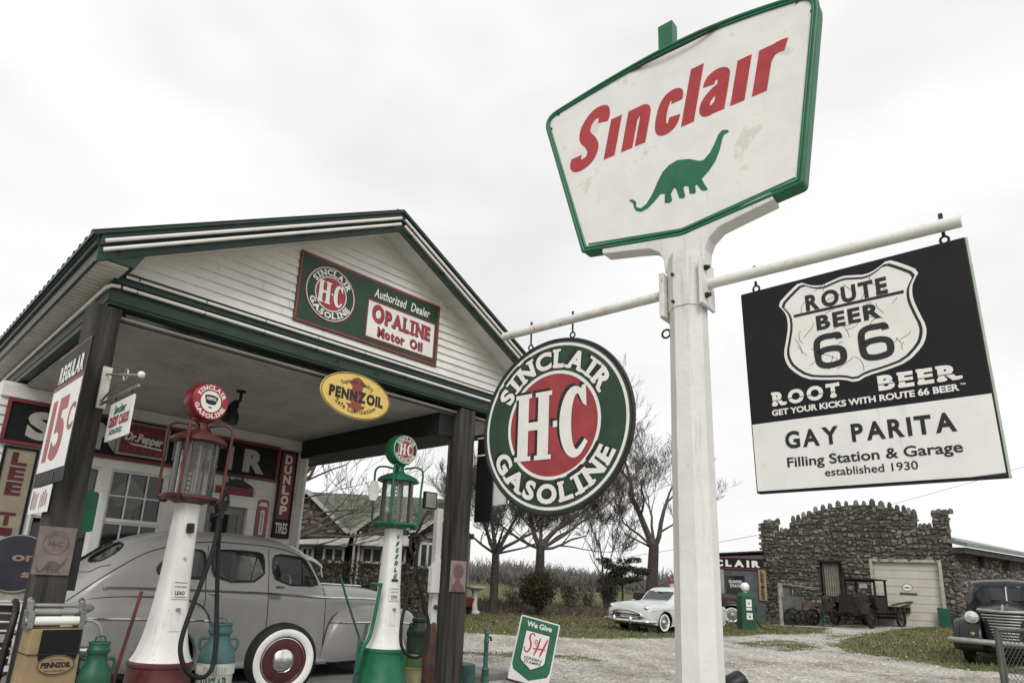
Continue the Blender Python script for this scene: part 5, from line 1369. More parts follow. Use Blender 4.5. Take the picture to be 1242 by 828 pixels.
ff = [(3.24, fsec(.80, .46, .2)), (3.30, fsec(.84, .68, .2)), (3.42, fsec(.875, .82, .2)), (3.62, fsec(.905, .895, .21)), (3.95, fsec(.925, .93, .22)), (4.30, fsec(.925, .915, .24)), (4.60, fsec(.92, .885, .30)), (4.76, fsec(.885, .835, .36)), (4.84, fsec(.78, .70, .42))]
for s in (-1, 1):
    o, bvf = fender('fender', rf, s, (1.14, .33, .35, .35), M['car_grey'], CAR)
    mb = MB(); q = [(x, -s*0, 0) for x in ()]
    seam(mb, bvf, [(.24, .77), (.8, .765), (1.4, .75), (1.62, .735)], .012, s, .014); mb.build('chrome_strip', M['chrome'], o, smooth=50)
    mb = MB(); T = Matrix.Rotation(PI/2, 3, 'X'); c = side_pt(bvf, .27, .865, s, .0)
    V = []; mb.lathe([(.0, .055), (.035, .05), (.07, .035), (.085, .0)], 24); mb.v = [(c.x+vx*1.1, c.y+s*vz, c.z+vy*.62) for vx, vy, vz in mb.v]
    mb.build('tail_lamp', mat('lamp_grey', (.22, .21, .20), .35), o, smooth=50)
    o, bvf = fender('fender', ff, s, (4.12, .33, .35, .35), M['car_grey'], CAR)
    mb = MB(); seam(mb, bvf, [(3.32, .695), (3.8, .71), (4.4, .705), (4.6, .69)], .012, s, .014); mb.build('chrome_strip', M['chrome'], o, smooth=50)
    mb = MB(); mb.lathe([(.0, .06), (.06, .05), (.09, .02), (.095, -.05)], 20, (4.74, s*.66, .70), Matrix.Rotation(PI/2, 3, 'Y')); mb.build('headlight', M['chrome'], o, smooth=50)
# seams, chrome, drip rail
mb = MB()
for s in (-1, 1):
    seam(mb, bv, [(1.53, 1.62), (1.52, 1.2), (1.535, .95), (1.50, .85)], .0045, s, .002); seam(mb, bv, [(2.33, 1.62), (2.34, 1.1), (2.365, .7), (2.37, .28)], .0045, s, .002); seam(mb, bv, [(3.19, 1.15), (3.22, .9), (3.24, .6), (3.24, .3)], .0045, s, .002)
    seam(mb, bv, [(.12, .93), (.30, 1.10), (.55, 1.30), (.85, 1.49), (1.2, 1.60), (1.53, 1.655), (1.9, 1.665), (2.32, 1.655), (2.7, 1.60), (2.98, 1.49)], .0055, s, .002)
    seam(mb, bv, [(.49, 1.325), (.40, 1.30), (.33, 1.25), (.26, 1.23)], .005, s, .002)
mb.tube([Vector((p.x, p.y, p.z)) for p in [Vector((.28, y, 1.245-.25*abs(y)**2)) for y in (-.5, -.3, 0, .3, .5)]], .005, 6)
for s in (-1, 1):      # welting where the fenders meet the body
    P = [side_pt(bv, x, z, s, .006) for x, z in ((.16, .90), (.3, .955), (.5, .985), (.9, 1.0), (1.25, .985), (1.46, .93), (1.57, .84), (1.645, .70), (1.665, .5), (1.665, .28))]
    mb.tube(spline(P, 5), .0075, 6)
    P = [side_pt(bv, x, z, s, .006) for x, z in ((3.255, .30), (3.26, .5), (3.31, .69), (3.42, .81), (3.62, .885), (3.95, .92), (4.25, .905))]
    mb.tube(spline(P, 5), .0075, 6)
mb.build('door_seam', M['black_paint'], CAR)
mb = MB()
for s in (-1, 1):
    seam(mb, bv, [(.42, 1.075), (.6, 1.09), (1.5, 1.085), (2.4, 1.065), (3.2, 1.03), (3.9, 1.02), (4.3, 1.0)], .015, s, .006, 10)
mb.tube([Vector((3.42+.3*k, 0, 1.20-.006*k)) for k in range(4)], .012, 8)
mb.build('belt_chrome', M['chrome'], CAR, smooth=50)
mb = MB(); fr_ = MB(); gl = MB()
for s in (-1, 1):
    for w in (w_q, w_r, w_f):
        fr_.tube([side_pt(bv, x, z, s, .002) for x, z in w[::2]], .012, 6, closed=True)
        pts = [side_pt(bv, x, z, s, -.014) for x, z in w]; gl = MB(); gl.add(pts, [tuple(range(len(pts)))]); gl.build('side_glass', M['glass_car'], CAR)
    mb.tube([side_pt(bv, x, z, s, .006) for x, z in ((2.44, 1.15), (2.52, 1.15), (2.56, 1.15))], .014, 6)
for s in (-1, 1):
    fr_.tube([side_pt(bv, 2.86, 1.19, s, -.005), side_pt(bv, 2.86, 1.53, s, -.005)], .008, 6)
fr_.build('window_frame', M['dark_metal'], CAR, smooth=50)
for s in (-1, 1):
    mb.tube([side_pt(bv, 2.35, 1.03, s, .03), side_pt(bv, 2.50, 1.025, s, .035)], .012, 8); mb.tube([side_pt(bv, 1.58, 1.05, s, .03), side_pt(bv, 1.70, 1.05, s, .035)], .012, 8)
mb.build('door_handle', M['chrome'], CAR, smooth=50)
def xray(bvt, y, z, x0, dx):
    h = bvt.ray_cast(Vector((x0, y, z)), Vector((dx, 0, 0))); return h[0]
gl = MB()
for s in (-1, 1):
    fr_ = MB(); P = rrect(min(s*.03, s*.56), 1.235, max(s*.03, s*.56), 1.50, .06); pts = [xray(bv, y, z, 5, -1)-Vector((.02, 0, 0)) for y, z in P]; gl.add(pts, [tuple(range(len(pts)))]); fr_.tube([p+Vector((.022, 0, 0)) for p in pts], .011, 6, closed=True); fr_.build('screen_frame', M['dark_metal'], CAR, smooth=50); fr_ = MB()
    P = egg([(s*.03, 1.36), (s*.40, 1.34), (s*.50, 1.40), (s*.44, 1.53), (s*.30, 1.58), (s*.03, 1.60)]); pts = [xray(bv, y, z, -2, 1) for y, z in P]; fr_.tube([p for p in pts], .012, 6, closed=True); fr_.build('rear_window_frame', M['dark_metal'], CAR, smooth=50)
    mb = MB(); mb.add([p+Vector((.014, 0, -.004)) for p in pts], [tuple(range(len(pts)))]); mb.build('rear_glass', M['glass_dark'], CAR)
gl.build('windscreen', M['glass_car'], CAR)
# visor, interior, bumpers, sill, grille
mb = MB(); mb.grid(lambda u, v: Vector((3.08+.32*v-.18*(2*u-1)**2, (u-.5)*1.24, 1.615-.10*v-.09*(2*u-1)**2+.03*math.sin(v*PI))), 17, 5); mb.grid(lambda u, v: Vector((3.08+.31*v-.18*(2*u-1)**2, (u-.5)*1.24, 1.60-.10*v-.09*(2*u-1)**2+.03*math.sin(v*PI))), 17, 5)
for s in (-1, 1): mb.tube([(3.22, s*.56, 1.44), (3.24, s*.6, 1.30)], .012, 6)
mb.build('sun_visor', M['car_white'], CAR, smooth=50)
mb = MB()
for x in (1.25, 2.25): mb.bx(x-.32, x+.2, -.62, .62, .35, .72); mb.box((x-.36, 0, .92), (.14, 1.24, .60), Matrix.Rotation(R(-10), 3, 'Y'))
mb.bx(2.95, 3.1, -.68, .68, .8, 1.12); mb.build('seat', mat('seat_brown', (.10, .085, .07), .8), CAR, bevel=.04)
mb = MB(); mb.tube([Vector((2.78+.06*math.sin(a), -.34+.19*math.cos(a), 1.13+.18*math.sin(a))) for a in [k*PI/10 for k in range(20)]], .012, 6, closed=True); mb.build('steering_wheel', M['sign_cream'], CAR, smooth=50)
mb = MB()
mb.tube(spline([(.40, -.93, .46), (.10, -.95, .46), (-.08, -.80, .46), (-.13, -.4, .46), (-.14, 0, .46), (-.13, .4, .46), (-.08, .80, .46), (.1, .95, .46), (.4, .93, .46)], 8), .052, 10); mb.build('bumper', M['chrome'], CAR, smooth=50); mb = MB(); mb.tube(spline([(4.60, -.95, .44), (4.86, -.86, .44), (4.96, -.4, .44), (4.98, 0, .44), (4.96, .4, .44), (4.86, .86, .44), (4.60, .95, .44)], 8), .055, 10); mb.build('bumper', M['chrome'], CAR, smooth=50)
for s in (-1, 1): mb = MB(); mb.bx(1.66, 3.27, s*.80, s*.865, .185, .245); mb.build('sill', M['car_grey'], CAR, bevel=.01)
mb = MB()
for s in (-1, 1): mb.bx(1.66, 3.27, s*.866, s*.872, .20, .222); mb.build('sill_strip', M['chrome'], CAR); mb = MB()
for k in range(5): mb.tube([(4.60, -.42+.02*k, .50+k*.06), (4.70, 0, .50+k*.06), (4.60, .42-.02*k, .50+k*.06)], .012, 6)
mb.build('grille', M['chrome'], CAR)
mb = MB(); mb.bx(.3, 4.4, -.6, .6, .18, .24); mb.build('underfloor', M['dark_metal'], CAR)
for x in (1.14, 4.12):
    for s in (-1, 1):
        wr = bpy.data.objects.new('wheel', None); COL.objects.link(wr); wr.parent = CAR; wr.location = (x, s*.74, .335)
        if s > 0: wr.rotation_euler = (0, 0, PI)
        wheel(wr, .335, .17)
# ================================================================== ground
def px_poly(P): return [tuple(ground(p).xy) for p in P]
GRASS = [px_poly([(300, 741), (560, 767), (640, 771), (740, 774), (830, 773), (930, 769), (1000, 768), (1005, 761), (930, 757), (860, 752), (760, 745), (700, 738), (600, 733), (300, 728)]),
         px_poly([(1005, 781), (1030, 772), (1083, 763), (1150, 757), (1200, 757), (1400, 775), (1400, 826), (1242, 817), (1165, 812), (1096, 799), (1041, 792)]),
         px_poly([(880, 756), (1000, 757), (1120, 759), (1130, 757), (960, 748), (880, 748)])]
WEED = [px_poly([(540, 790), (620, 789), (700, 794), (740, 800), (740, 803), (640, 798), (560, 794)]), px_poly([(880, 777), (960, 775), (1010, 786), (960, 790), (900, 783)]), px_poly([(1000, 771), (1060, 766), (1060, 769), (1005, 775)])]
DIRT = [px_poly([(540, 737), (720, 742), (820, 746), (820, 741), (700, 735), (540, 730)])]
def edge_d(x, y, P):
    return (nearest((x, y), P)-Vector((x, y))).length
def grassiness(x, y):
    p = Vector((x, y, 0)); s = p.dot(LAT); d = p.dot(FWD)
    v = 0.0
    for P in GRASS:
        e = edge_d(x, y, P) if d < 60 else 5
        v = max(v, .5+min(.5, e/1.4)) if inpoly(x, y, P) else max(v, .5-min(.5, e/1.4))
    for P in WEED:
        e = edge_d(x, y, P); v = max(v, .42+min(.15, e/1.5)) if inpoly(x, y, P) else max(v, .42-min(.42, e/1.0))
    if d > 30 and s < 11: v = max(v, min(.95, (d-29)/4))
    if d > 40: v = max(v, .9)
    if s < -1 and d > 17: v = max(v, .8)
    return v
def axis(a, b, st, far):
    L_ = []; x = a
    while x < b: L_.append(x); x += st
    g = st
    while L_[-1] < far: g *= 1.35; L_.append(L_[-1]+g)
    g = st; pre = []
    x = a
    while x > -far: g *= 1.35; x -= g; pre.append(x)
    return pre[::-1]+L_
AXS = axis(-4, 44, .38, 1600); AYS = axis(-3, 40, .38, 1600)
V = []; GV = []
for y in AYS:
    for x in AXS:
        near = -5 < x < 48 and -5 < y < 46
        V.append((x, y, zg(x, y)+(mnoise.noise(Vector((x*.7, y*.7, 3)))*.012 if near else 0)-.004)); GV.append(grassiness(x, y) if near else .9)
nxg = len(AXS)
F = [(j*nxg+i, j*nxg+i+1, (j+1)*nxg+i+1, (j+1)*nxg+i) for j in range(len(AYS)-1) for i in range(nxg-1)]
me = bpy.data.meshes.new('ground'); me.from_pydata(V, [], F); me.update()
at = me.attributes.new('grass', 'FLOAT', 'POINT'); at.data.foreach_set('value', GV)
me.polygons.foreach_set('use_smooth', [True]*len(me.polygons))
gm = bpy.data.materials.new('ground'); gm.use_nodes = True
t = gm.node_tree; N = t.nodes; Lk = t.links; bsdf = N['Principled BSDF']; bsdf.inputs['Roughness'].default_value = .95; bsdf.inputs['Specular IOR Level'].default_value = .15
tc = N.new('ShaderNodeTexCoord')
def nz(sc, det=6, ro=.6):
    n = N.new('ShaderNodeTexNoise'); n.inputs['Scale'].default_value = sc; n.inputs['Detail'].default_value = det; n.inputs['Roughness'].default_value = ro; Lk.new(tc.outputs['Object'], n.inputs['Vector']); return n
def ramp(src, stops):
    r_ = N.new('ShaderNodeValToRGB'); e = r_.color_ramp.elements
    e[0].position, e[0].color = stops[0][0], (*stops[0][1], 1); e[1].position, e[1].color = stops[-1][0], (*stops[-1][1], 1)
    for p_, c_ in stops[1:-1]: q_ = e.new(p_); q_.color = (*c_, 1)
    Lk.new(src, r_.inputs[0]); return r_
def mixc(f, a, b, bt='MIX'):
    m_ = N.new('ShaderNodeMixRGB'); m_.blend_type = bt
    if isinstance(f, float): m_.inputs[0].default_value = f
    else: Lk.new(f, m_.inputs[0])
    Lk.new(a, m_.inputs[1]); Lk.new(b, m_.inputs[2]); return m_.outputs[0]
vo = N.new('ShaderNodeTexVoronoi'); vo.inputs['Scale'].default_value = 22; Lk.new(tc.outputs['Object'], vo.inputs['Vector'])
sep = N.new('ShaderNodeSeparateColor'); Lk.new(vo.outputs['Color'], sep.inputs[0])
peb = ramp(sep.outputs[0], [(0, (.25, .240, .222)), (.5, (.42, .405, .378)), (1, (.62, .60, .56))])
big = ramp(nz(.5, 8, .65).outputs['Fac'], [(.35, (.62, .60, .57)), (.5, (.95, .94, .92)), (.65, (1.12, 1.11, 1.09))])
wv = N.new('ShaderNodeTexWave'); wv.wave_type = 'BANDS'; wv.bands_direction = 'X'; wv.inputs['Scale'].default_value = .16; wv.inputs['Distortion'].default_value = 2.2; wv.inputs['Detail'].default_value = 4; wv.inputs['Detail Scale'].default_value = .6
mpw = N.new('ShaderNodeMapping'); mpw.inputs['Rotation'].default_value = (0, 0, R(38)); Lk.new(tc.outputs['Object'], mpw.inputs[0]); Lk.new(mpw.outputs[0], wv.inputs['Vector'])
trk = ramp(wv.outputs['Fac'], [(.0, (.86, .85, .83)), (.35, (1.0, 1.0, 1.0)), (.8, (1.04, 1.04, 1.03)), (1, (.90, .89, .87))])
grav = mixc(1.0, mixc(1.0, peb.outputs[0], big.outputs[0], 'MULTIPLY'), trk.outputs[0], 'MULTIPLY')
g1 = ramp(nz(1.3, 8, .7).outputs['Fac'], [(.3, (.15, .128, .082)), (.47, (.125, .125, .056)), (.58, (.085, .105, .036)), (.72, (.20, .175, .11))])
g2 = ramp(nz(18, 6, .7).outputs['Fac'], [(.3, (.55, .55, .55)), (.7, (1.35, 1.3, 1.25))])
gr = mixc(1.0, g1.outputs[0], g2.outputs[0], 'MULTIPLY')
an = N.new('ShaderNodeAttribute'); an.attribute_name = 'grass'
nm = nz(1.6, 9, .72)
ad = N.new('ShaderNodeMath'); ad.operation = 'MULTIPLY_ADD'; Lk.new(nm.outputs['Fac'], ad.inputs[0]); ad.inputs[1].default_value = 1.3; Lk.new(an.outputs['Fac'], ad.inputs[2])
msk = ramp(ad.outputs[0], [(0, (0, 0, 0)), (1, (1, 1, 1))]); mr = N.new('ShaderNodeMapRange'); mr.inputs['From Min'].default_value = 1.06; mr.inputs['From Max'].default_value = 1.24; Lk.new(ad.outputs[0], mr.inputs['Value'])
Lk.new(mixc(mr.outputs[0], grav, gr), bsdf.inputs['Base Color'])
bp = N.new('ShaderNodeBump'); bp.inputs['Strength'].default_value = .7; bp.inputs['Distance'].default_value = .03; Lk.new(vo.outputs['Distance'], bp.inputs['Height']); Lk.new(bp.outputs[0], bsdf.inputs['Normal'])
me.materials.append(gm)
structure(bpy.data.objects.new('ground', me)); COL.objects.link(bpy.data.objects['ground'])
# slab under the canopy with its raised island
mb = MB(); mb.prism([(.3, 5.0), (6.7, 5.0), (6.7, 7.3), (8.2, 7.5), (8.2, 10.2), (.3, 10.2)], lambda u, v, t: Vector((u, v, t)), -.3, .1); structure(mb.build('concrete_pad', mat('pad', (.20, .195, .185), .9, var=.25, scale=2, bump=.2, bscale=20), bevel=.02))
# grass blades
gb = MB(); cnt = 0
tries = 0
gmat = island_mat('grass_blade', [(.12, .125, .045), (.17, .15, .075), (.075, .10, .03), (.22, .19, .12), (.11, .12, .042)], .9, 0, 8)
while cnt < 26000 and tries < 160000:
    tries += 1
    dd = 9+ (rnd(0, 1)**.8)*26; s_ = dd*rnd(-.15, 1.0)
    p = sd(s_, dd, 0)
    if not (-5 < p.x < 47 and -5 < p.y < 45): continue
    gv = grassiness(p.x, p.y)
    if gv+1.3*mnoise.noise(Vector((p.x*1.6, p.y*1.6, 0)))*.45 < .52: continue
    z = zg(p.x, p.y)-.01
    h = rnd(.02, .06)*(1+.5*(gv > .8)); a = rnd(0, PI); w = .012+.0006*dd
    dx, dy = math.cos(a)*w, math.sin(a)*w; lx, ly = rnd(-.05, .05), rnd(-.05, .05)
    gb.add([(p.x-dx, p.y-dy, z), (p.x+dx, p.y+dy, z), (p.x+lx, p.y+ly, z+h)], [(0, 1, 2)]); cnt += 1
stuff(gb.build('grass', gmat))
# loose stones on the gravel
gs = MB()
for k in range(4200):
    dd = 6+(rnd(0, 1)**.7)*20; s_ = dd*rnd(-.05, .9); p = sd(s_, dd, 0)
    if grassiness(p.x, p.y) > .55 and rnd(0, 1) < .8: continue
    if .3 < p.x < 8.2 and 5 < p.y < 10.2: continue
    z = zg(p.x, p.y); r_ = rnd(.012, .035)
    V = [(p.x+r_*rnd(.7, 1.2), p.y, z), (p.x, p.y+r_*rnd(.7, 1.2), z), (p.x-r_*rnd(.7, 1.2), p.y, z), (p.x, p.y-r_*rnd(.7, 1.2), z), (p.x+rnd(-.3, .3)*r_, p.y+rnd(-.3, .3)*r_, z+r_*rnd(.5, .9))]
    gs.add(V, [(0, 1, 4), (1, 2, 4), (2, 3, 4), (3, 0, 4)])
stuff(gs.build('loose_stones', island_mat('pebble', [(.30, .29, .27), (.46, .45, .42), (.62, .60, .57), (.22, .21, .19)], .9, 0, 20)))
# dead leaves at the edge of the lawn
lf = MB()
for k in range(2200):
    p = sd(rnd(-2.5, 9), rnd(23, 32), 0); z = zg(p.x, p.y)+rnd(.0, .06); a = rnd(0, 6.3); w = rnd(.03, .07)
    V = [(p.x+w*math.cos(a+q), p.y+w*math.sin(a+q), z+rnd(-.02, .03)) for q in (0, 2.1, 4.2)]; lf.add(V, [(0, 1, 2)])
stuff(lf.build('dead_leaves', island_mat('dead_leaf', [(.16, .10, .06), (.22, .17, .12), (.11, .075, .05)], .9, 0, 20)))
# ================================================================== trees and shrubs
bark = mat('bark', (.062, .053, .047), .95, var=.35, scale=9, bump=.6, bscale=20)
twig_m = mat('twig', (.088, .076, .068), .95, var=.25, scale=4)
def bare_tree(name, label, base, height, trunk_r, trunk_h, limbs, spread=.55, depth=5, twist=.35, group=None, lean=(0, 0), up=.25, dens=1.0, minr=.009, flat=1.0):
    r = thing(name, label, 'tree', base, 0, group)
    tr = MB(); br = MB()
    def seg(mb, p, d, ln, r0, r1, n):
        pts = [p]; rs = [r0]; k = 4 if ln > .8 else 3; q = p.copy(); dd = d.copy()
        for i in range(k):
            dd = (dd+Vector((rnd(-1, 1), rnd(-1, 1), rnd(-.6, .8)))*twist*.42).normalized(); q = q+dd*ln/k; pts.append(q.copy()); rs.append(r0+(r1-r0)*(i+1)/k)
        mb.tube(pts, rs, n, cap=False)
        return pts, rs, dd
    def grow(p, d, ln, r0, lv):
        n = 6 if r0 > .05 else (4 if r0 > .025 else 3)
        r1 = max(r0*.50, minr*.55)
        pts, rs, dd = seg(br, p, d, ln, r0, r1, n)
        if lv <= 0: return
        c = int(round((rnd(2.4, 3.9) if lv > 1 else rnd(3.0, 5.2))*dens))
        for i in range(c):
            t = rnd(.22, 1.0) if i else 1.0
            k = min(int(t*(len(pts)-1)), len(pts)-2); f = t*(len(pts)-1)-k
            q = pts[k].lerp(pts[k+1], f)
            ax = Vector((rnd(-1, 1), rnd(-1, 1), rnd(-.45, .9)*flat)); nd = (dd*(1.0 if i else 1.7)+ax*spread*1.3+Vector((0, 0, up))).normalized()
            grow(q, nd, max(ln*rnd(.52, .80), .28), max(min(r1*rnd(.55, .95), rs[k]*.7), minr*.8), lv-1)
    top = Vector((lean[0], lean[1], trunk_h))
    P = spline([(0, 0, -.2), (lean[0]*.2, lean[1]*.2, trunk_h*.35), tuple(top)], 5)
    tr.tube(P, [trunk_r*(1.45 if i == 0 else 1.15-.35*i/len(P)) for i in range(len(P))], 12, cap=True)
    tb = tr.build('trunk', bark, r, smooth=60)
    for (dx, dy, dz, ln, rr) in limbs:
        grow(top-Vector((0, 0, trunk_h*.06)), Vector((dx, dy, dz)).normalized(), ln, rr, depth)
    br.build('branches', twig_m, r)
    return r
def dirsd(s, d, z): v = LAT*s+FWD*d; return (v.x, v.y, z)
def limb(s, d, z, ln, rr): v = dirsd(s, d, z); return (v[0], v[1], v[2], ln, rr)
random.seed(11)
# big forked tree behind the white patrol car
ln = LAT*.2
bare_tree('bare_tree', 'tallest bare tree with forked dark trunk rising behind the white patrol car', sd(11.0, 40), 12, .34, 3.7, [limb(-.45, 0, 1, 4.3, .24), limb(.42, -.1, 1, 3.3, .19), limb(-.1, .4, 1, 3.4, .12), limb(-.8, -.2, .75, 2.6, .09), limb(-1, .2, .2, 2.0, .07)], .66, 6, .7, 'bare trees across the lot', (ln.x, ln.y), .10, 1.0, .011)
random.seed(5)
bare_tree('bare_tree', 'bare grey barked tree with many upright stems just right of the dark porch post', sd(1.25, 28.5), 6.6, .18, 2.55, [limb(-.55, 0, 1, 2.1, .10), limb(-.15, .2, 1, 2.3, .11), limb(.3, 0, 1, 2.2, .11), limb(.85, -.2, .75, 2.0, .09), limb(-.9, 0, .5, 1.6, .07), limb(1, 0, .25, 1.8, .06), limb(.1, -.6, .8, 1.7, .07), limb(-.6, .4, .9, 2.0, .07)], .62, 6, .65, 'bare trees across the lot', (0, 0), .12, 1.0, .009)
random.seed(21)
bare_tree('bare_tree', 'bare dark tree with wide branches behind the round brown bush', sd(3.75, 34), 8, .25, 3.1, [limb(-.3, 0, 1, 2.8, .15), limb(.45, 0, 1, 2.8, .15), limb(1, 0, .45, 2.9, .11), limb(-1, 0, .4, 2.4, .10), limb(1, -.4, .15, 2.4, .09), limb(0, .6, .9, 2.4, .10), limb(1, .3, .75, 2.8, .10)], .68, 6, .7, 'bare trees across the lot', (0, 0), .07, 1.0, .010)
random.seed(9)
bare_tree('bare_tree', 'bare tree with long low limbs reaching right from behind the station wall', sd(-7.2, 20.5), 8, .28, 2.4, [limb(1, .1, .16, 3.2, .13), limb(1, -.1, .45, 3.2, .12), limb(.8, .3, .8, 3.0, .12), limb(.4, .3, 1, 2.6, .13), limb(-.5, 0, 1, 2.6, .12), limb(1, -.3, .02, 2.6, .09), limb(1, .3, .62, 3.0, .09)], .55, 5, .65, 'bare trees across the lot', (0, 0), .06, .84, .009)
random.seed(31)
bare_tree('bare_tree', 'slim bare young tree with fine twigs between the broad tree and the forked tree', sd(7.4, 36), 6, .09, 1.6, [limb(-.2, 0, 1, 2.2, .06), limb(.3, 0, 1, 2.0, .05), limb(-.6, 0, .8, 1.6, .04), limb(.7, 0, .7, 1.5, .04)], .5, 4, .5, 'bare trees across the lot', (0, 0), .2, 1.1, .010)
# small flat topped evergreen
def leaf_cloud(mb, fn, n, sz, seed=1):
    for k in range(n):
        p = fn()
        a = Vector((rnd(-1, 1), rnd(-1, 1), rnd(-1, 1))).normalized(); b = a.orthogonal().normalized(); b = (b*math.cos(k)+a.cross(b)*math.sin(k)); w = sz*rnd(.6, 1.4)
        mb.add([p-a*w*.35, p+b*w, p+a*w*.35, p-b*w*.5], [(0, 1, 2, 3)])
def inball(c, r):
    while True:
        v = Vector((rnd(-1, 1), rnd(-1, 1), rnd(-1, 1)))
        if v.length < 1: return Vector((c[0]+v.x*r[0], c[1]+v.y*r[1], c[2]+v.z*r[2]))
r = thing('evergreen_tree', 'small flat crowned evergreen tree left of the forked bare trunk', 'tree', sd(8.35, 36))
mb = MB(); mb.tube([(0, 0, -.1), (.05, 0, .9), (0, 0, 2.2)], [.07, .055, .03], 8)
for k in range(10):
    a = k*.63; mb.tube([(0, 0, 1.3+.08*k), (math.cos(a)*.7, math.sin(a)*.7, 1.6+.08*k)], .02, 5)
mb.build('trunk', bark, r, smooth=60)
mb = MB(); cl = [(math.cos(a)*rr, math.sin(a)*rr, z) for a, rr, z in [(rnd(0, 6.3), rnd(.2, 1.15), rnd(1.45, 2.7)) for _ in range(22)]]
leaf_cloud(mb, lambda: inball(random.choice(cl), (.45, .45, .17)), 6500, .075); mb.build('foliage', island_mat('evergreen', [(.018, .026, .012), (.04, .045, .02), (.03, .03, .016), (.055, .05, .03)], .8, 0, 10), r)
def shrub(name, label, base, rx, rz_, n, sz, cols, stems=True, group=None, lumps=9, cat='shrub', squash=1.0):
    r = thing(name, label, cat, base, 0, group)
    mb = MB()
    for k in range(26):
        a = rnd(0, 6.3); q = rx*rnd(.4, .95); mb.tube([(rnd(-.1, .1), rnd(-.1, .1), -.05), (math.cos(a)*q*.5, math.sin(a)*q*.5, rz_*rnd(.8, 1.1)), (math.cos(a)*q, math.sin(a)*q, rz_*rnd(1.1, 1.9))], [.018, .012, .006], 4, cap=False)
    mb.build('stems', twig_m, r)
    mb = MB(); cs = []
    for k in range(lumps):
        v = inball((0, 0, 0), (1, 1, 1)); cs.append((v.x*rx*.62, v.y*rx*.62, rz_+v.z*rz_*.5))
    leaf_cloud(mb, lambda: inball(random.choice(cs), (rx*.48, rx*.48, rz_*.52)), n, sz); mb.build('foliage', island_mat('shrub_leaf', cols, .85, 0, 10), r)
    return r
random.seed(3)
shrub('round_bush', 'dense rounded brown green bush on the lawn between two bare trees', sd(3.12, 28.3), 1.18, 1.0, 8500, .06, [(.020, .018, .010), (.045, .036, .018), (.06, .045, .026), (.03, .032, .014)], lumps=26)
shrub('bare_shrub', 'low twiggy dark shrub just right of the round brown bush', sd(4.85, 31), .7, .75, 1500, .045, [(.02, .018, .013), (.04, .033, .025)], lumps=9, group='twiggy shrubs at the back of the lawn')
shrub('bare_shrub', 'dark twiggy shrub left of the small evergreen trunk', sd(7.1, 33), .6, .95, 2200, .05, [(.014, .014, .010), (.03, .027, .02)], lumps=10, group='twiggy shrubs at the back of the lawn')
shrub('bare_shrub', 'thin open shrub between the two darker twiggy shrubs', sd(6.0, 33), .5, .7, 600, .045, [(.03, .026, .018), (.05, .042, .03)], lumps=8, group='twiggy shrubs at the back of the lawn')
shrub('bare_shrub', 'broad dark shrub directly behind the hood of the white patrol car', sd(9.6, 34), 1.1, .85, 2600, .055, [(.015, .014, .012), (.032, .028, .022)], lumps=14, group='twiggy shrubs at the back of the lawn')
shrub('bare_shrub', 'low tangled shrub beside the bird bath', sd(2.35, 31), .9, .55, 900, .045, [(.04, .032, .024), (.07, .055, .04)], lumps=9, group='twiggy shrubs at the back of the lawn')
# clipped hedge before the house
r = thing('hedge', 'long clipped dark hedge in front of the stone house behind the sedan', 'hedge', sd(-4.2, 22.5))
mb = MB()
def hed():
    v = dirsd(rnd(-2.4, 3.6), rnd(-.5, .5), rnd(.0, 1.75)+.1*mnoise.noise(Vector((rnd(0, 9), 0, 0)))); return Vector(v)
leaf_cloud(mb, hed, 9000, .06); mb.build('foliage', island_mat('hedge_leaf', [(.014, .014, .008), (.035, .030, .017), (.05, .04, .026), (.025, .025, .012)], .85, 0, 10), r)
mb = MB()
for k in range(120):
    s0 = rnd(-2.4, 3.6); v0 = dirsd(s0, rnd(-.3, .3), 0); v1 = dirsd(s0+rnd(-.3, .3), rnd(-.5, .5), rnd(1.3, 1.95)); mb.tube([v0, v1], [.015, .006], 4, cap=False)
mb.build('stems', twig_m, r)
# low brown undergrowth at the back of the lawn
mb = MB()
for k in range(5200):
    p = sd(rnd(-2.5, 10.5), rnd(29.5, 37), 0); z = zg(p.x, p.y); h = rnd(.08, .5)*(.5+abs(mnoise.noise(Vector((p.x*.5, p.y*.5, 2))))*1.6); a = rnd(0, 6.3); q = rnd(.05, .4)
    mb.tube([(p.x, p.y, z), (p.x+q*.5*math.cos(a), p.y+q*.5*math.sin(a), z+h*.8), (p.x+q*math.cos(a), p.y+q*math.sin(a), z+h*rnd(.6, 1.0))], [.016, .011, .005], 3, cap=False)
stuff(mb.build('undergrowth', island_mat('brush_twig', [(.10, .078, .06), (.17, .14, .11), (.07, .058, .045), (.21, .18, .14)], .95, 0, 6)))
# far wood: one grey brown mass, distance haze painted in as paler twig colours
random.seed(77)
mb = MB()
for k in range(620):
    d = rnd(85, 170); s = d*rnd(-.35, .62); b = sd(s, d); h = rnd(2.2, 4.2)*(1+.35*mnoise.noise(Vector((s*.05, 1, 0))))*d/125
    for j in range(20):
        a = rnd(0, 6.3); q = h*rnd(.1, .75); w = .05
        mb.tube([b+Vector((rnd(-.4, .4), rnd(-.4, .4), 0)), b+Vector((math.cos(a)*q*.4, math.sin(a)*q*.4, h*rnd(.3, .6))), b+Vector((math.cos(a)*q, math.sin(a)*q, h*rnd(.6, 1.0)))], [.11, .07, .03], 3, cap=False)
stuff(mb.build('far_wood', island_mat('hazed_far_twig', [(.13, .118, .11), (.17, .155, .145), (.11, .10, .094)], .95, 0, 3)))
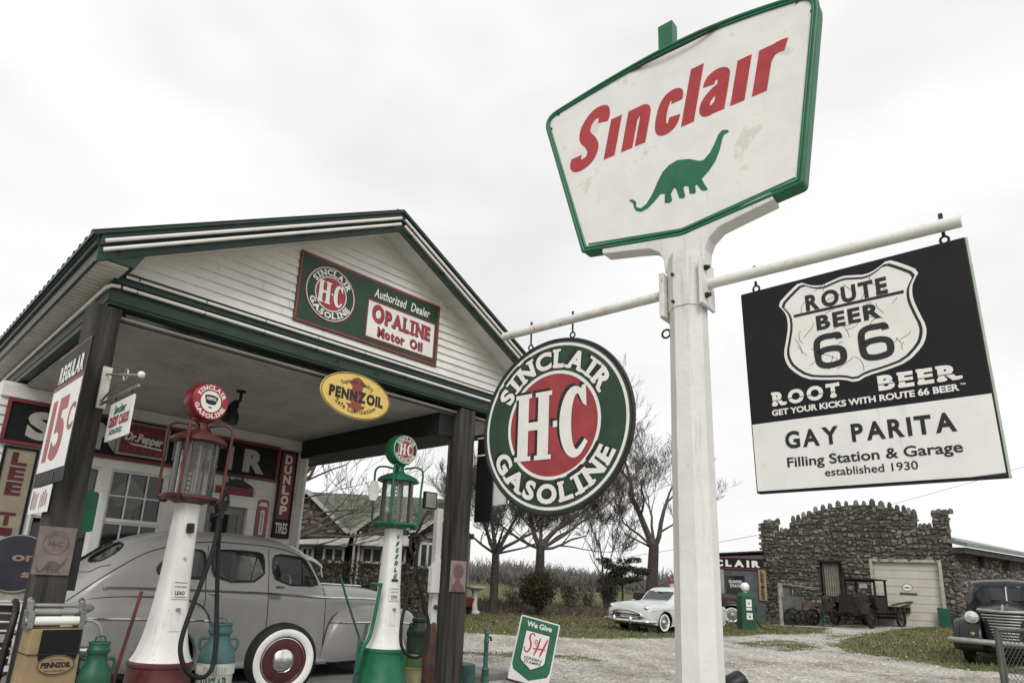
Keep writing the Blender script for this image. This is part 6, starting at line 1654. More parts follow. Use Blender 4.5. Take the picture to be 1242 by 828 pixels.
# ================================================================== buildings at the back
random.seed(41)
stone_m = island_mat('field_stone', [(.062, .056, .050), (.135, .122, .106), (.085, .075, .064), (.26, .24, .215), (.048, .044, .041), (.16, .138, .112)], .9, .8, 14)
mortar = mat('mortar', (.075, .067, .058), .95, var=.3, scale=8)
def stones(mb, fr, u0, u1, v0, v1, top, holes, hmin=.07, hmax=.17, wmin=.09, wmax=.33, dep=.055):
    v = v0
    while v < v1:
        h = rnd(hmin, hmax); u = u0-rnd(0, .2); ph_ = rnd(0, 9)
        while u < u1:
            w = rnd(wmin, wmax)
            cu, cv = u+w/2, v+h/2+rnd(-.045, .045)+.05*math.sin(u*1.3+ph_)
            if u0-.05 < cu < u1+.05 and cv < top(cu)-.02 and not any(a < cu < b and c < cv < d for a, b, c, d in holes):
                n = 8; d = dep*rnd(.4, 1.3); o = len(mb.v); A = []; B = []
                tl = rnd(-.35, .35); kk = rnd(.75, 1.35)
                for k in range(n):
                    a = 2*PI*k/n+rnd(-.15, .15); c, s = math.cos(a), math.sin(a); e = .72
                    x = math.copysign(abs(c)**e, c)*w*.50*rnd(.86, 1.04); y = math.copysign(abs(s)**e, s)*h*.52*rnd(.75, 1.12)*kk+tl*x*.9
                    A.append(fr(cu+x, cv+y, -.02)); B.append(fr(cu+x*.80+rnd(-.01, .01), cv+y*.76, d))
                F = [(k, (k+1) % n, n+(k+1) % n, n+k) for k in range(n)]+[tuple(range(n, 2*n))]
                mb.add(A+B, F, 0)
            u += w*1.0
        v += h*.96
# ---- stone garage
GA = atd((926, 700), 33); GB = atd((1159, 700), 28); GA.z = GB.z = 0
gu = (GB-GA).normalized(); gn = Vector((gu.y, -gu.x, 0))
if gn.dot(-GA) < 0: gn = -gn
GL = (GB-GA).length
def gfr(u, v, t): return GA+gu*u+Vector((0, 0, v))+gn*t
def onwall(px):
    d = ray(px); k = (GA-EYE).dot(gn)/d.dot(gn); p = EYE+d*k; return ((p-GA).dot(gu), p.z)
GAR = thing('stone_garage', 'dark field stone garage with battlement front and cream roller door', 'building', GA+Vector((0, 0, zg(GA.x, GA.y))))
GINV = GAR.matrix_basis.inverted()
def gp(mb, name, m, smooth=None, bevel=0.0, parent=None):
    o = mb.build(name, m, None, smooth, bevel)
    if parent is None: o.parent = GAR; o.matrix_parent_inverse = GINV
    else: o.parent = parent
    return o
TP = [onwall(p) for p in [(926, 634), (944, 633), (945, 644), (958, 646), (959, 634), (974, 627), (988, 621), (1003, 616), (1030, 612), (1060, 612), (1085, 617), (1111, 627), (1113, 639), (1130, 640), (1131, 622), (1157, 620)]]
TP[0] = (-.05, TP[0][1]); TP[-1] = (GL+.05, TP[-1][1])
def gtop(u):
    for (a, za), (b, zb) in zip(TP, TP[1:]):
        if a <= u <= b: return za+(zb-za)*(u-a)/max(1e-6, b-a)
    return TP[0][1] if u < TP[0][0] else TP[-1][1]
dL, dzT = onwall((1058, 680)); dR, _ = onwall((1137, 679)); dTop = dzT-.02
w0, wzt = onwall((991, 680)); w1, wzb = onwall((1027, 726))
o0, ozt = onwall((945.5, 705)); o1, ozb = onwall((965, 748))
holes = [(dL-.05, dR+.05, -1, dTop+.05), (w0, w1, wzb, wzt), (o0, o1, -1, ozt)]
mb = MB(); zs0 = .0
stones(mb, gfr, 0, GL, zs0, 6.5, gtop, holes)
# backing wall, cut round the openings
back = []
us = sorted(set([0, GL, dL, dR, w0, w1, o0, o1]+[GL*k/40 for k in range(41)]))
for a, b in zip(us, us[1:]):
    if b-a < 1e-4: continue
    m_ = (a+b)/2; spans = [(0, gtop(m_))]
    for ha, hb, hz0, hz1 in holes:
        if ha <= m_ <= hb: spans = [q for q in [(0, max(0, hz0)), (hz1, gtop(m_))] if q[1]-q[0] > .02]
    for z0, z1 in spans:
        mb.prism([(a, z0), (b, z0), (b, z1), (a, z1)], gfr, -.35, -.005, 1)
# battlement stones
u = .08
cren = [onwall((x, 640))[0] for x in [928, 933, 938, 943, 947, 952, 957, 962, 968, 975, 982, 990, 999, 1008, 1018, 1028, 1040, 1050, 1060, 1071, 1081, 1090, 1098, 1104, 1110, 1116, 1121, 1127, 1134, 1141, 1148, 1155]]
for i, u in enumerate(cren):
    z = gtop(u); h = rnd(.20, .34) if 7 <= i <= 24 else rnd(.12, .22); w = rnd(.09, .13)
    n = 7; A, B, C_ = [], [], []
    for k in range(n):
        a = 2*PI*k/n; A.append(gfr(u+w*math.cos(a)*1.05, z-.08, -.15+w*1.1*math.sin(a))); B.append(gfr(u+w*math.cos(a)*rnd(.8, 1.1), z+h*.65, -.15+w*rnd(.8, 1.1)*math.sin(a))); C_.append(gfr(u+w*.5*math.cos(a), z+h*rnd(.9, 1.1), -.15+w*.5*math.sin(a)))
    mb.add(A+B+C_, [(k, (k+1) % n, n+(k+1) % n, n+k) for k in range(n)]+[(n+k, n+(k+1) % n, 2*n+(k+1) % n, 2*n+k) for k in range(n)]+[tuple(range(2*n, 3*n))], 0)
gp(mb, 'front_wall', [stone_m, mortar])
# side wall
SD = Vector((1, -.16, 0)).normalized(); sn = Vector((SD.y, -SD.x, 0)); 
def sfr(u, v, t): return GB+SD*u+Vector((0, 0, v))+sn*t
ez = atd((1160, 662), 28).z
mb = MB(); stones(mb, sfr, 0, 9.5, 0, 6, lambda u: ez-.12-.004*u, [], wmin=.14, wmax=.4); mb.prism([(0, 0), (9.5, 0), (9.5, ez-.1), (0, ez-.1)], sfr, -.3, -.005, 1)
gp(mb, 'side_wall', [stone_m, mortar])
mb = MB()
mb.prism([(-.05, ez-.30), (9.9, ez-.30), (9.9, ez-.06), (-.05, ez-.06)], sfr, .0, .50)
for k in range(3): mb.prism([(2.5+k*3, ez-.75), (2.62+k*3, ez-.75), (2.62+k*3, ez-.3), (2.5+k*3, ez-.3)], sfr, .0, .3)
gp(mb, 'rafter', M['dark_wood'])
rt = mat('garage_roof', (.17, .20, .175), .5, var=.15, scale=3)
mb = MB()
e0, e1 = sfr(-.1, ez-.05, .6), sfr(10.2, ez-.05, .6); q0, q1 = sfr(-.1, ez+1.0, -3.4), sfr(10.2, ez+1.0, -3.4); dz = Vector((0, 0, .17))
mb.add([e0, e1, q1, q0, e0+dz, e1+dz, q1+dz, q0+dz], [(0, 1, 2, 3), (7, 6, 5, 4), (0, 4, 5, 1), (1, 5, 6, 2), (2, 6, 7, 3), (3, 7, 4, 0)]); gp(mb, 'roof', rt)
mb = MB(); mb.prism([(.3, 0), (GL-.3, 0), (GL-.3, 3.8), (.3, 3.8)], gfr, -9, -1.2); gp(mb, 'room', M['dark_wood'])
# roller door
mb = MB(); gz = min(zg(*gfr(dL, 0, 0).xy), zg(*gfr(dR, 0, 0).xy))-.05; nP = 8; ph = (dTop-gz)/nP
for k in range(nP): mb.prism([(dL, gz+k*ph+.008), (dR, gz+k*ph+.008), (dR, gz+(k+1)*ph-.008), (dL, gz+(k+1)*ph-.008)], gfr, -.18, -.12)
mb.prism([(dL, gz), (dR, gz), (dR, dTop), (dL, dTop)], gfr, -.2, -.175)
door = gp(mb, 'roller_door', mat('door_cream', (.52, .50, .43), .55, var=.06, scale=2))
mb = MB(); mb.prism([(dL-.12, gz), (dL, gz), (dL, dTop+.1), (dL-.12, dTop+.1)], gfr, -.15, .07); mb.prism([(dR, gz), (dR+.12, gz), (dR+.12, dTop+.1), (dR, dTop+.1)], gfr, -.15, .07); mb.prism([(dL-.12, dTop), (dR+.12, dTop), (dR+.12, dTop+.12), (dL-.12, dTop+.12)], gfr, -.15, .04); gp(mb, 'door_frame', mat('frame_weathered', (.40, .38, .33), .7, var=.2))
eu, ev = onwall((1100, 712)); fre = lambda u, v, t: gfr(eu+u, ev+v, t-.115)
mb = MB(); mb.sheet(ell(0, 0, .19, .17, 24), fre, 0); mb.sheet([(-.30, -.33), (.33, -.33), (.33, -.21), (-.30, -.21)], fre, 0); em = mb.build('door_sign', mat('emblem_olive', (.09, .09, .075), .5), None); em.parent = door
mb = MB(); mb.sheet(ell(0, 0, .165, .145, 24), fre, .003); q = mb.build('emblem_field', M['letter_white'], None); q.parent = door
mb = MB(); mb.sheet([(-.13, 0), (-.06, -.03), (.06, -.03), (.13, 0), (.06, .02), (-.06, .02)], fre, .005); q = mb.build('emblem_bar', M['letter_black'], None); q.parent = door
# window with a pale curtain
mb = MB(); fw_ = .07
for (a, b, c, d) in ((w0, w1, wzt-fw_, wzt), (w0, w1, wzb, wzb+fw_), (w0, w0+fw_, wzb, wzt), (w1-fw_, w1, wzb, wzt), ((w0+w1)/2+.42, (w0+w1)/2+.47, wzb, wzt)): mb.prism([(a, c), (b, c), (b, d), (a, d)], gfr, -.2, -.08)
wn = gp(mb, 'window', mat('window_dark', (.04, .038, .034), .7))
mb = MB(); N_ = 26
mb.grid(lambda u, v: gfr(w0+.22+(w1-w0-.5)*u, wzb+.1+(wzt-wzb-.1)*v, -.24+.03*math.sin(u*40)), 60, 2); q = mb.build('curtain', mat('curtain', (.24, .225, .19), .9, var=.15, scale=5), None); q.parent = wn
mb = MB(); mb.prism([(w0, wzb), (w1, wzb), (w1, wzt), (w0, wzt)], gfr, -.30, -.28); q = mb.build('pane', M['glass_dark'], None); q.parent = wn
# side door
mb = MB()
for (a, b, c, d) in ((o0, o0+.09, gz-.2, ozt), (o1-.09, o1, gz-.2, ozt), (o0, o1, ozt-.1, ozt), (o0, o1, ozt-1.0, ozt-.9), ((o0+o1)/2-.03, (o0+o1)/2+.03, gz-.2, ozt-1.0)): mb.prism([(a, c), (b, c), (b, d), (a, d)], gfr, -.2, -.05)
dd_ = gp(mb, 'door', mat('door_pale', (.38, .36, .32), .7, var=.2))
mb = MB(); mb.prism([(o0+.05, gz-.2), (o1-.05, gz-.2), (o1-.05, ozt-.1), (o0+.05, ozt-.1)], gfr, -.26, -.22); q = mb.build('door_leaf', mat('leaf_grey', (.17, .165, .15), .8, var=.3), None); q.parent = dd_
# green board leaning at the door corner
a = onwall((1137, 737)); b = onwall((1155, 756))
mb = MB(); mb.prism([(a[0], gz-.05), (b[0], gz-.05), (b[0]-.02, a[1]), (a[0], a[1]+.03)], gfr, .12, .15); tag(mb.build('green_board', M['can_green'], bevel=.01), 'plain green board leaning against the stone wall right of the cream door', 'board')
# ---- grey shed with sign
SA = atd((838, 700), 33.5); SB = atd((926, 700), 32.2); SA.z = SB.z = 0
su = (SB-SA).normalized(); sn2 = Vector((su.y, -su.x, 0)); sn2 = sn2 if sn2.dot(-SA) > 0 else -sn2
SLn = (SB-SA).length
def shf(u, v, t): return SA+su*u+Vector((0, 0, v))+sn2*t
def onsh(px):
    d = ray(px); k = (SA-EYE).dot(sn2)/d.dot(sn2); p = EYE+d*k; return ((p-SA).dot(su), p.z)
SH = thing('grey_shed', 'small blue grey shed with dark roof edge left of the stone garage', 'shed', SA+Vector((0, 0, zg(SA.x, SA.y))))
zt = onsh((880, 675))[1]
def kid(mb, name, m, root, **k):
    o = mb.build(name, m, None, **k); o.parent = root; o.matrix_parent_inverse = root.matrix_basis.inverted(); return o
mb = MB(); mb.prism([(0, 0), (SLn, 0), (SLn, zt+.15), (0, zt-.05)], shf, -4, 0); kid(mb, 'wall', mat('shed_grey', (.085, .095, .10), .7, var=.2, scale=4), SH)
mb = MB(); mb.prism([(-.1, zt-.02), (SLn+.1, zt+.28), (SLn+.1, zt+.36), (-.1, zt+.06)], shf, -4.2, .12); kid(mb, 'roof', M['dark_metal'], SH)
a = onsh((880, 697)); b = onsh((904, 712)); mb = MB(); mb.prism([(a[0], b[1]-.5), (b[0], b[1]-.5), (b[0], a[1]), (a[0], a[1])], shf, .002, .04); wn = kid(mb, 'window', M['glass_dark'], SH)
mb = MB(); 
for k, (s_, z0, z1) in enumerate((('QUAKER', -.20, -.06), ('STATE', -.40, -.26))): cu = (a[0]+b[0])/2; zc = a[1]-.15; w_ = .30 if k == 0 else .25; text(mb, s_, (cu-w_, zc+z0, cu+w_, zc+z1), .045, fr=shf, bold=.03)
q = mb.build('lettering', M['sign_cream'], None); q.parent = wn
mb = MB(); mb.prism([(onsh((871, 700))[0], 0), (onsh((878, 700))[0], 0), (onsh((878, 700))[0], zt-.6), (onsh((871, 700))[0], zt-.6)], shf, .0, .06); kid(mb, 'door_post', mat('post_pale', (.3, .29, .27), .7), SH)
z0 = onsh((900, 689))[1]; z1 = onsh((900, 677))[1]; ub = SLn+.02; ua = ub-3.45
SS = thing('shed_sign', 'black board with white station name letters along the top of the grey shed', 'sign', mw=frame(shf((ua+ub)/2, (z0+z1)/2, .06), su if su.cross(Vector((0, 0, 1))).dot(sn2) > 0 else -su, (0, 0, 1)))
hw_, hh_ = (ub-ua)/2, (z1-z0)/2
mb = MB(); mb.prism([(-hw_, -hh_), (hw_, -hh_), (hw_, hh_), (-hw_, hh_)], UVN, -.03, 0); mb.build('panel', M['sign_black'], SS)
mb = MB(); mb.prism([(-hw_, hh_), (hw_, hh_), (hw_, hh_+.05), (-hw_, hh_+.05)], UVN, -.03, .02); mb.prism([(-hw_, -hh_-.04), (hw_, -hh_-.04), (hw_, -hh_), (-hw_, -hh_)], UVN, -.03, .02); mb.build('frame', M['dull_red'], SS)
mb = MB(); line_text(mb, 'SINCLAIR', (-hw_*.92, -hh_*.62, hw_*.92, hh_*.62), .004, bold=.06, serif=False, gap=.22); mb.build('lettering', M['letter_white'], SS)
a = onsh((921, 691)); b = onsh((929, 728))
TS = thing('tyre_sign', 'tall tan tyre sign with black letters at the corner of the grey shed', 'sign', mw=frame(shf((a[0]+b[0])/2, (a[1]+b[1])/2, .10), su if su.cross(Vector((0, 0, 1))).dot(sn2) > 0 else -su, (0, 0, 1)))
hh_ = (a[1]-b[1])/2; mb = MB(); mb.prism([(-.17, -hh_), (.17, -hh_), (.17, hh_), (-.17, hh_)], UVN, -.03, 0); mb.build('panel', M['tan'], TS)
mb = MB()
for i, ch in enumerate('LEETIRES'): zz = hh_-.06-i*(2*hh_-.1)/8; text(mb, ch, (-.08, zz-.14, .08, zz), .004, bold=.04)
mb.build('lettering', M['letter_black'], TS)
# ---- stone house
random.seed(52)
HO = thing('stone_house', 'stone house with mossy gabled roof, white trim and pale awnings behind the hedge', 'house', sd(-4, 27, 0))
HI = HO.matrix_basis.inverted()
def hfr(d0):
    return lambda u, v, t: LAT*u+FWD*(d0-t)+Vector((0, 0, v))
def hp(mb, name, m, **k):
    o = mb.build(name, m, None, **k); o.parent = HO; o.matrix_parent_inverse = HI; return o
hst = island_mat('house_stone', [(.10, .085, .07), (.17, .15, .13), (.13, .10, .08), (.24, .22, .19)], .9, .5, 12)
roof_m = mat('moss_roof', (.105, .115, .080), .9, var=.35, scale=3, bump=.3, bscale=25)
trim_w = mat('house_white', (.40, .39, .36), .6, var=.08)
def zpx(px, d): return atd(px, d).z
def spx(px, d): return atd(px, d).dot(LAT)
D0 = 26.0
zE = zpx((425, 645), D0); zR = zpx((410, 600), 30)
sL, sR = -9.5, spx((545, 650), D0)
mb = MB(); f = hfr(D0+.6); mb.prism([(sL, 0), (sR, 0), (sR, zE), (sL, zE)], f, -7, 0, 1); stones(mb, f, sL, sR, .2, zE, lambda u: zE, [], .14, .24, .2, .5, .05); hp(mb, 'wall', [hst, mortar])
mb = MB(); P = lambda s, d, z: LAT*s+FWD*d+Vector((0, 0, z))
for (sa, sb, da, db, za, zb) in ((sL-.3, sR+.3, D0+.1, 30.2, zE-.1, zR), (sL-.3, sR+.3, 34.5, 30.2, zE-.1, zR)):
    v = [P(sa, da, za), P(sb, da, za), P(sb, db, zb), P(sa, db, zb)]; up_ = Vector((0, 0, .1)); mb.add(v+[q+up_ for q in v], [(0, 1, 2, 3), (7, 6, 5, 4), (0, 4, 5, 1), (1, 5, 6, 2), (2, 6, 7, 3), (3, 7, 4, 0)])
def gable(sa, sb, za, zap, d, back, name='gable'):
    sc = (sa+sb)/2
    g = MB(); f = hfr(d); g.prism([(sa, .0), (sb, .0), (sb, za), (sc, zap), (sa, za)], f, -back, 0, 1); stones(g, f, sa, sb, .2, zap, lambda u: za+(zap-za)*(1-abs(u-sc)/((sb-sa)/2)), [], .14, .24, .2, .5, .05); hp(g, name, [hst, mortar])
    for sg in (-1, 1):
        se = sa-.25 if sg < 0 else sb+.25; zl = za-.25*(zap-za)/((sb-sa)/2)
        v = [P(se, d-.35, zl), P(sc, d-.35, zap+.02), P(sc, d+back, zap+.02), P(se, d+back, zl)]; up_ = Vector((0, 0, .10)); mb.add(v+[q+up_ for q in v], [(0, 1, 2, 3), (7, 6, 5, 4), (0, 4, 5, 1), (1, 5, 6, 2), (2, 6, 7, 3), (3, 7, 4, 0)])
        tw.bar(P(se, d-.37, zl+.02), P(sc, d-.37, zap+.04), .05, .14)
tw = MB()
s1 = spx((375, 600), 25.4); z1_ = zpx((375, 598), 25.4)
gable(s1-1.5, spx((417, 642), 25.4), zpx((417, 640), 25.4), z1_, 25.4, 5)
gable(spx((434, 644), 25.4), spx((500, 640), 25.4), zpx((434, 642), 25.4), zpx((467, 618), 25.4), 25.5, 5)
gable(spx((505, 648), 24.6), spx((560, 648), 24.6), zpx((505, 647), 24.6), zpx((531, 628), 24.6), 24.6, 5)
hp(mb, 'roof', roof_m)
hp(tw, 'rake_trim', trim_w)
def hwin(px0, px1, d, aw=True):
    a, b = atd(px0, d), atd(px1, d); s0, s1_, z1, z0 = a.dot(LAT), b.dot(LAT), a.z, b.z; f = hfr(d)
    mb = MB()
    for (u0, u1, v0, v1) in ((s0, s1_, z1-.09, z1), (s0, s1_, z0, z0+.09), (s0, s0+.09, z0, z1), (s1_-.09, s1_, z0, z1), ((s0+s1_)/2-.04, (s0+s1_)/2+.04, z0, z1)): mb.prism([(u0, v0), (u1, v0), (u1, v1), (u0, v1)], f, 0, .08)
    w = hp(mb, 'window', trim_w)
    mb = MB(); mb.prism([(s0, z0), (s1_, z0), (s1_, z1), (s0, z1)], f, -.02, .02); q = mb.build('pane', M['glass_dark'], None); q.parent = w
    if aw:
        mb = MB(); v = [P(s0-.15, d-.05, z1+.42), P(s1_+.15, d-.05, z1+.42), P(s1_+.15, d-.55, z1+.05), P(s0-.15, d-.55, z1+.05)]; mb.add(v+[q-Vector((0, 0, .04)) for q in v], [(0, 1, 2, 3), (7, 6, 5, 4), (0, 4, 5, 1), (1, 5, 6, 2), (2, 6, 7, 3), (3, 7, 4, 0)]); hp(mb, 'awning', trim_w)
hwin((366, 662), (380, 682), 25.2); hwin((393, 662), (417, 683), 25.2); hwin((439, 662), (464, 684), 25.3); hwin((475, 662), (492, 684), 25.3); hwin((509, 657), (528, 690), 24.4, False)
mb = MB()
for px in (431, 437): s_ = spx((px, 660), 25.3); mb.bx(0, 0, 0, 0, 0, 0) if False else mb.tube([P(s_, 25.1, 0), P(s_, 25.1, zE)], .05, 6)
hp(mb, 'porch_post', trim_w)
# pale trailer behind the trees
r = thing('pale_shed', 'small cream shed half hidden behind the dark porch post and bare tree', 'shed', sd(-.35, 33), -YAW)
mb = MB(); mb.bx(-1.0, .55, 0, 2.4, 1.5, 3.3); mb.bx(-1.0, .55, 0, 2.4, 0, 1.5); mb.build('wall', mat('shed_cream', (.42, .38, .32), .7, var=.1), r)
mb = MB(); mb.bx(-1.15, .7, -.2, 2.6, 3.3, 3.42); mb.build('roof', M['dark_metal'], r)
mb = MB(); mb.bx(-.5, .2, -.02, 0, 1.5, 2.3); mb.build('window', M['glass_dark'], r)
# bird bath, red barrow
r = thing('bird_bath', 'white stone bird bath on a pedestal left of the grey barked tree', 'bird bath', sd(.45, 27.5))
mb = MB(); mb.lathe([(.24, 0), (.24, .08), (.13, .14), (.10, .4), (.12, .8), (.17, .9), (.42, 1.0), (.44, 1.06), (.38, 1.04), (0, 1.0)], 20); mb.build('stone', mat('bath_white', (.55, .54, .51), .8, var=.12), r, smooth=40)
r = thing('wheelbarrow', 'small red wheelbarrow on the lawn beside the bird bath', 'wheelbarrow', sd(-.05, 26.5), .4)
mb = MB(); mb.add([(-.4, -.25, .3), (.4, -.18, .3), (.4, .18, .3), (-.4, .25, .3), (-.5, -.35, .68), (.6, -.28, .6), (.6, .28, .6), (-.5, .35, .68)], [(3, 2, 1, 0), (0, 1, 5, 4), (1, 2, 6, 5), (2, 3, 7, 6), (3, 0, 4, 7)]); mb.build('tray', mat('barrow_red', (.22, .03, .03), .5, var=.2), r)
mb = MB(); mb.tube([(.75, -.05, .2), (.3, -.2, .32), (-1.0, -.3, .6)], .022, 6); mb.tube([(.75, .05, .2), (.3, .2, .32), (-1.0, .3, .6)], .022, 6); mb.tube([(-.3, -.25, .32), (-.35, -.3, 0)], .022, 6); mb.tube([(-.3, .25, .32), (-.35, .3, 0)], .022, 6); mb.build('handle', M['dark_metal'], r)
mb = MB(); mb.lathe([(.05, -.04), (.2, -.04), (.2, .04), (.05, .04), (.05, -.04)], 20, (.75, 0, .2), Matrix.Rotation(PI/2, 3, 'X'), caps=False); mb.build('tyre', M['rubber'], r)
# overhead wire
mb = MB(); A_, B_ = atd((740, 678), 60), atd((1300, 548), 48)
mb.tube([A_.lerp(B_, k/30)-Vector((0, 0, .9*math.sin(PI*k/30))) for k in range(31)], .016, 4); tag(mb.build('overhead_wire', M['black_paint']), 'thin black overhead wire crossing the sky above the stone garage', 'wire')
# ================================================================== far vehicles
def heading(t): # nose pointing towards the camera and to its left by t degrees
    v = -(FWD*math.cos(R(t))+LAT*math.sin(R(t))); return math.atan2(v.y, v.x)
def place_by(r, local_xy, world, rz):
    c, s = math.cos(rz), math.sin(rz); x, y = local_xy
    r.location = (world.x-(x*c-y*s), world.y-(x*s+y*c), zg(world.x, world.y)); r.rotation_euler = (0, 0, rz)
# ---- white patrol car, origin at its tail, nose at x=5.3
PK = thing('patrol_car', 'white vintage patrol car with red roof lamp, partly hidden by the sign pole', 'car')
wp = atd((807, 766), 22.6)
place_by(PK, (4.30*.93, .93*.93), wp, heading(52)); PK.scale = (.93, .93, .93)
def ps(ws, wb, zb, wu, zu, wr, zr, zt, zs=.20): return [(0, zs), (ws*.9, zs), (ws, zs+.08), (wb*1.0, .5), (wb*1.0, zb-.14), (wb*.95, zb), (wu, zu), (wr, zr), (wr*.6, zt-.015), (0, zt)]
st = [(.0, ps(.55, .6, .80, .5, .84, .4, .86, .88, .45)), (.12, ps(.78, .82, .86, .74, .90, .6, .93, .95, .33)), (.6, ps(.9, .95, .93, .84, .97, .6, 1.0, 1.03)), (1.1, ps(.93, .98, .95, .80, 1.0, .62, 1.06, 1.10)), (1.5, ps(.93, .98, .96, .78, 1.15, .62, 1.30, 1.36)), (2.0, ps(.93, .98, .96, .76, 1.22, .64, 1.46, 1.53)), (2.6, ps(.93, .98, .95, .75, 1.22, .64, 1.49, 1.56)), (3.05, ps(.93, .98, .95, .75, 1.2, .62, 1.45, 1.52)), (3.45, ps(.93, .98, .94, .72, 1.08, .60, 1.18, 1.24)), (3.7, ps(.93, .98, .93, .74, .99, .5, 1.04, 1.08)), (4.4, ps(.93, .97, .90, .76, .96, .45, 1.0, 1.05)), (4.95, ps(.91, .95, .87, .76, .93, .46, .98, 1.02, .26)), (5.14, ps(.88, .91, .80, .72, .88, .44, .93, .975, .32)), (5.22, ps(.76, .80, .70, .60, .76, .36, .80, .84, .40))]
pw = [smooth_poly(p, 2) for p in ([(1.55, 1.03), (2.2, 1.01), (2.2, 1.40), (2.0, 1.42), (1.75, 1.30)], [(2.26, 1.01), (3.35, .99), (3.28, 1.08), (3.02, 1.40), (2.26, 1.42)])]
hl = []
for s in (-1, 1):
    for w in pw: hl.append(('y', w, lambda c, s=s: c[1]*s > .3))
    for x in (1.05, 4.30): hl.append(('y', ell(x, .33, .40, .40, 36), lambda c, s=s: c[1]*s > .4))
wsp = rrect(-.60, 1.07, .60, 1.40, .08); hl.append(('x', wsp, lambda c: c[0] > 2.9))
ob, pbv = skin('body', st, M['car_white'], PK, .02, 10, 8, 40, hl)
mb = MB(); gl = MB()
for s in (-1, 1):
    for w in pw: q = [side_pt(pbv, x, z, s, -.012) for x, z in w]; gl.add(q, [tuple(range(len(q)))]); mb.tube([side_pt(pbv, x, z, s, .004) for x, z in w[::2]], .014, 5, closed=True)
q = [xray(pbv, y, z, 6, -1)-Vector((.012, 0, 0)) for y, z in wsp]; gl.add(q, [tuple(range(len(q)))]); mb.tube([p+Vector((.014, 0, .0)) for p in q], .02, 6, closed=True)
for s in (-1, 1): seam(mb, pbv, [(3.0, .80), (4.0, .80), (4.9, .74), (5.15, .70)], .012, s, .004); seam(mb, pbv, [(.3, .78), (1.5, .82), (3.0, .80)], .010, s, .004)
mb.build('bright_trim', M['chrome'], PK, smooth=50); gl.build('glass', mat('glass_green', (.03, .045, .04), .06, var=.2, spec=.7), PK)
mb = MB()
for i, (z, w) in enumerate(((.46, .56), (.52, .62), (.60, .60))): mb.tube(spline([(5.22, -w, z), (5.33, -w*.5, z+.01), (5.36, 0, z+.015), (5.33, w*.5, z+.01), (5.22, w, z)], 5), .026 if i != 1 else .014, 8)
mb.tube(spline([(5.20, -.72, .50), (5.30, -.60, .62), (5.35, -.3, .70), (5.37, 0, .72), (5.35, .3, .70), (5.30, .60, .62), (5.20, .72, .50)], 5), .035, 8)
for k in range(-5, 6): mb.tube([(5.33-.004*k*k, k*.09, .46), (5.33-.004*k*k, k*.09, .62)], .012, 6)
for s in (-1, 1): mb.lathe([(0, .10), (.05, .09), (.07, .05), (.07, -.06)], 14, (5.24, s*.66, .54), Matrix.Rotation(PI/2, 3, 'Y'))
mb.build('grille', M['chrome'], PK, smooth=50)
mb = MB(); mb.grid(lambda u, v: Vector((5.30+.02*math.sin(v*PI)-.06*(2*u-1)**2, (u-.5)*1.2, .44+.20*v)), 12, 4); mb.build('grille_recess', M['black_paint'], PK)
for s in (-1, 1):
    mb = MB(); mb.lathe([(0, .09), (.06, .08), (.105, .04), (.12, .0), (.12, -.08)], 20, (5.12, s*.76, .80), Matrix.Rotation(PI/2, 3, 'Y')); mb.build('headlight', M['chrome'], PK, smooth=50)
mb = MB(); mb.tube(spline([(4.95, -1.0, .36), (5.30, -.92, .36), (5.44, -.5, .36), (5.48, 0, .36), (5.44, .5, .36), (5.30, .92, .36), (4.95, 1.0, .36)], 6), .065, 10)
q_ = MB(); q_.tube(spline([(.3, -1.0, .40), (-.05, -.9, .40), (-.12, 0, .4), (-.05, .9, .40), (.3, 1.0, .40)], 6), .06, 10); q_.build('bumper', M['chrome'], PK, smooth=50)
for s in (-1, 1): mb.lathe([(.03, .26), (.055, .30), (.055, .48), (.0, .53)], 12, (5.50, s*.36, 0))
mb.build('bumper', M['chrome'], PK, smooth=50)
rl = bpy.data.objects.new('roof_lamp', None); COL.objects.link(rl); rl.parent = PK; rl.location = (2.55, 0, 1.55)
mb = MB(); mb.lathe([(.13, 0), (.13, .04), (.09, .06), (.09, .10), (.125, .11), (.125, .16), (.10, .17)], 20); mb.build('base', M['chrome'], rl, smooth=40)
mb = MB(); mb.lathe([(.12, .165), (.125, .24), (.10, .31), (.05, .35), (0, .36)], 20); mb.build('red_dome', mat('lamp_red', (.24, .012, .015), .25), rl, smooth=50)
mb = MB(); mb.tube([(4.85, 0, .98), (4.95, 0, 1.07), (4.8, 0, 1.06)], .02, 6); mb.tube([(3.25, .88, .97), (3.27, .92, 1.12)], .012, 6); mb.lathe([(0, -.07), (.06, -.05), (.08, .0), (0, .02)], 12, (3.27, .94, 1.15), Matrix.Rotation(PI/2, 3, 'Y')); mb.build('mascot_and_spot', M['chrome'], PK, smooth=50)
mb = MB(); mb.box((2.2, 0, .8), (.2, 1.3, .7)); mb.bx(1.3, 2.2, -.65, .65, .3, .6); mb.build('seat', mat('seat_dark', (.05, .045, .04), .8), PK, bevel=.03)
mb = MB(); mb.bx(.4, 5.0, -.75, .75, .2, .26); mb.build('underfloor', M['black_paint'], PK)
for x in (1.05, 4.30):
    for s in (-1, 1):
        wr = bpy.data.objects.new('wheel', None); COL.objects.link(wr); wr.parent = PK; wr.location = (x, s*.83, .34)
        if s > 0: wr.rotation_euler = (0, 0, PI)
        wheel(wr, .34, .17, True, 'steel')
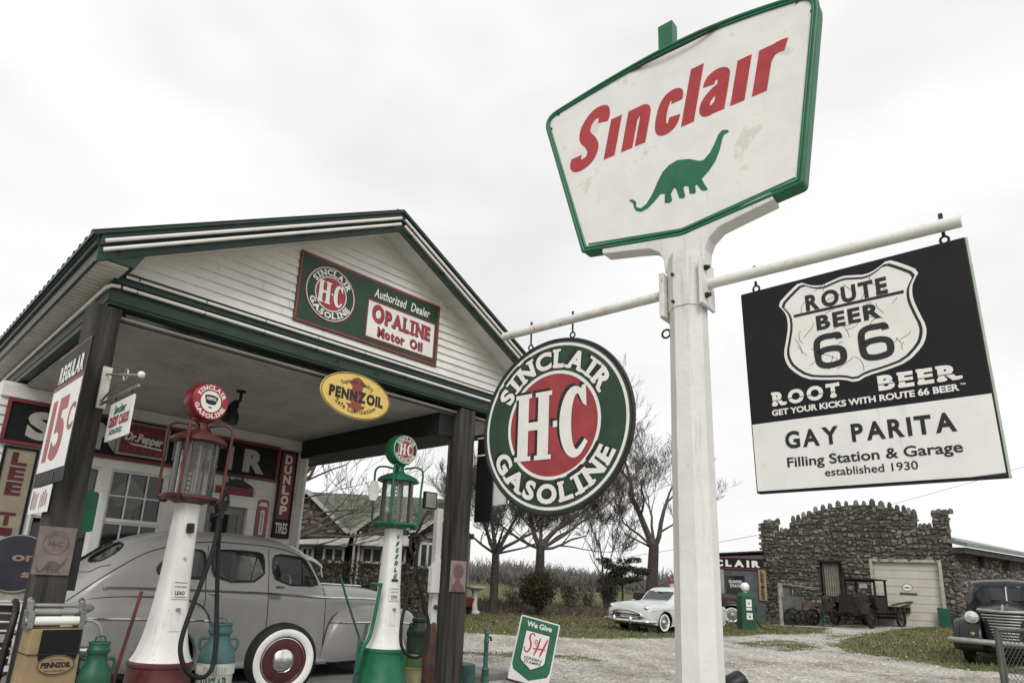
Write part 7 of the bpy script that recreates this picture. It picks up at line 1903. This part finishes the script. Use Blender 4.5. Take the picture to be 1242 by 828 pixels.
# ---- black pickup at the right edge, origin below the front axle, nose +x
def pickup(label, mname, wp, local, rz, wallm):
    T_ = thing('old_truck', label, 'truck')
    place_by(T_, local, wp, rz)
    body = M[mname]
    # hood and grille
    def hs(w, z0, z1, k=.5): return [(0, z0), (w*.95, z0), (w, z0+.1), (w, z1-.22), (w*.9, z1-.09), (w*k, z1-.02), (0, z1)]
    st = [(-.78, hs(.64, .55, 1.30)), (-.3, hs(.50, .55, 1.27)), (.2, hs(.40, .52, 1.22)), (.42, hs(.35, .48, 1.17)), (.50, hs(.30, .46, 1.10)), (.535, hs(.22, .5, 1.0))]
    V, F = loft(st, 5, 5); mb = MB(); mb.add(V, F); o = mb.build('hood', body, T_, smooth=40); fix_normals(o)
    # cab
    def cs(w, wr, zt): return [(0, .45), (w*.95, .45), (w, .6), (w, 1.1), (w*.98, 1.28), (wr, 1.62), (wr*.86, zt-.06), (0, zt)]
    st = [(-2.02, cs(.72, .60, 1.70)), (-1.95, cs(.80, .68, 1.78)), (-1.5, cs(.82, .70, 1.83)), (-1.1, cs(.80, .68, 1.80)), (-.92, cs(.76, .62, 1.68)), (-.75, cs(.70, .50, 1.34)), (-.70, cs(.66, .3, 1.28))]
    wsx = [rrect(min(s*.03, s*.58), 1.34, max(s*.03, s*.58), 1.63, .05) for s in (-1, 1)]
    sw = smooth_poly([(-1.80, 1.29), (-1.02, 1.29), (-1.10, 1.62), (-1.72, 1.64)], 2)
    hl = [('x', w, lambda c: c[0] > -1.2) for w in wsx]+[('y', sw, lambda c, s=s: c[1]*s > .2) for s in (-1, 1)]
    o, tb = skin('cab', st, body, T_, .02, 9, 8, 40, hl)
    gl = MB(); fr_ = MB()
    for w in wsx:
        q = [xray(tb, y, z, 3, -1)-Vector((.01, 0, 0)) for y, z in w]; gl.add(q, [tuple(range(len(q)))])
    fr_.tube([xray(tb, .001, z, 3, -1)+Vector((.01, 0, 0)) for z in (1.33, 1.64)], .02, 6)
    for s in (-1, 1): q = [side_pt(tb, x, z, s, -.01) for x, z in sw]; gl.add(q, [tuple(range(len(q)))])
    gl.build('glass', M['glass_dark'], T_); fr_.build('screen_bar', M['chrome'], T_)
    # bed
    mb = MB(); mb.bx(-4.2, -2.1, -.72, -.68, .65, 1.10); mb.bx(-4.2, -2.1, .68, .72, .65, 1.10); mb.bx(-4.2, -4.16, -.68, .68, .65, 1.1); mb.bx(-2.14, -2.1, -.68, .68, .65, 1.1); mb.bx(-4.2, -2.1, -.68, .68, .62, .66); mb.build('bed', body, T_, bevel=.012)
    # fenders
    def ringf(x0, zc, ra, rb, y0, y1, a0, a1):
        mb = MB(); n = 22
        def f(u, v):
            a = a0+(a1-a0)*u; k = math.sin(PI*v); yy = y0+(y1-y0)*v; bul = .10*math.sin(v*PI*.5+.0)
            rr = 1-.16*v**3
            return Vector((x0+ra*rr*math.cos(a), yy, zc+rb*rr*math.sin(a)))
        mb.grid(f, n, 9); return mb
    for s in (-1, 1):
        o = ringf(0.02, .38, .56, .60, s*.40, s*.92, R(-12), R(168)).build('fender', body, T_); so = o.modifiers.new('s', 'SOLIDIFY'); so.thickness = .03; shade(o, 60)
        mb = MB(); 
        mb.grid(lambda u, v, s=s: Vector((.02+.53*math.cos(R(-12)+R(180)*u)*(1-.0*v), s*(.80+.115*math.sin(v*PI/2)), .38+(.56*math.sin(R(-12)+R(180)*u))*(1-.30*v))), 20, 4)
        mb.build('fender_skirt', body, o, smooth=60)
        o = ringf(-3.15, .38, .56, .56, s*.66, s*.90, R(-8), R(188)).build('fender', body, T_); so = o.modifiers.new('s', 'SOLIDIFY'); so.thickness = .03; shade(o, 60)
        mb = MB(); mb.bx(-2.6, -.5, s*.62, s*.88, .34, .38); mb.build('running_board', body, T_, bevel=.01)
        mb = MB(); mb.lathe([(.0, -.22), (.06, -.20), (.11, -.08), (.125, .04)], 20, (.34, s*.56, .96), Matrix.Rotation(PI/2, 3, 'Y')); h_ = mb.build('headlight', body, T_, smooth=50)
        mb = MB(); mb.lathe([(.128, .035), (.128, .055), (.11, .06), (.07, .085), (0, .095)], 20, (.34, s*.56, .96), Matrix.Rotation(PI/2, 3, 'Y'), caps=False); mb.build('lens', mat('lens', (.65, .65, .62), .1, metal=.6), h_, smooth=50)
        mb = MB(); mb.lathe([(.05, 0), (.06, .02), (0, .05)], 12, (.50, s*.56, .60), Matrix.Rotation(PI/2, 3, 'Y')); mb.build('marker_lamp', mat('amber', (.3, .16, .06), .4), T_)
    mb = MB()
    for k in range(9):
        z = .56+k*.058; w = .25+.012*k; q = .02*(8-k)/8
        mb.tube([(.42, -w-.03, z), (.545+q, -w*.7, z), (.565+q, 0, z), (.545+q, w*.7, z), (.42, w+.03, z)], .017, 6)
    mb.tube([(.30, -.44, 1.12), (.48, -.34, 1.11), (.57, 0, 1.10), (.48, .34, 1.11), (.30, .44, 1.12)], .034, 8); mb.tube([(.57, 0, 1.1), (.53, 0, 1.18), (.40, 0, 1.235)], .022, 6); mb.build('grille', M['galv'], T_, smooth=50)
    mb = MB(); mb.tube(spline([(.44, -.98, .46), (.64, -.85, .47), (.70, -.4, .47), (.70, 0, .47), (.70, .4, .47), (.64, .85, .47), (.44, .98, .46)], 5), .062, 8); mb.build('bumper', M['galv'], T_, smooth=50)
    mb = MB(); mb.bx(-4.1, .5, -.45, -.37, .40, .5); mb.bx(-4.1, .5, .37, .45, .40, .5); mb.bx(-.1, .1, -.7, .7, .28, .36); mb.build('chassis', M['black_paint'], T_)
    for x in (0, -3.15):
        for s in (-1, 1):
            wr = bpy.data.objects.new('wheel', None); COL.objects.link(wr); wr.parent = T_; wr.location = (x, s*.72, .36)
            if s > 0: wr.rotation_euler = (0, 0, PI)
            wheel(wr, .36, .17, wallm, 'black_paint' if not wallm else 'steel', 'galv')
    return T_
pickup('black vintage pickup with pale grille bars and bumper at the right edge of the lot', 'car_black', atd((1177, 798), 15.2), (0, -.72), heading(43), False)
M['car_maroon'] = mat('car_maroon', (.030, .016, .016), .35, var=.2)
pickup('dark maroon vintage truck behind the patrol car and green pump', 'car_maroon', atd((888, 752), 30), (0, -.72), heading(-75)+0.0, True)
# ---- stripped old truck with a flat bed
MT = thing('flatbed_truck', 'rusty black antique flatbed truck with open cab before the garage door', 'truck')
place_by(MT, (0, .70), atd((1058, 764), 27.2), heading(55))
rb_ = mat('rust_black', (.020, .017, .015), .7, var=.4, scale=6, spots=((.06, .035, .022), .62, 8)); wo = mat('old_boards', (.045, .036, .028), .85, var=.4, scale=6)
mb = MB(); mb.bx(-3.3, .45, -.36, -.28, .50, .62); mb.bx(-3.3, .45, .28, .36, .50, .62); mb.bx(-.05, .05, -.68, .68, .38, .46); mb.bx(-2.72, -2.6, -.68, .68, .36, .46); mb.build('chassis', rb_, MT)
mb = MB(); mb.add([(.30, -.30, .62), (.30, .30, .62), (.30, .24, 1.22), (.30, -.24, 1.22), (-.75, -.42, .62), (-.75, .42, .62), (-.75, .36, 1.30), (-.75, -.36, 1.30), (.30, 0, 1.27), (-.75, 0, 1.36)], [(0, 1, 2, 8, 3), (5, 4, 7, 9, 6), (1, 5, 6, 2), (4, 0, 3, 7), (2, 6, 9, 8), (8, 9, 7, 3), (4, 5, 1, 0)]); mb.build('hood', rb_, MT, bevel=.02)
mb = MB(); mb.prism([(-.31, .55), (.31, .55), (.31, 1.2), (.22, 1.29), (-.22, 1.29), (-.31, 1.2)], lambda u, v, t: Vector((.31+t, u, v)), 0, .09); mb.build('radiator', M['dark_metal'], MT)
mb = MB()
for s in (-1, 1): mb.lathe([(0, -.12), (.08, -.08), (.12, .05)], 14, (.42, s*.44, 1.05), Matrix.Rotation(PI/2, 3, 'Y')); mb.tube([(.35, s*.4, .9), (.4, s*.44, 1.0)], .02, 5)
mb.build('headlight', rb_, MT, smooth=50)
cab = MB()
for (x, y) in ((-.80, -.58), (-.80, .58), (-1.75, -.58), (-1.75, .58)): cab.bar((x, y, .62), (x, y, 1.88), .07)
cab.bx(-1.85, -.55, -.64, .64, 1.88, 1.94); cab.bx(-1.8, -1.72, -.58, .58, .6, 1.3); cab.bx(-1.75, -.8, -.61, -.56, .6, 1.22); cab.bx(-1.75, -.8, .56, .61, .6, 1.22); cab.bx(-.84, -.78, -.58, .58, 1.20, 1.28); cab.bx(-.84, -.78, -.58, .58, 1.80, 1.88); cab.bx(-1.7, -1.3, -.5, .5, .7, 1.0); cab.bar((-1.3, -.2, 1.0), (-1.0, -.2, 1.30), .03)
cab.build('cab', rb_, MT)
mb = MB(); mb.bx(-.815, -.805, -.02, .30, 1.56, 1.74); mb.build('window_card', M['letter_white'], MT)
mb = MB()
for k in range(7): mb.bx(-3.6, -1.95, -.75+k*.215, -.55+k*.215, .84+rnd(0, .02), .88)
for k in range(4): mb.bx(-3.5+k*.45, -3.42+k*.45, -.76, .76, .62, .84)
mb.bar((-1.95, -.7, .95), (-3.9, -.72, 1.12), .14, .04); mb.bar((-1.95, .72, .93), (-3.95, .78, 1.15), .16, .04); mb.bar((-3.3, .5, .9), (-4.0, .95, 1.05), .12, .03); mb.build('bed', wo, MT)
mb = MB()
for s in (-1, 1):
    mb.grid(lambda u, v, s=s: Vector((.02+.50*math.cos(R(10)+R(140)*u), s*(.56+.26*v), .46+.50*math.sin(R(10)+R(140)*u))), 14, 3); mb.bx(-1.9, -.5, s*.6, s*.82, .48, .51)
mb.build('fender', rb_, MT, smooth=50)
for x in (0, -2.66):
    for s in (-1, 1):
        wr = bpy.data.objects.new('wheel', None); COL.objects.link(wr); wr.parent = MT; wr.location = (x, s*.70, .39)
        T = Matrix.Rotation(PI/2, 3, 'X')
        mb = MB(); mb.lathe([(.30, -.04), (.36, -.055), (.39, -.03), (.39, .03), (.36, .055), (.30, .04), (.30, -.04)], 28, (0, 0, 0), T, caps=False); mb.build('tyre', M['rubber'], wr, smooth=40)
        mb = MB()
        for k in range(12): a = 2*PI*k/12; mb.tube([(.05*math.cos(a), 0, .05*math.sin(a)), (.31*math.cos(a), 0, .31*math.sin(a))], .015, 5)
        mb.lathe([(.07, -.08), (.07, .08)], 12, (0, 0, 0), T); mb.build('spokes', mat('spoke', (.06, .03, .028), .7) if 'spk' not in M else M['spk'], wr)
# ---- old green pump out on the lot
BP = thing('lot_pump', 'squat green petrol pump with white ball globe and black hose on the open lot', 'gas pump', (0, 0, 0))
bp_ = atd((906, 762), 26.5); BP.location = (bp_.x, bp_.y, zg(bp_.x, bp_.y)); BP.rotation_euler = (0, 0, -YAW+R(8))
mb = MB(); mb.bx(-.30, .30, -.22, .22, 0, .06); mb.add([(-.29, -.21, .06), (.29, -.21, .06), (.29, .21, .06), (-.29, .21, .06), (-.27, -.19, 1.22), (.27, -.19, 1.22), (.27, .19, 1.22), (-.27, .19, 1.22), (-.18, -.14, 1.36), (.18, -.14, 1.36), (.18, .14, 1.36), (-.18, .14, 1.36)], [(0, 1, 5, 4), (1, 2, 6, 5), (2, 3, 7, 6), (3, 0, 4, 7), (4, 5, 9, 8), (5, 6, 10, 9), (6, 7, 11, 10), (7, 4, 8, 11), (8, 9, 10, 11)]); mb.build('cabinet', mat('pump_green', (.016, .075, .038), .5, var=.15), BP, bevel=.012)
mb = MB(); mb.lathe([(.07, 1.36), (.07, 1.40), (.12, 1.42), (.155, 1.49), (.165, 1.56), (.155, 1.63), (.11, 1.70), (.05, 1.725), (0, 1.73)], 24); mb.build('globe', mat('globe_white', (.78, .76, .74), .3, var=.05), BP, smooth=50)
mb = MB(); mb.bx(-.11, .12, -.215, -.205, .82, 1.10); mb.bx(-.11, .12, -.215, -.205, .70, .79); mb.bx(-.11, .13, -.222, -.21, .36, .60); pl_ = mb.build('white_plate', M['letter_white'], BP)
mb = MB(); frp = lambda u, v, t: Vector((u, -.224-t, v)); mb.sheet([(-.02, .93), (.04, .93), (.04, .98), (-.02, .98)], frp, .001); mb.sheet([(-.07, .53), (.08, .53), (.08, .545), (-.07, .545)], frp, .001); mb.sheet([(-.02, .42), (.05, .42), (.05, .49), (-.02, .49)], frp, .001); mb.build('marks', M['letter_black'], pl_)
mb = MB(); mb.tube(spline([(.29, 0, .95), (.40, -.02, .8), (.36, -.04, .4), (.55, -.08, .10), (.85, -.12, .03), (1.15, -.1, .04)], 6), .028, 8); mb.tube([(.27, 0, .8), (.34, 0, .95)], .03, 8); mb.build('hose', M['rubber'], BP, smooth=50)
# ---- odds and ends by the garage
def gpos(px, d): p = atd(px, d); return Vector((p.x, p.y, zg(p.x, p.y)))
r = thing('barrel', 'rusty brown barrel among the scrap left of the flatbed truck', 'barrel', gpos((980, 755), 30)); mb = MB(); mb.lathe([(.27, 0), (.29, .03), (.29, .3), (.30, .31), (.29, .33), (.29, .6), (.30, .61), (.29, .63), (.29, .88), (.27, .89), (0, .87)], 22); mb.build('body', mat('barrel_rust', (.13, .085, .06), .8, var=.35), r, smooth=40)
r = thing('barrel', 'dark red barrel beside the doorway of the stone garage', 'barrel', gpos((966, 755), 30.5)); mb = MB(); mb.lathe([(.25, 0), (.27, .03), (.27, .4), (.28, .42), (.27, .44), (.27, .80), (.25, .82), (0, .8)], 22); mb.build('body', mat('barrel_red', (.10, .035, .035), .7, var=.35), r, smooth=40)
for i, (px, dd, rr, lb_) in enumerate(((962, 29.4, .36, 'old spoked wheel leaning on the dark red barrel'), (974, 29.2, .33, 'smaller old wheel leaning on the rusty brown barrel'), (986, 29.2, .36, 'old dark wheel leaning right of the rusty barrel'))):
    p = gpos((px, 757), dd); r = thing('scrap_wheel', lb_, 'wheel', p+Vector((0, 0, rr*.97)), -YAW+rnd(-.4, .4), 'old wheels by the garage wall'); T = Matrix.Rotation(PI/2, 3, 'X')
    mb = MB(); mb.lathe([(rr*.78, -.05), (rr*.92, -.06), (rr, 0), (rr*.92, .06), (rr*.78, .05), (rr*.78, -.05)], 26, (0, 0, 0), T, caps=False); mb.build('tyre', M['rubber'], r, smooth=40)
    mb = MB(); mb.lathe([(rr*.2, -.06), (rr*.2, .06)], 14, (0, 0, 0), T)
    for k in range(10): a = 2*PI*k/10; mb.tube([(rr*.15*math.cos(a), 0, rr*.15*math.sin(a)), (rr*.8*math.cos(a), 0, rr*.8*math.sin(a))], .02, 5)
    mb.build('spokes', M['dark_metal'], r)
r = thing('machine', 'rusty engine block on legs left of the flatbed truck', 'engine', gpos((1004, 757), 28.6), .3)
mb = MB(); mb.bx(-.4, .4, -.25, .25, .45, .85); mb.lathe([(.18, 0), (.18, .3), (.1, .36)], 14, (-.15, 0, .85)); mb.tube([(.2, 0, .85), (.3, 0, 1.2), (.5, 0, 1.25)], .05, 8); mb.build('block', M['dark_metal'], r, bevel=.02)
mb = MB()
for x in (-.3, .3):
    for y in (-.2, .2): mb.bar((x, y, 0), (x*.9, y*.9, .46), .06)
mb.build('legs', M['can_green'], r)
r = thing('crate', 'yellow box set on the rusty engine block under the curtained window', 'box', gpos((1003, 757), 29.0)+Vector((0, 0, .85)), .2)
mb = MB(); mb.prism([(-.28, 0), (.28, 0), (.34, .22), (-.20, .26)], lambda u, v, t: Vector((u, t, v)), -.15, .15); mb.build('body', mat('crate_yellow', (.38, .33, .03), .6, var=.2), r, bevel=.015)
r = thing('gate_frame', 'weathered white post and rail frame before the garage doorway', 'frame', gpos((948, 756), 29.6), -YAW)
mb = MB(); mb.bx(-.07, .07, -.05, .05, 0, 1.75); mb.build('post', mat('post_weathered', (.28, .27, .24), .8, var=.3), r); mb = MB(); mb.bar((0, 0, 1.72), (2.0, .5, 1.62), .06); mb.build('rail', mat('rail_weathered', (.2, .19, .17), .8, var=.3), r)
mb = MB(); mb.bx(.1, .9, -.02, .02, .1, 1.2); mb.build('grey_panel', mat('panel_grey', (.10, .10, .095), .7, var=.3), r)
# ---- chain link gate at the bottom right
M['fence_grey'] = mat('fence_grey', (.10, .105, .10), .55, metal=.3, var=.2)
FN = thing('chain_fence', 'grey chain link fence panel with two posts at the bottom right corner', 'fence', (0, 0, 0))
q0 = atd((1208, 763), 8.2); z1 = q0.z; dirf = (LAT*1.0+FWD*.35).normalized(); base = Vector((q0.x, q0.y, zg(q0.x, q0.y))); FN.location = base
H_ = z1-base.z
mb = MB(); mb.tube([(0, 0, -.1), (0, 0, H_)], .026, 10); q = dirf*.09; mb.tube([(q.x, q.y, -.1), (q.x*.5, q.y*.5, H_*.97)], .02, 8); mb.build('post', M['fence_grey'], FN, smooth=50)
mb = MB(); e = dirf*3; mb.tube([(0, 0, H_), (e.x, e.y, H_+.02)], .022, 8); mb.build('top_rail', M['fence_grey'], FN, smooth=50)
mb = MB(); n = 40; sp = .075
k = -int(H_/sp)
while k*sp < 3:
    for sg in (1, -1):
        a, b = k*sp, k*sp+H_; z0_, z1_ = (0.02, H_) if sg > 0 else (H_, .02)
        u0, u1 = max(a, 0), min(b, 3)
        if u1 > u0:
            f0, f1 = (u0-a)/H_, (u1-a)/H_; A_ = dirf*u0; B_ = dirf*u1
            mb.tube([(A_.x, A_.y, z0_+(z1_-z0_)*f0), (B_.x, B_.y, z0_+(z1_-z0_)*f1)], .0028, 3, cap=False)
    k += 1
mb.build('mesh', M['fence_grey'], FN)
# ---- dark flood lamp at the foot of the pole
p = atd((888, 822), 6.2); r = thing('flood_lamp', 'small black flood lamp on a stake right of the sign pole base', 'lamp', (p.x, p.y, zg(p.x, p.y)), -YAW+.3)
h = p.z-zg(p.x, p.y)
mb = MB(); mb.tube([(0, 0, -.05), (0, 0, h-.1)], .018, 8); mb.build('stake', M['dark_metal'], r); mb = MB(); mb.lathe([(.05, -.12), (.09, -.08), (.10, .10), (.085, .10), (.08, .06), (0, .05)], 18, (0, 0, h-.06), Matrix.Rotation(R(70), 3, 'Y')); mb.build('housing', M['black_paint'], r, smooth=50)
